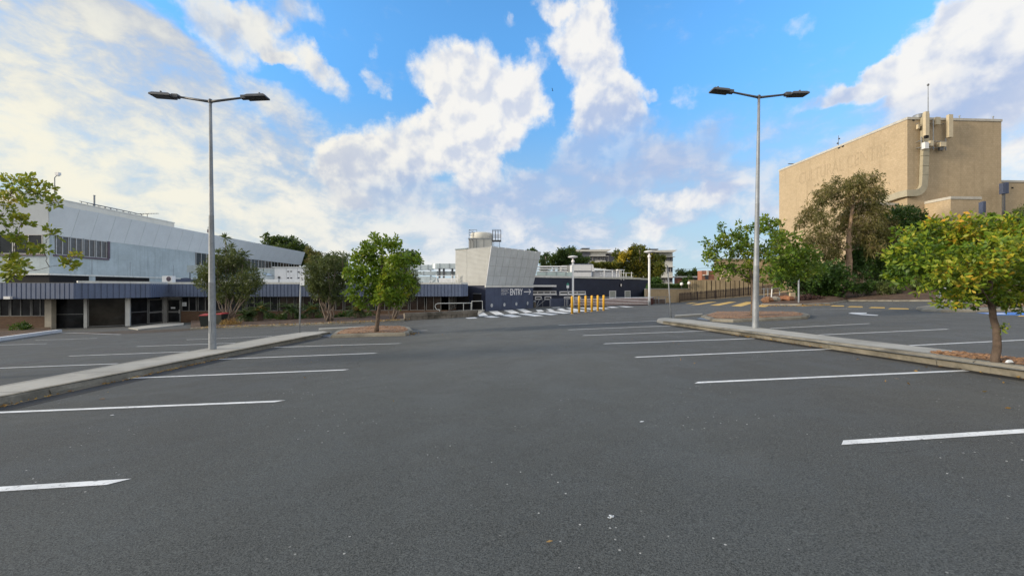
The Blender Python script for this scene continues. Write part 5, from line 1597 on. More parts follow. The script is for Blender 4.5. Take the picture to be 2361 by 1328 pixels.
# ---- distant apartment block
ap = thing('apartment_block', 'three storey white and grey apartment block with wide eaves far behind the navy roof', 'building', (*XY(1440, 125), -2.4))
D = 125.0
def ab(name, mat, x0, x1, y0, y1, dd, dep):
    m1 = MB(); fb(m1, x0, x1, y0, y1, D + dd, dep); return m1.build(name, mat, ap)
ab('wall', m_aptwhite, 1314, 1396.5, 579.5, 700, 0, 16)
ab('wall', m_aptgrey, 1394, 1430, 584, 700, 6, 12)
ab('wall', m_aptwhite, 1488, 1551, 581, 700, 0, 16)
ab('grey_panel', m_aptgrey, 1340, 1361, 577.5, 592, -.4, .5); ab('grey_panel', m_aptgrey, 1345, 1360.5, 592.5, 606, -.2, .3)
ab('grey_panel', m_aptgrey, 1490, 1519, 580, 592, -.4, .5)
ab('grey_panel', m_aptgrey, 1403, 1411, 585, 640, 5.5, .6)
def roof(x0, x1, y0, y1, dd, tip):
    m1 = MB(); a, b = S(x0, y0, D + dd), S(x1, y1, D + dd); tz = (a.z - b.z)
    m1.hexa([(a.x, D + dd, b.z), (b.x - tip, D + dd, b.z), (b.x - tip, D + dd + 20, b.z), (a.x, D + dd + 20, b.z), (a.x, D + dd, b.z + tz * .8), (b.x, D + dd, b.z + tz), (b.x, D + dd + 20, b.z + tz), (a.x, D + dd + 20, b.z + tz * .8)])
    return m1.build('roof', m_aptwhite, ap)
roof(1312, 1410.5, 575, 580, -1.3, 1.2); roof(1395, 1452, 580.5, 585, 4.5, 0.3); roof(1482, 1562, 576.5, 581.5, -2.5, 1.2)
ab('roof_vent', m_roofdark, 1341.5, 1360, 572, 574.2, 2, 3); ab('roof_vent', m_roofdark, 1500, 1518, 573.8, 576, 2, 3)
for (x0, x1, y0, y1) in ((1362, 1371.5, 591, 601), (1373, 1380, 591, 599), (1380.5, 1387.5, 591, 599), (1389, 1397, 591, 600), (1400, 1405, 592, 606),
                         (1519, 1529, 592.5, 601.5), (1530, 1535.5, 592.5, 600), (1536.5, 1544, 592.5, 601.5), (1545.5, 1551.5, 592.5, 602), (1541, 1551, 616, 626.5),
                         (1526, 1532, 641, 652), (1538, 1550, 641, 650), (1490, 1510, 600, 640)):
    w_ = ab('window', m_aptwin, x0, x1, y0, y1, -.12, .3)
    m1 = MB(); a, b = S((x0 + x1) / 2 - .3, y0, D - .14), S((x0 + x1) / 2 + .3, y1, D - .14); m1.box(a.x, b.x, D - .2, D - .125, b.z, a.z); m1.build('mullion', m_aptwhite, w_)
for (x0, x1, y) in ((1360, 1404, 590.6), (1517, 1557, 592), (1538, 1557, 615.7), (1517, 1556, 640)):
    ab('sunshade', m_aptwhite, x0, x1, y - .5, y + .3, -1.4, 1.35)
# ---- low houses and poles beyond
r_ = thing('low_house', 'long low brick house with pale flat roof beyond the hedge', 'house', (*XY(1590, 135), -1))
mb = MB(); fb(mb, 1563, 1620, 640.5, 675, 135, 3); mb.build('wall', m_redbrick, r_)
mb = MB(); fb(mb, 1560, 1622, 636.8, 640, 133.8, 5); mb.build('roof', m_aptwhite, r_)
mb = MB(); fb(mb, 1572, 1618, 641, 648, 134.9, .2); mb.build('window', m_roofdark, r_)
r_ = thing('brick_house', 'red brick building with white vertical strip beside the tan annex', 'building', (*XY(1633, 112), -1))
mb = MB(); fb(mb, 1618, 1655, 624, 690, 112, 2.5); mb.build('wall', m_redbrick, r_)
mb = MB(); fb(mb, 1630, 1634, 623.6, 634, 111.8, .3); mb.build('white_strip', m_aptwhite, r_)
mb = MB(); fb(mb, 1624.5, 1634, 633.5, 635, 110.8, 1.2); mb.build('hood', m_aptwhite, r_)
mb = MB(); fb(mb, 1626, 1633.5, 635.3, 644, 111.9, .2); mb.build('window', m_aptwin, r_)
r_ = thing('power_pole', 'distant power pole with wires beyond the apartment block', 'power pole', (*XY(1563.3, 170), -2))
mb = MB(); a = S(1563.3, 618, 170); mb.tube([(a.x, 170, -3), (a.x, 170, a.z)], .14, 6); mb.obox((a.x, 170, a.z - .8), 1.1, .08, .08); mb.build('pole', m_darkmetal, r_)
mb = MB()
for dy in (0, 1.0):
    b = S(1760, 605 - dy * 2, 190); c = S(1380, 609 - dy * 2, 165)
    for e in (b, c):
        pts = [Vector((a.x, 170, a.z - .7)).lerp(e, t) + Vector((0, 0, -1.2 * 4 * t * (1 - t) * .5)) for t in [i / 8 for i in range(9)]]
        mb.tube(pts, .03, 4)
mb.build('wires', m_darkmetal, r_)
# globe lamps on the low tan wall
for px, py, lb in ((1571.5, 655, 'white globe lamp standing in front of the clipped hedge'), (1588.6, 653, 'white globe lamp half hidden by the tan panel wall')):
    a = S(px, py, 64.5); r_ = thing('globe_lamp', lb, 'lamp', (a.x, 64.5, 1.2), 'globe lamps by the hedge')
    mb = MB(); mb.smooth = True; mb.lathe((a.x, 64.5, a.z - .27), [(.06, 0), (.2, .08), (.27, .27), (.2, .46), (.06, .53)], 14); mb.build('globe', m_globe, r_)
    mb = MB(); mb.tube([(a.x, 64.5, 0.2), (a.x, 64.5, a.z - .272)], .045, 6); mb.build('stem', m_darkmetal, r_)
# ================================================================= right: tan walls, picket fence, theatre
# low tan wall beside the ramp
r_ = thing('retaining_wall', 'low stained tan wall right of the second disc lamp', 'wall', (*XY(1535, 57), gz(22, 57)))
WT = Wall(XY(1490, 58.0), XY(1592, 63.2))
mb = MB(); WT.box(mb, 0, WT.L, -2.0, WT.z(1540, 667), -.35, 0); mb.build('panels', m_block, r_)
mb = MB(); WT.box(mb, 0, WT.L, WT.z(1540, 667) + .002, WT.z(1540, 665), -.4, .05); mb.build('coping', m_conc, r_)
# lawn / terrace level behind it with a clipped hedge
mb = MB(); mb.prism([XY(1488, 58.9), XY(1593, 66.5), XY(1760, 70), XY(1760, 110), XY(1480, 110)], -1.2, 1.18)
tag(mb.build('lawn_terrace', M('lawn', (0.05, 0.085, 0.025), 0.95, 0.3, 1.5)), 'raised lawn behind the low tan wall', 'lawn', kind='structure')
# tan panel wall
r_ = thing('panel_wall', 'tall tan concrete panel wall with dark vertical gaps behind the picket fence', 'wall', (*XY(1670, 51.5), gz(28, 51)))
WPn = Wall(XY(1588, 65.0), XY(1772, 63.2))
zt = WPn.z(1650, 645.5)
edges = [1588, 1593, 1597, 1602, 1606.5, 1611.5, 1616.5, 1621, 1631, 1641.5, 1652, 1661.5, 1674.5, 1685.5, 1696, 1706, 1716, 1727, 1738, 1749, 1760, 1772]
for i in range(len(edges) - 1):
    g = .04 if edges[i] < 1620 else .16
    mb = MB(); s0, s1 = WPn.s(edges[i]), WPn.s(edges[i + 1]); WPn.box(mb, s0, s1 - g, -2, zt, -.25, .02 * (i % 3)); mb.build('panel', m_plank, r_)
mb = MB(); WPn.box(mb, 0, WPn.L, -2, zt - .1, -.5, -.26); mb.build('backing', m_dark, r_)
# annex behind: tan block box with ladder
r_ = thing('theatre_annex', 'low tan block annex behind the picket fence', 'building', (*XY(1720, 62), 0))
q = [XY(1647, 68), XY(1647, 68) + BAY * 19.5, XY(1647, 68) + BAY * 19.5 + AIS * 16, XY(1650, 84)]
za = S(1647, 600, 68).z
mb = MB(); mb.prism(q, -2, za); mb.build('wall', m_block, r_)
mb = MB(); mb.prism([q[0] - BAY * .1 - AIS * .1, q[1] - AIS * .1, q[2], q[3]], za + .002, za + .3); mb.build('cornice', m_tan, r_)
ld = thing('access_ladder', 'pale steel stair ladder leaning on the tan annex wall', 'ladder', (*XY(1672, 60), 1.2))
mb = MB(); a0, a1, b0, b1 = S(1659.5, 646, 65.8), S(1672, 614, 67.5), S(1675.5, 646, 65.8), S(1686, 614, 67.5)
mb.tube([a0, a1], .10, 6); mb.tube([b0, b1], .10, 6); mb.build('stringer', m_timberpale, ld)
mb = MB()
for i in range(1, 8): mb.tube([a0.lerp(a1, i / 8), b0.lerp(b1, i / 8)], .035, 5)
mb.build('rungs', m_galv, ld)
# picket fence climbing with the ramp
FP = [S(1568, 696, 61), S(1650, 689, 61), S(1732, 682, 61), S(1838, 670, 58), S(1960, 654, 53.2), S(2075, 650, 50.8)]
fn = thing('picket_fence', 'weathered brown picket fence climbing along the ramp', 'fence', tuple(FP[0]))
mb = MB(); mr = MB(); rr = random.Random(5)
for i in range(len(FP) - 1):
    a, b = FP[i], FP[i + 1]; L = (b - a).length; k = round(L / .165); t = (b - a).normalized(); tx = Vector((t.x, t.y, 0)).normalized(); n = Vector((tx.y, -tx.x, 0))
    for j in range(k):
        p = a.lerp(b, j / k); h = 1.46 + rr.uniform(-.03, .03); lean = tx * rr.uniform(-.02, .02)
        w = .048
        vs = []
        for o in (0.0, .022):
            for (dx, z) in ((-w, .06), (w, .06), (w, h - .08), (0, h), (-w, h - .08)):
                q = p + tx * dx + lean * z + n * o + Vector((0, 0, z)); vs.append(q)
        mb.add(vs, [[4, 3, 2, 1, 0], [5, 6, 7, 8, 9]] + [[m, (m + 1) % 5, 5 + (m + 1) % 5, 5 + m] for m in range(5)])
    for hz in (.3, 1.15):
        mr.tube([a + Vector((0, 0, hz)) - n * .03, b + Vector((0, 0, hz)) - n * .03], .035, 4)
mb.build('pickets', m_fence, fn); mr.build('rails', m_fence, fn)
for i in range(len(FP) - 1):
    a, b = FP[i], FP[i + 1]; k = max(1, round((b - a).length / 2.6)); tx = (b - a); tx.z = 0; tx.normalize(); n = Vector((tx.y, -tx.x, 0))
    for j in range(k):
        p = a.lerp(b, j / k) - n * .09; mb = MB(); mb.box(p.x - .05, p.x + .05, p.y - .05, p.y + .05, p.z - .2, p.z + 1.4); mb.build('post', m_fence, fn)
# driveway climbing to the fence
RF = [G(1562, 699.5), G(1600, 697.6), G(1650, 695.8), G(1700, 695.4), G(1744, 695), G(1757, 703)]
RB = [S(1566, 696.8, 60.6), S(1604, 693.2, 60.6), S(1650, 689.6, 60.6), S(1691, 686.2, 60.6), S(1732, 682.8, 60.6), S(1760, 679.5, 60)]
mb = MB(); n = len(RF); vs = []
for r in range(5):
    f = r / 4
    for i in range(n): p = RF[i].lerp(RB[i], f); vs.append((p.x, p.y, p.z + .006 * (r == 0)))
mb.add(vs, [[r * n + i, r * n + i + 1, (r + 1) * n + i + 1, (r + 1) * n + i] for r in range(4) for i in range(n - 1)])
tag(mb.build('driveway', m_asphalt), 'asphalt driveway climbing beside the picket fence', 'driveway', kind='structure')
# ramp edge under the fence
mb = MB()
for i in range(len(FP) - 1):
    a, b = FP[i], FP[i + 1]; tx = (b - a); tx.z = 0; tx.normalize(); n = Vector((tx.y, -tx.x, 0))
    P = [a + n * .25, b + n * .25, b - n * .35, a - n * .35]
    mb.hexa([(p.x, p.y, -2) for p in P] + [(P[0].x, P[0].y, a.z + .03), (P[1].x, P[1].y, b.z + .03), (P[2].x, P[2].y, b.z + .03), (P[3].x, P[3].y, a.z + .03)])
tag(mb.build('ramp_wall', m_plank), 'low tan ramp wall carrying the picket fence', 'wall', kind='structure')

# ---- garden bed in front of the trees on the right
fr = [G(1757, 703.5), G(1800, 704), G(1850, 704), G(1912, 701.5), G(1950, 694.5), G(2060, 695), G(2200, 694.5), G(2361, 694), G(2560, 693)]
bk = [XY(1757, 60.2), XY(1800, 58.8), XY(1850, 57.2), XY(1912, 54.8), XY(1960, 52.8), XY(2070, 50.5), XY(2200, 51.2), XY(2361, 52), XY(2560, 53)]
hb = [.75, 1.05, 1.3, 1.7, 2.05, 2.0, 1.9, 1.9, 1.9]
mb = MB(); n = len(fr); rows = 9; vs = []; rr = random.Random(2)
for r in range(rows):
    f = r / (rows - 1)
    for i in range(n):
        p = Vector(fr[i][:2]).lerp(bk[i], f); h = .13 + (hb[i] - .13) * (f ** 1.15) + (rr.uniform(-.09, .09) if 0 < r < rows - 1 else 0)
        vs.append((p.x, p.y, gz(p.x, p.y) + h))
vs += [(p.x, p.y, gz(p.x, p.y) - .05) for p in fr]
mb.add(vs, [[r * n + i, r * n + i + 1, (r + 1) * n + i + 1, (r + 1) * n + i] for r in range(rows - 1) for i in range(n - 1)] + [[rows * n + i, rows * n + i + 1, i + 1, i] for i in range(n - 1)])
tag(mb.build('garden_bed', m_soil), 'sloping bark covered garden bed below the theatre', 'garden bed', kind='structure')
for (a, b) in ((0, 3), (3, 4), (4, 8)):
    pts = [Vector(p[:2]) for p in fr[a:b + 1]]
    mb = MB()
    for i in range(len(pts) - 1):
        t = (pts[i + 1] - pts[i]).normalized(); nn = Vector((t.y, -t.x))
        vs = []
        for o, h in ((.16, -.03), (.13, .11), (-.02, .15)):
            for p in (pts[i], pts[i + 1]): w = p + nn * o; vs.append((w.x, w.y, gz(w.x, w.y) + h))
        mb.add(vs, [[0, 1, 3, 2], [2, 3, 5, 4]])
    tag(mb.build('bed_kerb', m_kerb), 'mossy kerb along the right garden bed', 'kerb', kind='structure')
# big ground behind the bed up to the theatre
mb = MB(); mb.prism([bk[2], bk[4], bk[6], bk[8], XY(2560, 75), XY(1850, 75)], -2, lambda x, y: gz(x, y) + 1.9 if x > 42 else gz(x, y) + 1.2)
tag(mb.build('upper_terrace', m_soil), 'raised earth at the foot of the theatre', 'terrace', kind='structure')

# ---- theatre
TC = XY(2092, 55.0); ZTH = 25.6
th = thing('theatre_building', 'tall windowless tan block theatre with faded lettering and aerials', 'building', (TC.x + 5, TC.y + 5, 0))
LF, LS = 14.4, 24.6
WTf = Wall(TC, TC + BAY * LF); WTf.n = -AIS
WTs = Wall(TC, TC + AIS * LS); WTs.n = -BAY
mb = MB(); mb.prism([TC, TC + BAY * LF, TC + BAY * LF + AIS * LS, TC + AIS * LS], -1.5, ZTH); mb.build('tower_wall', m_block, th)
mb = MB(); WTf.box(mb, -.08, LF + .08, ZTH + .002, ZTH + .34, -.5, .08); WTs.box(mb, .51, LS + .08, ZTH + .002, ZTH + .34, -.5, .08)
mb.build('parapet_cap', m_parapet, th)
mb = MB(); mb.prism([TC + BAY * LF + AIS * .55, TC + BAY * 34 + AIS * .55, TC + BAY * 34 + AIS * 22, TC + BAY * LF + AIS * 22], -1.5, 17.0); mb.build('side_wing', m_block, th)
mb = MB(); Wg = Wall(TC + BAY * LF + AIS * .55, TC + BAY * 34 + AIS * .55); Wg.n = -AIS; Wg.box(mb, .02, 19.5, 17.002, 17.3, -.5, .08); mb.build('parapet_cap', m_parapet, th)
# projecting box low on the front
PB = XY(2192, 52.0); zb = 13.55
q = [PB, PB + BAY * 4.35, PB + BAY * 4.35 + AIS * 3.3, PB + AIS * 3.3]
mb = MB(); mb.prism(q, 0, zb); mb.build('stair_box', m_block, th)
mb = MB(); Wa = Wall(q[0], q[1]); Wa.n = -AIS; Wb = Wall(q[0], q[3]); Wb.n = -BAY
Wa.box(mb, -.07, 4.42, zb + .002, zb + .36, -.4, .07); Wb.box(mb, .41, 3.2, zb + .002, zb + .36, -.4, .07); mb.build('parapet_cap', m_parapet, th)
# low annex along the side wall
q = [TC - BAY * 8 + AIS * 1.2, TC - BAY * .003 + AIS * 1.2, TC - BAY * .003 + AIS * 14, TC - BAY * 8 + AIS * 14]
mb = MB(); mb.prism(q, 0, 13.6); mb.build('side_annex', m_block, th)
mb = MB(); Wa = Wall(q[0], q[1]); Wa.n = -AIS; Wa.box(mb, -.07, Wa.L, 13.602, 13.95, -.4, .07); mb.build('parapet_cap', m_parapet, th)
# trace of removed lettering on the side wall
def lt(px, py): s = WTs.s(px); return s, EYE + (CY - py) * WTs.P(s).y / F
s0, z0 = lt(2050, 324); s1, z1 = lt(1843, 397)
zt = 23.6; zbm = 21.4
p = WTs.P(s1, .012)
text_mesh('faded_lettering', 'CULTURAL CENTRE', (p.x, p.y, zbm), Vector((-AIS.x, -AIS.y, 0)), (0, 0, 1), s1 - s0, zt - zbm, m_blockghost, th, .004)
for px in (1935, 1943.5):
    s, z = lt(px, 341 if px < 1940 else 337.5); mb = MB(); WTs.box(mb, s - .22, s + .22, z - .14, z + .14, .003, .03); mb.build('vent_hole', m_dark, th)
for px, py in ((2106, 278.5), (2334, 428)):
    c = S(px, py, 55.1); mb = MB(); 
    w = WTf if px < 2300 else Wg
    s = w.s(px); w.box(mb, s - .16, s + .16, c.z - .1, c.z + .1, .003, .03); mb.build('vent_hole', m_dark, th)
# cable duct down the front wall, turning left along and round the corner
mb = MB(); dw = .42
def fz(py): return EYE + (CY - py) * 55.3 / F
s_d = WTf.s(2128); s_d2 = WTf.s(2125)
def fP(s, z, o=.25): p = WTf.P(s, o); return Vector((p.x, p.y, z))
path = [fP(s_d, fz(267)), fP(s_d, fz(345)), fP(s_d2, fz(420))]
rad = 1.5
cc = (s_d2 - rad, fz(424))
for i in range(1, 7):
    a = math.pi / 2 * i / 6; path.append(fP(cc[0] + rad * math.cos(a), cc[1] - rad * math.sin(a)))
path += [fP(.3, cc[1] - rad), fP(-.35, cc[1] - rad)]
z_e = cc[1] - rad
pv = [TC - BAY * .45 + AIS * .5, TC - BAY * .45 + AIS * 2.5, TC - BAY * .45 + AIS * 3.6, TC - BAY * .45 + AIS * 4.1]
path += [Vector((p.x, p.y, z_e - dz)) for p, dz in zip(pv, (.02, .25, .8, 1.6))]
path.append(Vector((pv[-1].x, pv[-1].y, 13.4)))
mb.smooth = False
ww = .46
vs = []
for i, p in enumerate(path):
    t = (path[min(i + 1, len(path) - 1)] - path[max(i - 1, 0)]).normalized()
    out = Vector((-AIS.x, -AIS.y, 0)) if i < 11 else Vector((-BAY.x, -BAY.y, 0))
    out = (out - t * out.dot(t)).normalized(); sd = t.cross(out)
    for (a, b) in ((-1, -.5), (1, -.5), (1, .5), (-1, .5)): vs.append(p + sd * (ww * a) + out * (.42 * b))
fs = []
for i in range(len(path) - 1):
    for j in range(4): fs.append([i * 4 + j, i * 4 + (j + 1) % 4, i * 4 + 4 + (j + 1) % 4, i * 4 + 4 + j])
fs += [[0, 1, 2, 3], [len(vs) - 4, len(vs) - 3, len(vs) - 2, len(vs) - 1]]
mb.add(vs, fs); dct = mb.build('cable_duct', m_tan, th)
mb = MB()
for z in (fz(300), fz(330), fz(362), fz(385), fz(405)):
    s = s_d if z > fz(346) else (s_d + s_d2) / 2
    p = fP(s, z); WTf.box(mb, s - .5, s + .5, z - .03, z + .03, .01, .50)
mb.build('joint', m_tan, dct)
mb = MB(); p = fP(s_d - .25, fz(266), -.3); mb.lathe((p.x, p.y, ZTH + .3), [(.62, 0), (.62, .45), (.66, .5), (.3, .6)], 18); mb.build('cowl', m_galv, th)
# antenna panels and boxes
def fbox(name, x0, x1, y0, y1, o0, o1, mat, par=None):
    mb = MB(); s0, s1 = WTf.s(x0), WTf.s(x1); WTf.box(mb, s0, s1, fz(y1), fz(y0), o0, o1); return mb.build(name, mat, par or th)
m_panel = M('cream_antenna_panel', (0.55, 0.47, 0.33), 0.5, 0.08, 2.0)
fbox('antenna_panel', 2114.5, 2122.5, 267, 320.5, .75, 1.1, m_panel); fbox('antenna_panel', 2173, 2182.5, 270, 321.5, .45, .8, m_panel)
fbox('antenna_panel', 2147.5, 2157.5, 275, 292, .35, .6, m_panel)
fbox('equipment_box', 2110, 2114, 291, 301, .1, .4, m_panel)
fbox('equipment_box', 2114.8, 2123.8, 335, 349.5, .55, 1.0, m_paintwhite); fbox('equipment_box', 2129, 2136, 331, 343, .55, .9, m_panel); fbox('equipment_box', 2153.5, 2166, 333, 343.5, .35, .85, m_panel)
fbox('cable_gland', 2116, 2122.5, 320.7, 326, .8, 1.05, m_dark); fbox('cable_gland', 2155, 2163, 344, 351, .4, .7, m_darkmetal)
mb = MB()
for y in (329.5, 344.5):
    a, b = WTf.P(WTf.s(2110), .4), WTf.P(WTf.s(2172), .4); mb.tube([(a.x, a.y, fz(y)), (b.x, b.y, fz(y))], .05, 6)
for x, y0, y1 in ((2117, 320, 350), (2144.5, 280, 349), (2173, 322, 350), (2160, 328, 333)):
    a = WTf.P(WTf.s(x), .4); mb.tube([(a.x, a.y, fz(y0)), (a.x, a.y, fz(y1))], .06, 6)
for x in (2112, 2142, 2170):
    for y in (288, 330, 344):
        a = WTf.P(WTf.s(x), 0); b = WTf.P(WTf.s(x), .42); mb.tube([(a.x, a.y, fz(y)), (b.x, b.y, fz(y))], .04, 5)
mb.build('mounting_rails', m_galv, th)
# mast and small roof aerials
p = TC + BAY * 4.35 + AIS * 1.0
r_ = thing('lightning_mast', 'tall thin mast with a stay on the tan theatre roof', 'mast', (p.x, p.y, ZTH))
mb = MB(); ztp = EYE + (CY - 199) * p.y / F; mb.tube([(p.x, p.y, ZTH - .01), (p.x, p.y, ztp)], [.07, .04], 6); mb.tube([(p.x - 1.0, p.y, ZTH), (p.x, p.y, ZTH + 1.5)], .03, 5); mb.build('pole', m_galv, r_)
mb = MB(); mb.lathe((p.x, p.y, ztp), [(.05, 0), (.13, .1), (.13, .25), (.04, .35)], 8); mb.build('tip', m_darkmetal, r_)
s = WTs.s(1928); p = WTs.P(s, -.4); r_ = thing('roof_aerial', 'small spike aerial on the long side of the theatre roof', 'aerial', (p.x, p.y, ZTH + .3))
mb = MB(); mb.tube([(p.x, p.y, ZTH + .2), (p.x, p.y, EYE + (CY - 313) * p.y / F)], .035, 5); mb.lathe((p.x + .15, p.y, EYE + (CY - 322) * p.y / F), [(.05, 0), (.15, .12), (.05, .25)], 8); mb.lathe((p.x - .12, p.y, EYE + (CY - 333) * p.y / F), [(.05, 0), (.17, .12), (.05, .3)], 8); mb.build('aerial', m_darkmetal, r_)
s = WTs.s(1819); p = WTs.P(s, -.6); mb = MB(); mb.obox((p.x, p.y, ZTH + .75), .7, .12, .05); mb.tube([(p.x + .3, p.y, ZTH + .3), (p.x + .3, p.y, ZTH + .7)], .05, 5); tag(mb.build('roof_vane', m_darkmetal), 'small flat dark fitting at the far end of the theatre roof', 'roof fitting')
for px in (2217, 2295):
    s = WTf.s(px); p = WTf.P(s, -.25); mb = MB(); mb.tube([(p.x, p.y, ZTH + .3), (p.x, p.y, ZTH + .75)], .07, 6); mb.lathe((p.x, p.y, ZTH + .75), [(.1, 0), (.1, .12), (.04, .16)], 8)
    tag(mb.build('roof_stub', m_galv), 'short grey stub pipe on the theatre parapet, %s' % ('midway along the front' if px < 2250 else 'at the right corner'), 'pipe')
# dark floodlight boxes on posts before the theatre
for px, x0, x1, y0, y1, yb, d, lb in ((2314, 2306.5, 2321, 423.5, 448, 520, 54.3, 'dark twin floodlight box on a tall post against the theatre wing'), (2264, 2259.5, 2268, 467, 492, 530, 50.5, 'dark floodlight box on a shorter post before the theatre wall')):
    c = S(px, yb, d); r_ = thing('floodlight_post', lb, 'floodlight', (c.x, d, gz(c.x, d) + 1.5), 'floodlight posts by the theatre')
    mb = MB(); tz = S(px, y1, d).z; mb.box(c.x - .13, c.x + .13, d - .1, d + .1, 0.3, tz); mb.build('post', m_darkmetal, r_)
    mb = MB(); a, b = S(x0, y0, d), S(x1, y1, d); m_ = (a.x + b.x) / 2
    mb.box(a.x, m_ - .02, d - .3, d + .15, b.z + .002, a.z); mb.box(m_ + .02, b.x, d - .25, d + .2, b.z + .05, a.z + .1); mb.build('lamp_box', m_navy2, r_)
# ---- posts, rubble, small sign on the right
p0, p1 = G(1777.5, 697.5), S(1780.5, 662.5, gd(1777.5, 697.5) + .1)
mb = MB(); mb.tube([p0 - Vector((0, 0, .1)), p1], .075, 8); tag(mb.build('post', m_paintwhite), 'leaning white post at the left end of the garden bed', 'post')
p0 = G(1841.5, 697, .2); mb = MB(); zt = S(1841, 633.5, p0.y).z; mb.tube([p0 - Vector((0, 0, .2)), (p0.x, p0.y, zt)], .075, 8); tag(mb.build('post', m_galv), 'upright grey post beside the purple ground cover', 'post')
r_ = thing('rail_fence', 'thin pipe rail fence behind the rubble by the right lamp post', 'fence', tuple(G(1780, 699, .3)))
mb = MB(); D0 = 43.0
for y in (664.5,): mb.tube([S(1756, y + 2, D0), S(1800, y, D0)], .035, 5)
for x in (1761.5, 1770.5, 1797.5): a = S(x, 664, D0); mb.tube([(a.x, D0, gz(a.x, D0) + .2), a], .04, 5)
mb.build('rails', m_galv, r_)
def rock(px, py, d, r, seed, mat, name, label, grp=None):
    rr = random.Random(seed); bpy_b = MB(); c = S(px, py, d)
    n1, n2 = 7, 5; vs = []
    for j in range(n2):
        ph = math.pi * (j + .5) / n2
        for i in range(n1):
            an = 2 * math.pi * i / n1; k = r * rr.uniform(.7, 1.15)
            vs.append((c.x + k * 1.3 * math.sin(ph) * math.cos(an), c.y + k * math.sin(ph) * math.sin(an), c.z + k * .75 * math.cos(ph)))
    fs = [[j * n1 + i, j * n1 + (i + 1) % n1, (j + 1) * n1 + (i + 1) % n1, (j + 1) * n1 + i] for j in range(n2 - 1) for i in range(n1)]
    fs += [list(range(n1))[::-1], [(n2 - 1) * n1 + i for i in range(n1)]]
    bpy_b.add(vs, fs); return tag(bpy_b.build(name, mat), label, 'rock' if 'rock' in name else 'rubble', grp)
rock(1788, 691, 41.5, .48, 1, m_rock, 'rock', 'grey rock beside the leaning white post')
rock(1815, 690, 42.0, .62, 3, M('rusty_timber', (0.24, 0.11, 0.06), .95, .4, 3, .6), 'timber_stump', 'rusty brown timber stump among the rubble')
rock(1802, 686, 42.4, .42, 4, m_soil, 'soil_clod', 'dark earth clod between rock and timber')
rock(1769, 692, 41.5, .55, 6, M('dry_twigs', (0.22, 0.12, 0.07), .95, .5, 6, .8), 'twig_heap', 'reddish twig heap at the foot of the white post')
c = S(1826.5, 681, 42.6); mb = MB(); mb.obox(c, .30, .1, .30, (1, .1, .1), (-.1, 1, 0)); tag(mb.build('timber_block', m_timberpale), 'pale square timber block on the rubble heap', 'block')
# twin plate sign on the far right island
p0 = G(2166, 708, .15); d = p0.y
r_ = thing('small_sign', 'small white twin plate sign on a grey post on the far right island', 'sign', tuple(p0))
mb = MB(); mb.tube([p0 - Vector((0, 0, .05)), S(2168.5, 662, d)], .045, 8); mb.build('post', m_galv, r_)
mb = MB(); a, b = S(2158, 675.5, d - .06), S(2181, 682, d - .06); mb.hexa([(a.x, d - .08, b.z), (b.x, d - .02, b.z), (b.x, d, b.z), (a.x, d - .06, b.z), (a.x, d - .08, a.z - .05), (b.x, d - .02, a.z + .03), (b.x, d, a.z + .03), (a.x, d - .06, a.z - .05)]); mb.build('plate', m_signwhite, r_)
mb = MB(); a, b = S(2168, 663, d - .06), S(2182, 667, d - .06); mb.box(a.x, b.x, d - .08, d - .05, b.z, a.z); mb.build('plate', m_paintwhite, r_)
# leaning pole with edge-on sign at the far end of the right island
p0 = Vector((*G(1547.5, 733, .15)[:2], 0)); p0.z = gz(p0.x, p0.y) + .15; d = p0.y
r_ = thing('parking_sign', 'leaning grey sign pole seen edge-on at the end of the right island', 'sign', tuple(p0))
pt = S(1538.8, 612, d); mb = MB(); mb.smooth = True; mb.tube([p0 - Vector((0, 0, .1)), pt], .033, 10); mb.build('pole', m_galv, r_)
ax = (pt - p0).normalized(); c = p0 + ax * ((pt - p0).length - .22)
vw = Vector((c.x, c.y, 0)).normalized(); sd = Vector((vw.y, -vw.x, 0)); mb = MB(); mb.obox(c - sd * .05, .01, .17, .24, sd, vw, (0, 0, 1)); mb.build('plate', m_galv, r_)
# left parking sign
p0 = G(690.5, 766.5, .15); d = p0.y
r_ = thing('parking_sign', 'narrow white parking sign on a grey pole at the end of the left path', 'sign', tuple(p0))
mb = MB(); mb.smooth = True; pt = S(693.8, 636, d); mb.tube([p0 - Vector((0, 0, .05)), pt], .036, 10); mb.build('pole', m_galv, r_)
a, b = S(692.2, 634, d - .05), S(701.5, 658, d - .05)
mb = MB(); mb.box(a.x, b.x, d - .055, d - .043, b.z, a.z); pl = mb.build('plate', m_signwhite, r_)
c0, c1 = S(694.3, 646.5, d - .06), S(699, 640, d - .06)
text_mesh('sign_letter', 'S', (c0.x, d - .058, c0.z), (1, 0, 0), (0, 0, 1), c1.x - c0.x, c1.z - c0.z, m_black, pl, .003)
mb = MB(); c = S(696.5, 634.9, d); mb.box(c.x - .04, c.x + .04, d - .058, d - .0555, c.z - .02, c.z + .01); c = S(696.8, 654.5, d); mb.box(c.x - .015, c.x + .015, d - .058, d - .0555, c.z - .02, c.z + .02); mb.build('sign_marks', m_black, pl)

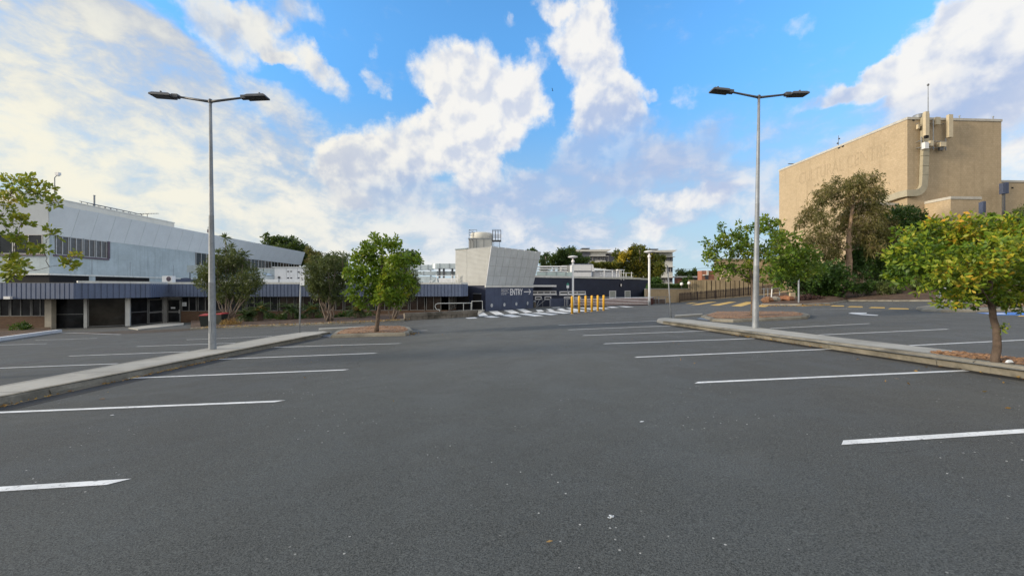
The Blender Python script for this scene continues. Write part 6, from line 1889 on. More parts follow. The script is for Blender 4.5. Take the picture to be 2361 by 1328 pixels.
# ---- twin-arm lamp posts
def lamp_post(label):
    r = thing('lamp_post', label, 'lamp post', (0, 0, 0), 'twin arm car park lamp posts')
    H_ = 8.17
    mb = MB(); mb.smooth = True
    zs = [-.05, 0.0, .9, 2.2, 2.21, 2.23, 4.4, 4.41, 4.43, 6.6, H_]
    rs = [.110, .108, .102, .093, .096, .090, .072, .075, .070, .053, .042]
    vs = MB(); mb.tube([(0, 0, z) for z in zs], rs, 20); pole = mb.build('pole', m_galv, r)
    mb = MB(); mb.box(-.04, .04, -.110, -.098, .55, .95); mb.build('access_door', m_galv, pole)
    mb = MB(); mb.lathe((0, 0, H_ - .02), [(.055, 0), (.06, .02), (.06, .1), (.03, .13)], 14); mb.build('top_cap', m_darkmetal, r)
    for sgn in (-1, 1):
        dx = BAY * sgn; t3 = Vector((dx.x, dx.y, 0)); u3 = Vector((AIS.x, AIS.y, 0)); Z = Vector((0, 0, 1))
        mb = MB(); mb.smooth = True; mb.tube([Vector((0, 0, H_ + .02)), t3 * .25 + Z * (H_ + .055), t3 * 1.02 + Z * (H_ + .165)], [.045, .04, .032], 10); arm = mb.build('arm', m_darkmetal, r)
        til = (t3 + Z * .055).normalized(); up = til.cross(u3) if til.cross(u3).z > 0 else -til.cross(u3)
        o = t3 * 1.0 + Z * (H_ + .175)
        hd = MB()
        hd.obox(o + til * .10, .10, .075, .055, til, u3, up)
        # tapered housing
        vs = []
        for z_, sc in ((-.05, 1.0), (.0, 1.0), (.05, .78)):
            for a, b in ((.17, -.17), (.83, -.165), (.83, .165), (.17, .17)):
                m_ = .5
                vs.append(o + til * (m_ + (a - m_) * sc) + u3 * (b * sc) + up * z_)
        fs = [[3, 2, 1, 0], [8, 9, 10, 11]] + [[q * 4 + i, q * 4 + (i + 1) % 4, q * 4 + 4 + (i + 1) % 4, q * 4 + 4 + i] for q in (0, 1) for i in range(4)]
        hd.add(vs, fs)
        head = hd.build('lamp_head', m_darkmetal, r)
        ln = MB(); ln.obox(o + til * .52 - up * .056, .27, .135, .004, til, u3, up); ln.build('lens', m_lens, head)
        pc = MB(); c = o + til * .58 + up * .05; pc.tube([c, c + up * .09], [.035, .03], 8); pc.build('photocell', m_darkmetal, head)
    return r
lpA = lamp_post('galvanised twin arm lamp post on the left concrete path')
p = G(490, 805, .14); lpA.location = p
lpB = copy_tree(lpA); lpB['label'] = 'galvanised twin arm lamp post on the right kerb island'
d = 14.3; x = (1741.5 - CX) * d / F; lpB.location = (x, d, gz(x, d) + .15); lpB.scale = (1.0, 1.0, 1.045)
lpB.rotation_euler = (0, R(.9), 0)
lpA.rotation_euler = (0, R(-.5), 0)

# ---- wheelie bins
def wheelie(label):
    r = thing('wheelie_bin', label, 'bin', (0, 0, 0), 'red lidded wheelie bins by the brick wall')
    mb = MB(); mb.hexa([(-.22, -.24, .06), (.22, -.24, .06), (.22, .22, .06), (-.22, .22, .06), (-.28, -.33, .92), (.28, -.33, .92), (.28, .33, .92), (-.28, .33, .92)]); mb.build('body', m_bin, r)
    mb = MB(); mb.hexa([(-.30, -.36, .925), (.30, -.36, .925), (.30, .36, .95), (-.30, .36, .95), (-.24, -.30, .98), (.24, -.30, .98), (.27, .33, 1.05), (-.27, .33, 1.05)]); mb.build('lid', m_binred, r)
    for sx in (-1, 1):
        mb = MB(); mb.tube([(sx * .2, .24, .10), (sx * .28, .24, .10)], .10, 12); mb.build('wheel', m_black, r)
    mb = MB(); mb.tube([(-.22, .40, .93), (.22, .40, .93)], .025, 6); mb.tube([(-.22, .33, .9), (-.22, .40, .93)], .02, 5); mb.tube([(.22, .33, .9), (.22, .40, .93)], .02, 5); mb.build('handle', m_bin, r)
    return r
w0 = wheelie('dark wheelie bin with red lid left of the lamp pole')
p = G(475.5, 756.5); w0.location = p; w0.rotation_euler = (0, 0, R(8))
w1 = copy_tree(w0); w1['label'] = 'dark wheelie bin with red lid right of the lamp pole, behind grey stems'; p = G(511, 751.5); w1.location = p; w1.rotation_euler = (0, 0, R(-6))
# ================================================================= planting
fr = [G(440, 760.5), G(505, 757.5), G(600, 754), G(700, 750.5), G(830, 745.5), G(932, 740)]
bk = [XY(440, 40.2), XY(505, 40.4), XY(600, 40.6), XY(700, 40.8), XY(830, 41.0), XY(1000, 41.4)]
bed_mesh(fr, bk, .14, .22, 'garden_bed', 'long mulched garden bed along the blue office')
mb = MB()
for i in range(len(fr) - 1):
    a, b = Vector(fr[i][:2]), Vector(fr[i + 1][:2]); t = (b - a).normalized(); nn = Vector((t.y, -t.x)); vs = []
    for o, h in ((.14, -.03), (.11, .12), (-.04, .16)):
        for p in (a, b): w = p + nn * o; vs.append((w.x, w.y, gz(w.x, w.y) + h))
    mb.add(vs, [[0, 1, 3, 2], [2, 3, 5, 4]])
tag(mb.build('bed_kerb', m_kerb), 'mossy kerb along the office garden bed', 'kerb', kind='structure')
bed_mesh([G(-90, 797), G(40, 776), G(117, 764.8)], [XY(-110, 32.4), XY(40, 32.7), XY(117, 32.8)], .1, .22, 'garden_bed', 'narrow bed before the left brick wall')

def leaves_mesh(name, P, DIR, L, Wd, mat, parent, rng, fold=0.25, droop=0.0):
    """one mesh of separate leaf blades: base points P, axes DIR (n,3), lengths L, widths Wd"""
    n = len(P)
    DIR = DIR / np.linalg.norm(DIR, axis=1, keepdims=True)
    rv = rng.normal(size=(n, 3)); rv[:, 2] *= .5
    side = np.cross(DIR, rv); side /= np.linalg.norm(side, axis=1, keepdims=True) + 1e-9
    up = np.cross(side, DIR)
    L = L[:, None]; Wd = Wd[:, None]
    tip = P + DIR * L; tip[:, 2] -= droop * L[:, 0]
    mid = P + DIR * L * .58 + up * L * .06
    a = mid + side * Wd * .5 - up * Wd * fold * .4; b = mid - side * Wd * .5 - up * Wd * fold * .4
    V = np.stack([P, a, tip, b], 1).reshape(-1, 3)
    o0 = np.array(wloc(parent))
    V = V - o0
    me = bpy.data.meshes.new(name)
    me.vertices.add(4 * n); me.vertices.foreach_set('co', V.ravel().astype(np.float32))
    me.loops.add(4 * n); me.loops.foreach_set('vertex_index', np.arange(4 * n, dtype=np.int32))
    me.polygons.add(n); me.polygons.foreach_set('loop_start', np.arange(0, 4 * n, 4, dtype=np.int32))
    try: me.polygons.foreach_set('loop_total', np.full(n, 4, dtype=np.int32))
    except Exception: pass
    me.update(calc_edges=True); me.validate()
    me.materials.append(mat)
    o = bpy.data.objects.new(name, me); COL.objects.link(o); o.parent = parent
    return o

def foliage(name, clumps, tufts, per, L, mat, parent, seed, ratio=.42, spread=1.0, shell=.45, updir=.35, droop=.0, flat=.85):
    """clumps: (centre, radius); each tuft is a whorl of leaves at a twig end"""
    rng = np.random.default_rng(seed)
    Ps, Ds = [], []
    tot = sum(r ** 2 for _, r in clumps)
    for c, r in clumps:
        k = max(3, int(tufts * r * r / tot))
        d = rng.normal(size=(k, 3)); d /= np.linalg.norm(d, axis=1, keepdims=True)
        rad = (shell + (1.08 - shell) * rng.random(k) ** .7) * (1 + .22 * rng.normal(size=k).clip(-1.2, 1.8))
        sc = np.array([1.0, 1.0, flat]) * r
        q = np.array(c) + d * rad[:, None] * sc
        ax = d * spread + np.array([0, 0, updir]) + rng.normal(size=(k, 3)) * .35
        ax /= np.linalg.norm(ax, axis=1, keepdims=True)
        e = rng.normal(size=(k, per, 3))
        dd = ax[:, None, :] * .55 + e / np.linalg.norm(e, axis=2, keepdims=True) * .85
        b = q[:, None, :] + dd * L * .15 + rng.normal(size=(k, per, 3)) * L * .18
        Ps.append(b.reshape(-1, 3)); Ds.append(dd.reshape(-1, 3))
    P = np.concatenate(Ps); D = np.concatenate(Ds)
    n = len(P)
    ll = L * rng.uniform(.6, 1.25, n)
    return leaves_mesh(name, P, D, ll, ll * ratio * rng.uniform(.8, 1.2, n), mat, parent, rng, droop=droop)

def limb(mb, a, b, r0, r1, rng, wob=.06, n=6, sides=7):
    a, b = Vector(a), Vector(b); L = (b - a).length
    pts, rad = [], []
    for i in range(n + 1):
        f = i / n
        w = L * wob * math.sin(math.pi * f)
        pts.append(a.lerp(b, f) + Vector((rng.uniform(-1, 1), rng.uniform(-1, 1), rng.uniform(-.5, .5))) * w * (0 if i in (0, n) else 1) + Vector((0, 0, -L * .05 * math.sin(math.pi * f))))
        rad.append(r0 + (r1 - r0) * f)
    mb.tube(pts, rad, sides)
    return pts

def tree(name, label, trunk, trad, forkfrom, clumps, tufts, per, L, mat, bark, seed, branch_r=.35, group=None, cat='tree', twigs=0, rise=.75, **kw):
    """trunk: polyline of points; branches leave it above forkfrom (0..1) to reach every clump"""
    rng = random.Random(seed)
    r = thing(name, label, cat, tuple(trunk[0]), group)
    mb = MB(); mb.smooth = True
    tp = [Vector(p) for p in trunk]
    # resample
    pts = []; 
    for i in range(len(tp) - 1):
        for j in range(4): pts.append(tp[i].lerp(tp[i + 1], j / 4))
    pts.append(tp[-1])
    m = len(pts)
    rad = [trad[0] + (trad[1] - trad[0]) * (i / (m - 1)) ** .8 for i in range(m)]
    rad[0] *= 1.25
    pts = [p + Vector((rng.uniform(-1, 1), rng.uniform(-1, 1), 0)) * rad[i] * .12 for i, p in enumerate(pts)]
    pts[0] = pts[0] - Vector((0, 0, .08))
    mb.tube(pts, rad, 12)
    i0 = int(forkfrom * (m - 1))
    # big boughs leave the trunk; smaller sprays leave the nearest bough already there
    nodes = [(pts[i], rad[i]) for i in range(i0, m)]
    for ci, (c, cr) in enumerate(sorted(clumps, key=lambda x: -x[1])):
        c = Vector(c)
        bp, br = min(nodes, key=lambda nd: (nd[0] - c).length + max(0, nd[0].z - c.z + rise * (c - nd[0]).xy.length) * 1.6 * (1 if nd[1] > trad[1] * .8 else .4))
        rr = max(trad[0] * .07, min(br * (branch_r if br > trad[1] * .8 else .7), trad[0] * .5))
        q = limb(mb, bp, c, rr, rr * .4, rng)
        for z_ in (3, 4, 5, 6): nodes.append((q[z_], rr * (1 - .1 * z_)))
        for _ in range((3 if cr > .12 else 1) + twigs):
            s_ = q[rng.randrange(3, len(q))]
            e = c + Vector((rng.gauss(0, 1), rng.gauss(0, 1), rng.gauss(.2, .8))).normalized() * cr * rng.uniform(.6, 1.0)
            limb(mb, s_, e, rr * .32, rr * .12, rng, n=4, sides=4)
    mb.build('trunk', bark, r)
    foliage('crown', clumps, tufts, per, L, mat, r, seed, **kw)
    return r

def CL(lst, d):
    """photo-survey clumps (px, py, radius px, depth offset m) -> world"""
    return [(S(px, py, d + dd), rp * (d + dd) / F) for px, py, rp, dd in lst]
def scat(lst, amt, seed):
    rr = random.Random(seed); return [(a, b, c, rr.uniform(-amt, amt)) for a, b, c in lst]
def gappy(lst, k, extra, seed):
    """shrink boughs so sky shows between them and add small outlying sprays"""
    rr = random.Random(seed); o = [(a, b, c * k * rr.uniform(.75, 1.15), *r) for a, b, c, *r in lst]
    for _ in range(extra):
        a, b, c, *r = rr.choice(lst); an = rr.uniform(0, 6.28)
        o.append((a + c * math.cos(an) * 1.05, b + c * math.sin(an) * .95, c * rr.uniform(.22, .4), *[x + rr.uniform(-.3, .3) for x in r]))
    return o

g1 = (0.05, 0.115, 0.010); g2 = (0.105, 0.195, 0.018); g3 = (0.27, 0.30, 0.022); gy = (0.50, 0.36, 0.03); go = (0.46, 0.20, 0.03)
m_leafA = leafmat('green_yellow_leaves', [(0.05, (0.040, 0.095, 0.010)), (0.40, (0.105, 0.19, 0.015)), (0.66, (0.25, 0.31, 0.022)), (0.83, (0.40, 0.36, 0.03)), (0.96, (0.58, 0.31, 0.03))], .24, 1.1)
m_leafB = leafmat('bright_green_leaves', [(0.05, (0.055, 0.12, 0.010)), (0.5, (0.125, 0.22, 0.016)), (0.85, (0.25, 0.33, 0.024)), (1.0, (0.30, 0.24, 0.03))], .3, 1.0)
m_leafC = leafmat('mixed_green_leaves', [(0.05, (0.048, 0.11, 0.010)), (0.5, (0.11, 0.19, 0.016)), (0.85, (0.23, 0.27, 0.024)), (1.0, (0.30, 0.17, 0.04))], .3, .7)
m_leafL = leafmat('olive_yellow_leaves', [(0.05, (0.08, 0.13, 0.014)), (0.5, (0.18, 0.24, 0.02)), (0.85, (0.38, 0.37, 0.035)), (1.0, (0.50, 0.34, 0.05))], .35, 1.2)
m_gum = leafmat('olive_brown_gum_leaves', [(0.05, (0.085, 0.09, 0.028)), (0.5, (0.16, 0.145, 0.05)), (0.85, (0.24, 0.185, 0.075)), (1.0, (0.30, 0.21, 0.10))], .35, .35)
m_darkleaf = leafmat('dark_green_leaves', [(0.05, (0.018, 0.050, 0.010)), (0.6, (0.042, 0.100, 0.017)), (1.0, (0.09, 0.17, 0.025))], .2, .5)
m_shrub = leafmat('olive_shrub_leaves', [(0.05, (0.045, 0.065, 0.022)), (0.6, (0.085, 0.115, 0.036)), (1.0, (0.15, 0.18, 0.05))], .2, .8)
m_cycad = leafmat('cycad_fronds', [(0.05, (0.018, 0.050, 0.012)), (0.6, (0.040, 0.090, 0.022)), (1.0, (0.09, 0.14, 0.03))], .2, .8)
m_cone = leafmat('golden_cone_fronds', [(0.05, (0.25, 0.15, 0.04)), (0.6, (0.40, 0.27, 0.08)), (1.0, (0.50, 0.36, 0.14))], .2, .8)
m_drac = leafmat('spiky_grey_green_leaves', [(0.05, (0.05, 0.075, 0.03)), (0.6, (0.09, 0.12, 0.045)), (1.0, (0.14, 0.16, 0.07))], .2, .8)
m_far = leafmat('distant_green_leaves', [(0.05, (0.022, 0.050, 0.014)), (0.6, (0.048, 0.092, 0.022)), (1.0, (0.09, 0.13, 0.03))], .25, .25)
m_fary = leafmat('yellow_flowering_leaves', [(0.05, (0.05, 0.075, 0.012)), (0.5, (0.10, 0.12, 0.018)), (0.8, (0.17, 0.16, 0.02)), (1.0, (0.45, 0.34, 0.03))], .25, .22)
m_purple = leafmat('purple_ground_cover', [(0.05, (0.035, 0.018, 0.02)), (0.6, (0.075, 0.035, 0.038)), (1.0, (0.13, 0.07, 0.05))], .15, 1.0)
m_flower = leafmat('yellow_blossom', [(0.05, (0.30, 0.24, 0.02)), (0.6, (0.50, 0.38, 0.03)), (1.0, (0.60, 0.46, 0.05))], .3, .5)

# -- right foreground tree
d4 = 7.0
tb = G(2295, 834, .16); d4 = tb.y
C4 = CL(gappy([(2110, 585, 58, -.25), (2075, 622, 42, .2), (2150, 548, 46, .3), (2125, 645, 42, -.2), (2175, 600, 55, .4), (2062, 590, 26, .0), (2195, 536, 38, .3), (2235, 548, 50, .1), (2232, 605, 52, -.55),
         (2292, 550, 52, .2), (2345, 548, 52, -.2), (2405, 560, 65, .1), (2300, 598, 52, .6), (2350, 612, 55, -.45), (2425, 635, 60, .3), (2245, 655, 36, .3), (2212, 688, 26, -.2), (2180, 655, 34, .5),
         (2335, 660, 38, .35), (2150, 518, 22, .1), (2095, 556, 30, .5), (2385, 668, 36, .1), (2470, 585, 60, 0), (2270, 520, 24, .3), (2330, 516, 24, -.1), (2060, 640, 22, .2), (2225, 522, 20, .0), (2400, 510, 36, .2), (2310, 575, 40, -.8), (2180, 625, 40, -.7), (2262, 686, 30, .1), (2305, 688, 28, .25), (2335, 700, 24, -.1), (2240, 640, 38, .0), (2280, 640, 44, .3), (2350, 700, 26, .3), (2190, 690, 20, .1)], .86, 34, 4), d4)
tree('leafy_tree', 'small broad tree with green and yellow leaves on the right foreground island', [tb, S(2299, 795, d4), S(2297, 760, d4), S(2288, 718, d4), S(2281, 675, d4 + .02), S(2284, 600, d4)], (.060, .036), .66, C4, 2500, 7, .088, m_leafA, m_bark, 41, ratio=.46, shell=.4, updir=.45, branch_r=.26)
# shoot low on the trunk
r_ = [o for o in bpy.data.objects if o.name.startswith('leafy_tree')][0]
foliage('low_shoot', CL([(2312, 760, 9, -.05), (2318, 752, 6, -.05)], d4), 10, 6, .065, m_leafA, r_, 8, shell=.1)
# -- left island tree
tb = G(868, 764, .19); d2 = tb.y
C2 = CL(gappy(scat([(880, 567, 24), (852, 580, 20), (912, 572, 22), (836, 600, 27), (872, 608, 30), (907, 608, 28), (938, 598, 24), (952, 608, 15), (817, 630, 22), (852, 640, 32), (892, 645, 32), (926, 640, 26), (944, 652, 18), (820, 662, 22), (853, 678, 24),
               (890, 680, 30), (925, 684, 22), (940, 668, 17), (812, 690, 15), (908, 700, 16), (834, 703, 12), (868, 552, 12), (895, 556, 12), (918, 556, 9), (806, 618, 10), (960, 598, 8), (842, 570, 10)], .9, 3), .66, 34, 5), d2)
tree('leafy_tree', 'bright green tree with crooked trunk on the left mulched island', [tb, S(872, 725, d2), S(880, 690, d2), S(884, 655, d2 + .1), S(880, 610, d2)], (.105, .045), .5, C2, 1250, 6, .18, m_leafB, m_bark, 42, ratio=.5, shell=.35)
# -- tree behind the right lamp post
tb = G(1738, 728, .2); d3 = tb.y
C3 = CL(gappy(scat([(1648, 602, 20), (1640, 572, 17), (1664, 560, 24), (1690, 545, 22), (1718, 532, 18), (1745, 524, 20), (1782, 534, 22), (1805, 552, 26), (1700, 580, 30), (1735, 580, 32), (1772, 585, 34), (1812, 590, 34), (1848, 578, 26), (1872, 590, 20),
               (1690, 618, 24), (1730, 624, 26), (1782, 628, 32), (1822, 624, 34), (1856, 616, 32), (1878, 622, 22), (1630, 594, 10), (1658, 628, 12), (1625, 558, 8), (1662, 528, 9), (1706, 516, 8), (1760, 512, 9), (1840, 545, 12), (1790, 560, 22), (1712, 556, 20)], 1.2, 5), .78, 34, 6), d3)
tree('leafy_tree', 'wide multi-limbed green tree behind the right lamp post', [tb, S(1738, 705, d3), S(1737, 685, d3), S(1735, 655, d3), S(1730, 620, d3)], (.17, .06), .35, C3, 1350, 6, .19, m_leafC, m_bark, 43, ratio=.45, shell=.3, branch_r=.5)
# -- branches of the tree at the left edge
d1 = 8.6
tb = Vector((-14.6, d1 + .2, gz(-14.6, d1) - 0.02))
C1 = CL(gappy([(20, 418, 26, .1), (48, 432, 20, -.1), (25, 452, 26, .2), (8, 470, 20, 0), (66, 410, 9, .0), (75, 412, 7, 0), (88, 424, 7, 0), (100, 428, 8, .05), (112, 432, 6, 0), (92, 448, 16, -.1), (82, 446, 9, 0), (124, 462, 13, .1), (132, 466, 9, 0), (118, 472, 8, .1), (48, 460, 7, 0), (60, 466, 6, .0),
         (8, 492, 14, .1), (4, 512, 14, 0), (22, 512, 14, -.1), (50, 510, 16, 0), (44, 498, 8, 0), (66, 518, 7, .1), (22, 540, 18, .1), (38, 550, 16, -.1), (52, 560, 20, .1), (60, 576, 16, 0), (84, 572, 16, .2), (98, 570, 14, -.1), (100, 582, 10, 0), (120, 534, 12, 0), (132, 544, 12, .1), (114, 528, 7, 0),
         (158, 602, 17, 0), (176, 584, 11, .1), (142, 606, 10, -.1), (168, 612, 8, 0), (20, 600, 20, .1), (45, 606, 18, 0), (12, 622, 18, -.1), (32, 630, 18, .1), (18, 644, 14, 0), (50, 620, 8, 0), (-85, 450, 60, .3), (-100, 540, 70, -.2), (-90, 620, 60, .2), (-170, 580, 80, .4), (-180, 470, 70, -.4)], .66, 8, 8), d1)
tree('leafy_tree', 'olive yellow tree reaching in over the left edge of the car park', [tb, Vector((-14.5, d1 + .1, 0.8)), S(-260, 600, d1), S(-220, 540, d1), S(-170, 470, d1)], (.10, .03), .35, C1, 900, 6, .11, m_leafL, m_bark, 44, ratio=.5, shell=.25, branch_r=.22, rise=.1)
# -- gum tree and dark shrubs in the right bed
d5 = 48.0
def bz(px, d, h): x = (px - CX) * d / F; return Vector((x, d, gz(x, d) + h))
tb = S(1952, 668, d5)
C5 = CL(gappy(scat([(1912, 440, 24), (1938, 425, 18), (1900, 455, 20), (1972, 425, 28), (2005, 432, 26), (2028, 445, 17), (1945, 462, 24), (1990, 465, 30), (2025, 488, 26), (1872, 490, 22), (1898, 508, 26), (1852, 505, 16), (1940, 518, 24), (1985, 520, 26), (2022, 528, 28), (2048, 542, 22), (1880, 545, 24), (1918, 560, 24), (1985, 562, 26), (2015, 570, 24), (2050, 515, 14), (1842, 520, 10), (1960, 490, 20), (1905, 585, 22), (1868, 575, 16), (1985, 410, 14), (1925, 590, 18)], 2.2, 6), .95, 30, 7), d5)
tree('gum_tree', 'tall olive brown gum tree with pale trunk before the theatre', [tb, S(1959, 600, d5), S(1956, 560, d5), S(1962, 510, d5), S(1968, 450, d5)], (.42, .12), .42, C5, 3000, 7, .40, m_gum, m_palebark, 45, ratio=.26, shell=.2, branch_r=.4, droop=.45, twigs=2, flat=1.05, updir=.1)
def bush(name, label, lst, d, tufts, L, mat, seed, base=None, amt=1.5, per=6, ratio=.45, cat='shrub', group=None, stems=None, bark=m_greybark, **kw):
    C = CL(scat(lst, amt, seed), d)
    bx = base if base is not None else sum((c for c, _ in C), Vector()) / len(C)
    if base is None: bx = Vector((bx.x, bx.y, gz(bx.x, bx.y)))
    r = thing(name, label, cat, tuple(bx), group)
    rng = random.Random(seed); mb = MB()
    n = stems or 5
    for i in range(n):
        c, cr = C[(i * 3) % len(C)]
        q = limb(mb, bx + Vector((rng.uniform(-.2, .2), rng.uniform(-.15, .15), -.1)), c, .05 * (2 if d > 60 else 1), .02, rng, wob=.05)
    mb.build('stems', bark, r)
    foliage('foliage', C, tufts, per, L, mat, r, seed, ratio=ratio, **kw)
    return r
bush('dark_shrub', 'large dark green shrub crowding the picket fence behind the grey post', [(1808, 640, 20), (1832, 622, 26), (1868, 628, 30), (1905, 632, 30), (1930, 648, 24), (1848, 655, 26), (1885, 662, 28), (1918, 668, 22), (1895, 682, 14), (1870, 680, 14), (1815, 610, 18), (1930, 625, 20), (1790, 625, 14)], 45.0, 2200, .34, m_darkleaf, 51, base=bz(1880, 45, .9), amt=1.2)
tree('dark_tree', 'dark green tree with leaning trunk right of the gum tree', [S(1993, 668, 49.5), S(1996, 645, 49.5), S(2002, 620, 49.5), S(2015, 590, 49.5)], (.25, .1), .3, CL(scat([(1972, 600, 22), (1990, 590, 24), (2015, 605, 28), (1985, 625, 20), (2040, 595, 30), (2045, 630, 26), (2020, 638, 16), (2065, 620, 26), (2060, 650, 16), (2000, 570, 18)], 1.5, 7), 49.5), 1900, 6, .34, m_darkleaf, m_greybark, 52)
tree('dark_tree', 'dark leafy tree rising between the gum tree and the theatre stair box', [S(2085, 668, 51), S(2085, 610, 51), S(2082, 560, 51)], (.25, .1), .3, CL(scat([(2060, 500, 22), (2085, 488, 16), (2100, 500, 24), (2115, 515, 20), (2070, 525, 30), (2100, 540, 30), (2060, 560, 28), (2090, 575, 30), (2120, 560, 22), (2112, 600, 26), (2080, 612, 26), (2050, 540, 16)], 1.5, 8), 51), 2100, 6, .36, m_darkleaf, m_greybark, 53)
bush('grey_shrub', 'grey olive shrub against the theatre stair box', [(2135, 530, 18), (2150, 518, 14), (2160, 540, 20), (2140, 560, 22), (2178, 522, 12), (2185, 545, 18), (2165, 565, 22)], 50.5, 900, .34, m_shrub, 54, base=bz(2155, 50.5, 1.7))
bush('grey_shrub', 'pale olive shrub before the theatre wing at the right edge', [(2340, 496, 13), (2362, 490, 16), (2385, 500, 22), (2330, 515, 15), (2360, 520, 22), (2400, 530, 25)], 52, 700, .3, m_shrub, 55, base=bz(2360, 52, 1.7))
bush('dark_shrub', 'dark shrub mass in the bed behind the right foreground tree', [(2150, 640, 22), (2190, 630, 26), (2230, 640, 28), (2270, 632, 28), (2310, 640, 28), (2350, 636, 28), (2400, 640, 30), (2210, 600, 28), (2280, 590, 30), (2340, 595, 30), (2390, 590, 30), (2240, 560, 26), (2310, 555, 26), (2370, 550, 28)], 48.5, 2400, .4, m_darkleaf, 56, base=bz(2270, 48.5, 1.7), amt=1.5)
for lb, lst, dd, sd in (('low dark shrub at the foot of the gum tree', [(1965, 660, 12), (1985, 662, 13), (2005, 660, 13), (1975, 668, 10), (2000, 669, 10)], 44.5, 57), ('low green shrub right of the gum tree base', [(2028, 660, 13), (2045, 664, 14), (2062, 668, 14), (2050, 675, 10)], 43.5, 58),
                        ('low dark shrub behind the small twin plate sign', [(2120, 660, 14), (2140, 664, 12), (2160, 660, 14)], 44.5, 59)):
    bush('low_shrub', lb, lst, dd, 420, .22, m_shrub if sd != 57 else m_darkleaf, sd, base=bz(lst[0][0] + 15, dd, .6), amt=.5)
bush('purple_ground_cover', 'low dark purple ground cover along the garden kerb', [(1850, 688, 8), (1862, 686, 9), (1875, 688, 9), (1888, 688, 8), (1857, 694, 6), (1872, 695, 6), (1886, 695, 6), (1898, 693, 5)], 41.5, 420, .15, m_purple, 60, base=bz(1870, 41.5, .2), amt=.4, cat='ground cover', flat=.7)
# -- multi-stem shrubs before the blue office
def spikes(name, label_parent, tips, d, L, mat, seed, n=34):
    rng = np.random.default_rng(seed)
    for px, py in tips:
        c = np.array(S(px, py, d + rng.uniform(-.4, .4)))
        e = rng.normal(size=(n, 3)); e[:, 2] += .35; e /= np.linalg.norm(e, axis=1, keepdims=True)
        leaves_mesh(name, np.repeat(c[None], n, 0), e, L * rng.uniform(.6, 1.1, n), np.full(n, .085), mat, label_parent, rng, droop=.12)
def fanshrub(label, base_px, base_py, lst, tips, seed, tufts, nstem=9, mat=m_shrub):
    b = G(base_px, base_py, .2); d = b.y
    C = CL(scat(lst, .9, seed), d)
    r = thing('multi_stem_shrub', label, 'shrub', tuple(b), 'grey stemmed shrubs before the blue office')
    rng = random.Random(seed); mb = MB(); mb.smooth = True
    for i in range(nstem):
        c, cr = C[(i * 5 + 1) % len(C)]
        limb(mb, b + Vector((rng.uniform(-.35, .35), rng.uniform(-.25, .25), -.1)), c, .055, .025, rng, wob=.035, n=7)
    mb.build('stems', m_greybark, r)
    foliage('foliage', C, tufts, 8, .24, mat, r, seed, ratio=.2, shell=.25)
    if tips:
        mb = MB()
        for px, py in tips: limb(mb, S(px + (525 - px) * .25 if base_px < 600 else px, py + 45, d), S(px, py, d), .035, .02, rng, n=3, sides=5)
        mb.build('tall_stems', m_greybark, r)
        spikes('spiky_head', r, tips, d, .68, m_drac, seed)
    return r
fanshrub('spiky topped grey stemmed shrub just right of the left lamp pole', 527, 744, [(488, 632, 26), (520, 618, 26), (552, 622, 28), (576, 640, 24), (474, 652, 20), (505, 660, 28), (540, 664, 30), (572, 668, 24), (592, 655, 14), (500, 604, 16), (540, 596, 18), (470, 632, 12), (555, 688, 16), (515, 684, 16)],
         [(519, 550), (533, 572), (548, 583), (563, 588), (505, 585), (520, 592), (538, 600), (553, 604), (470, 615), (560, 612), (527, 580)], 61, 1900, 11)
fanshrub('rounded olive shrub left of the bright green tree', 756, 738, [(735, 620, 24), (758, 612, 22), (782, 622, 22), (720, 640, 20), (748, 650, 30), (780, 652, 26), (735, 672, 20), (765, 680, 22), (716, 622, 12), (795, 640, 14), (728, 600, 10), (770, 598, 9), (722, 660, 14)], [(790, 592), (802, 594), (772, 590)], 62, 1900, 10)
fanshrub('olive shrub half hidden behind the bright green tree', 907, 733, [(922, 625, 20), (945, 640, 18), (956, 655, 12), (900, 680, 24), (935, 678, 20), (880, 662, 24), (915, 655, 22), (952, 670, 10), (930, 605, 14)], [], 63, 1500, 10)
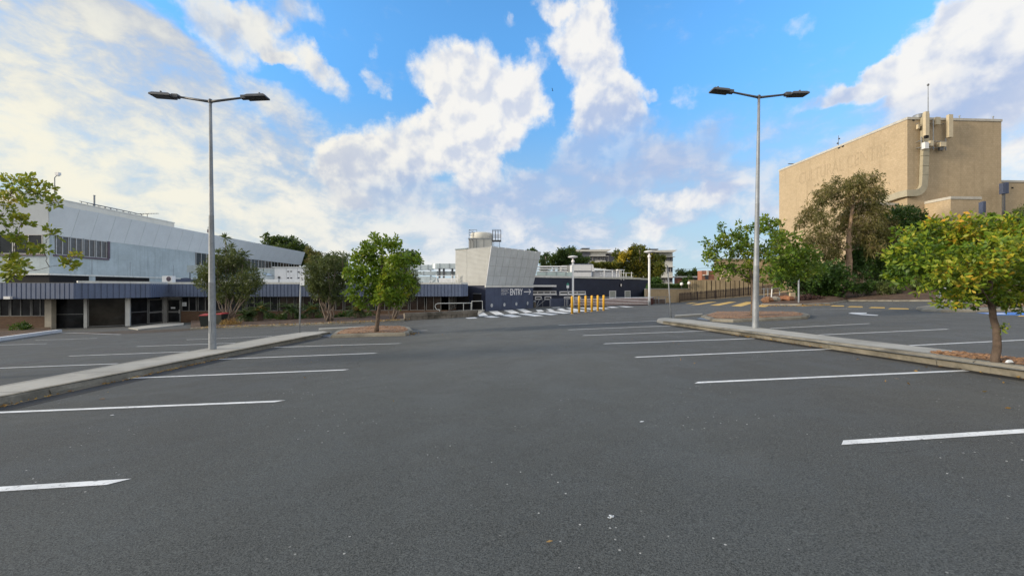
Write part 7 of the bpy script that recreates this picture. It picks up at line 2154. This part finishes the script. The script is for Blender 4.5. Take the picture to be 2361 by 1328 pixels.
# -- cycads
def cycad(label, px, py, d, R_, seed, golden):
    b = GX(px, d, .16); c = Vector((b.x, d, S(px, py, d).z))
    r = thing('cycad', label, 'cycad', tuple(b), 'cycads in the office garden bed')
    mb = MB(); mb.lathe((b.x, d, b.z - .1), [(.22, 0), (.26, .2), (.2, c.z - b.z + .08)], 10); mb.build('trunk', m_bark, r)
    rng = np.random.default_rng(seed); P, D, Ls = [], [], []; PG, DG = [], []
    stem = MB()
    nf = 44
    for i in range(nf):
        an = 2 * math.pi * i / nf * 2.618 ; el = R(rng.uniform(-25, 75)); L = R_ * rng.uniform(.85, 1.1)
        h = Vector((math.cos(an), math.sin(an), 0)); p = c.copy(); pts = [p.copy()]
        ns = 9; e = el
        for s in range(ns):
            dv = h * math.cos(e) + Vector((0, 0, math.sin(e))); p = p + dv * (L / ns); pts.append(p.copy()); e -= R(9)
            sd = Vector((-h.y, h.x, 0)); 
            for sg in (-1, 1):
                for q in (.0, .33, .66):
                    pp = pts[-2].lerp(p, q); ll = .20 * math.sin(math.pi * min(.97, .16 + (s + q) / ns * .84)) + .03
                    P.append(pp); D.append(sd * sg + dv * .55 + Vector((0, 0, .18))); Ls.append(ll)
        stem.tube(pts, .012, 4)
    stem.build('frond_ribs', m_cycad, r)
    P = np.array([tuple(x) for x in P]); D = np.array([tuple(x) for x in D]); Ls = np.array(Ls)
    leaves_mesh('fronds', P, D, Ls, np.full(len(P), .028), m_cycad, r, rng)
    if golden:
        n = 170; e = rng.normal(size=(n, 3)); e[:, 2] = np.abs(e[:, 2]) * .8 + .1; e /= np.linalg.norm(e, axis=1, keepdims=True)
        leaves_mesh('golden_centre', np.repeat(np.array(tuple(c))[None], n, 0) + e * .05, e, R_ * .42 * rng.uniform(.5, 1, n), np.full(n, .06), m_cone, r, rng, droop=.1)
    return r
cycad('cycad with golden centre between lamp pole and sign, left of the plain cycad', 600, 716, 35, 1.45, 71, True)
cycad('plain green cycad without a golden centre, left of the sign pole', 670, 716, 35.5, 1.4, 72, False)
cycad('cycad with golden centre just right of the parking sign pole', 719, 716, 36, 1.35, 73, True)
cycad('widest cycad with golden centre behind the bright green tree', 828, 716, 35, 1.65, 74, True)
cycad('small dark cycad by the grey stems of the spiky shrub', 568, 728, 34, 1.0, 75, False)
bush('low_shrub', 'small green shrub before the left brick wall', [(40, 756, 10), (52, 752, 10), (60, 758, 8)], 30.5, 160, .16, m_darkleaf, 76, base=GX(50, 30.5, .2), amt=.3)
bush('dry_grass_clump', 'dry straw coloured grass at the foot of the spiky shrub', [(520, 748, 8), (534, 747, 9), (545, 749, 7)], 29.5, 160, .22, m_leafdry, 77, base=GX(532, 29.5, .15), amt=.2, cat='grass', ratio=.12)
bush('low_shrub', 'dark low foliage between the cycads and the brick wall', [(620, 735, 12), (650, 733, 12), (690, 735, 12), (735, 735, 10), (800, 730, 12), (850, 732, 12), (780, 735, 10)], 37, 700, .2, m_darkleaf, 78, base=GX(700, 37, .2), amt=.6)
# -- distant trees
def far_tree(name, label, lst, d, tufts, L, mat, seed, base, group='trees behind the buildings', **kw):
    zb = gz((base - CX) * d / F, d)
    return tree(name, label, [Vector(((base - CX) * d / F, d, zb)), S(base, min(l[1] + l[2] * .3 for l in lst), d)], (.4, .12), .35, CL(gappy(scat(lst, 3.0, seed), .76, 14, seed), d), tufts, 5, L, mat, m_greybark, seed, group=group, **kw)
far_tree('dense_tree', 'large dark green tree behind the end of the white upper block', [(622, 565, 20), (640, 557, 16), (660, 560, 18), (685, 572, 20), (705, 590, 20), (650, 580, 26), (690, 600, 24), (670, 590, 22), (720, 605, 14), (630, 585, 18)], 96, 1900, .75, m_far, 81, 665)
far_tree('thin_tree', 'thin reddish tree beside the large dark tree behind the office', [(715, 580, 9), (722, 592, 11), (730, 600, 12), (735, 588, 7), (718, 605, 12)], 92, 500, .5, m_gum, 82, 722)
far_tree('dense_tree', 'green tree behind the rounded olive shrub', [(745, 605, 14), (765, 600, 16), (785, 604, 16), (775, 615, 16), (750, 618, 14), (755, 592, 7)], 90, 800, .6, m_far, 83, 765)
far_tree('dense_tree', 'dark tree top just left of the tower behind the bright green tree', [(945, 590, 14), (960, 596, 10), (930, 596, 14), (948, 605, 16)], 95, 500, .6, m_far, 84, 945)
far_tree('dense_tree', 'small tree top showing above the leaning screen corner', [(1222, 580, 7), (1232, 582, 7), (1226, 592, 12)], 92, 250, .5, m_far, 85, 1227)
far_tree('dense_tree', 'narrow tree between the leaning screen and the dark round tree', [(1254, 596, 9), (1258, 606, 10), (1262, 590, 6), (1262, 618, 12)], 96, 320, .55, m_far, 86, 1258)
far_tree('dense_tree', 'dark round tree in front of the apartment block left wing', [(1285, 592, 15), (1300, 584, 14), (1315, 582, 13), (1330, 593, 13), (1345, 602, 10), (1280, 606, 13), (1300, 604, 17), (1322, 606, 17), (1342, 608, 12), (1272, 600, 8)], 98, 1500, .62, m_far, 87, 1312)
far_tree('flowering_tree', 'large olive tree with yellow blossom between the apartment wings', [(1438, 600, 20), (1460, 588, 19), (1482, 590, 20), (1505, 600, 20), (1440, 622, 20), (1470, 616, 26), (1502, 622, 22), (1425, 612, 12), (1462, 576, 10), (1478, 574, 9), (1520, 612, 14), (1518, 628, 14), (1450, 640, 18), (1485, 640, 20), (1510, 642, 14)], 94, 2600, .62, m_fary, 88, 1475)
fl = [o for o in bpy.data.objects if o.name.startswith('flowering_tree')][0]
foliage('blossom', CL([(1436, 592, 8, -1.2), (1445, 585, 8, -1.5), (1432, 600, 7, -1.2), (1455, 578, 7, -1.0)], 93), 130, 5, .5, m_flower, fl, 89)
bush('low_shrub', 'row of pale green shrubs above the cream roof hatch', [(1368, 611, 5), (1378, 612, 5), (1388, 611, 6), (1400, 612, 5), (1410, 613, 6), (1418, 612, 5)], 92, 420, .5, m_fary, 90, base=GX(1390, 92), amt=1)
for lb, lst, dd, sd in (('small tree beyond the long low house, left', [(1563, 632, 7), (1570, 628, 6), (1576, 634, 8), (1585, 636, 7)], 150, 91), ('small round tree beyond the long low house, right', [(1595, 632, 6), (1601, 629, 6), (1606, 634, 6)], 150, 92)):
    far_tree('dense_tree', lb, lst, dd, 260, .8, m_far, sd, lst[1][0])
bush('garden_shrub', 'green shrub beside the long low house wall', [(1580, 648, 7), (1588, 645, 6), (1575, 655, 6), (1592, 652, 7)], 80, 260, .4, m_far, 93, base=GX(1583, 80), amt=.5)
bush('garden_shrub', 'dark round shrub left of the leaning sign pole', [(1512, 648, 7), (1518, 652, 7), (1508, 654, 6)], 78, 220, .4, m_darkleaf, 94, base=GX(1513, 78), amt=.5)
# clipped hedge
rng = np.random.default_rng(95); n = 3600
h_ = thing('hedge', 'long clipped green hedge behind the low tan wall', 'hedge', tuple(XY(1545, 66)) + (1.0,))
x0, x1 = XY(1494, 66).x, XY(1597, 66).x; z0, z1 = 1.15, S(1540, 656.3, 66).z
P = np.stack([rng.uniform(x0, x1, n), 66 + rng.uniform(0, 1.2, n), rng.uniform(z0, z1, n)], 1)
k = rng.random(n) < .4; P[k, 2] = z1; k2 = (~k) & (rng.random(n) < .7); P[k2, 1] = 66
D = rng.normal(size=(n, 3)); D[:, 1] -= .6; D[:, 2] += .4
leaves_mesh('foliage', P, D, rng.uniform(.16, .30, n), rng.uniform(.08, .14, n), m_far, h_, rng)
mb = MB(); mb.box(x0, x1, 66.12, 67.1, 1.0, z1 - .1); mb.build('woody_core', m_darkleaf, h_)

# ================================================================= leaf litter and scraps
def litter(name, label, pts, n, spread, seed, mat=m_leafdry, L=.06, lift=.012):
    rng = np.random.default_rng(seed); P = []
    for _ in range(n):
        i = rng.integers(len(pts) - 1); f = rng.random(); a, b = pts[i], pts[i + 1]
        x = a[0] + (b[0] - a[0]) * f + rng.normal() * spread; y = a[1] + (b[1] - a[1]) * f + rng.normal() * spread
        P.append((x, y, gz(x, y) + lift))
    P = np.array(P); D = rng.normal(size=(n, 3)); D[:, 2] = np.abs(D[:, 2]) * .25
    e = thing(name, label, 'leaf litter', tuple(P.mean(0)))
    e['kind'] = 'stuff'
    leaves_mesh('fallen_leaves', P, D, L * rng.uniform(.5, 1.3, n), L * .5 * rng.uniform(.6, 1.2, n), mat, e, rng)['kind'] = 'stuff'
litter('leaf_litter', 'dry leaves gathered along the left path kerb', [(-8.36, 4.5), (-8.44, 7.5)], 90, .05, 1)
litter('leaf_litter', 'dry leaves in the left gutter nearer the lamp post', [(-8.46, 8.0), (-8.58, 11.5)], 130, .04, 2)
litter('leaf_litter', 'dry leaves along the right kerb of the aisle', [(8.25, 5.5), (8.28, 8.2), (8.0, 11.2), (7.85, 13.5)], 200, .07, 3)
litter('leaf_litter', 'scattered leaves on the bays below the right foreground tree', [(7.0, 4.5), (7.6, 7.5)], 22, .6, 4)
litter('leaf_litter', 'stray dry leaves scattered over the tarmac', [(-6, 5), (6, 12), (-4, 18), (8, 24)], 45, 2.2, 5, L=.05)
litter('leaf_litter', 'leaf drift along the right garden kerb', [tuple(G(1757, 705.2)[:2]), tuple(G(1850, 705.8)[:2]), tuple(G(1915, 703.4)[:2])], 260, .25, 6, L=.16)
litter('leaf_litter', 'leaf drift along the office garden kerb', [tuple(G(470, 760)[:2]), tuple(G(600, 755.2)[:2]), tuple(G(830, 746.8)[:2]), tuple(G(930, 741.4)[:2])], 420, .4, 7, L=.13, lift=.15)
litter('leaf_litter', 'leaves beside the left tree island', [tuple(G(945, 773)[:2]), tuple(G(958, 767)[:2])], 40, .12, 8, L=.09)
# small white scrap and a twig on the tarmac
rr = random.Random(9); c = G(1407, 1193); mb = MB()
for i in range(16):
    an = rr.uniform(0, 6.28); k = rr.uniform(0, .022); p = Vector((c.x + k * math.cos(an) * 1.3 + .01 * i / 16, c.y + k * math.sin(an), c.z + .003 + .0008 * i)); s_ = rr.uniform(.003, .009)
    a = rr.uniform(0, 3); u = Vector((math.cos(a), math.sin(a), .1)); v = Vector((-math.sin(a), math.cos(a), .1)); mb.obox(p, s_, s_ * .5, .0008, u.normalized(), v.normalized(), u.cross(v).normalized())
tag(mb.build('paper_scrap', m_signwhite), 'crumpled white paper scrap on the aisle tarmac', 'litter')
for px, py, l, lb, mt in ((1267, 1248, .022, 'single tan leaf lying on the near tarmac', m_leafdry), (235, 920, .05, 'single yellow leaf on the left bays', m_leafdry), (1979, 829, .05, 'single curled leaf near the right kerb', m_leafdry), (258, 957, .03, 'white chip on the left bays', m_signwhite), (1480, 972, .03, 'white chip on the middle tarmac', m_signwhite), (2170, 845, .06, 'pale scrap by the right kerb', m_leafdry)):
    c = G(px, py, .012); mb = MB(); mb.add([(c.x - l, c.y, c.z), (c.x, c.y - l * .35, c.z + l * .15), (c.x + l, c.y + l * .2, c.z + .004), (c.x, c.y + l * .4, c.z + l * .2)], [[0, 1, 2, 3]])
    mb.add([(c.x - l, c.y, c.z - .003), (c.x, c.y - l * .35, c.z + l * .15 - .003), (c.x + l, c.y + l * .2, c.z + .001), (c.x, c.y + l * .4, c.z + l * .2 - .003)], [[3, 2, 1, 0]])
    tag(mb.build('leaf' if mt is m_leafdry else 'stone_chip', mt), lb, 'leaf' if mt is m_leafdry else 'chip')
c = S(2310, 833, 6.7); mb = MB(); c = Vector((c.x, 6.6, gz(c.x, 6.6) + .2)); mb.hexa([(c.x - .05, c.y - .02, c.z - .02), (c.x + .05, c.y - .02, c.z - .015), (c.x + .06, c.y + .03, c.z - .02), (c.x - .04, c.y + .03, c.z - .02), (c.x - .03, c.y - .01, c.z + .03), (c.x + .03, c.y - .02, c.z + .02), (c.x + .03, c.y + .02, c.z + .03), (c.x - .02, c.y + .02, c.z + .02)])
tag(mb.build('paper_scrap', m_signwhite), 'white scrap on the mulch of the right foreground island', 'litter')
# bird
c = S(1274, 210, 70); mb = MB()
mb.add([(c.x - .16, 70, c.z - .02), (c.x + .14, 70, c.z + .05), (c.x, 69.93, c.z + .04), (c.x, 70.07, c.z + .04), (c.x, 70, c.z - .04)], [[0, 2, 3], [1, 3, 2], [0, 4, 2], [1, 2, 4], [0, 3, 4], [1, 4, 3]])
bd = mb.build('bird', m_dark); tag(bd, 'tiny dark bird flying before the centre clouds', 'bird')
mb = MB(); mb.hexa([(c.x - .05, 70, c.z), (c.x + .05, 70, c.z), (c.x + .22, 70.5, c.z + .2), (c.x + .12, 70.5, c.z + .2), (c.x - .05, 70, c.z + .02), (c.x + .05, 70, c.z + .02), (c.x + .22, 70.5, c.z + .21), (c.x + .12, 70.5, c.z + .21)])
mb.hexa([(c.x - .05, 69.9, c.z), (c.x + .05, 69.9, c.z), (c.x - .1, 69.45, c.z + .22), (c.x - .2, 69.45, c.z + .22), (c.x - .05, 69.9, c.z + .02), (c.x + .05, 69.9, c.z + .02), (c.x - .1, 69.45, c.z + .23), (c.x - .2, 69.45, c.z + .23)])
mb.build('wings', m_dark, bd)
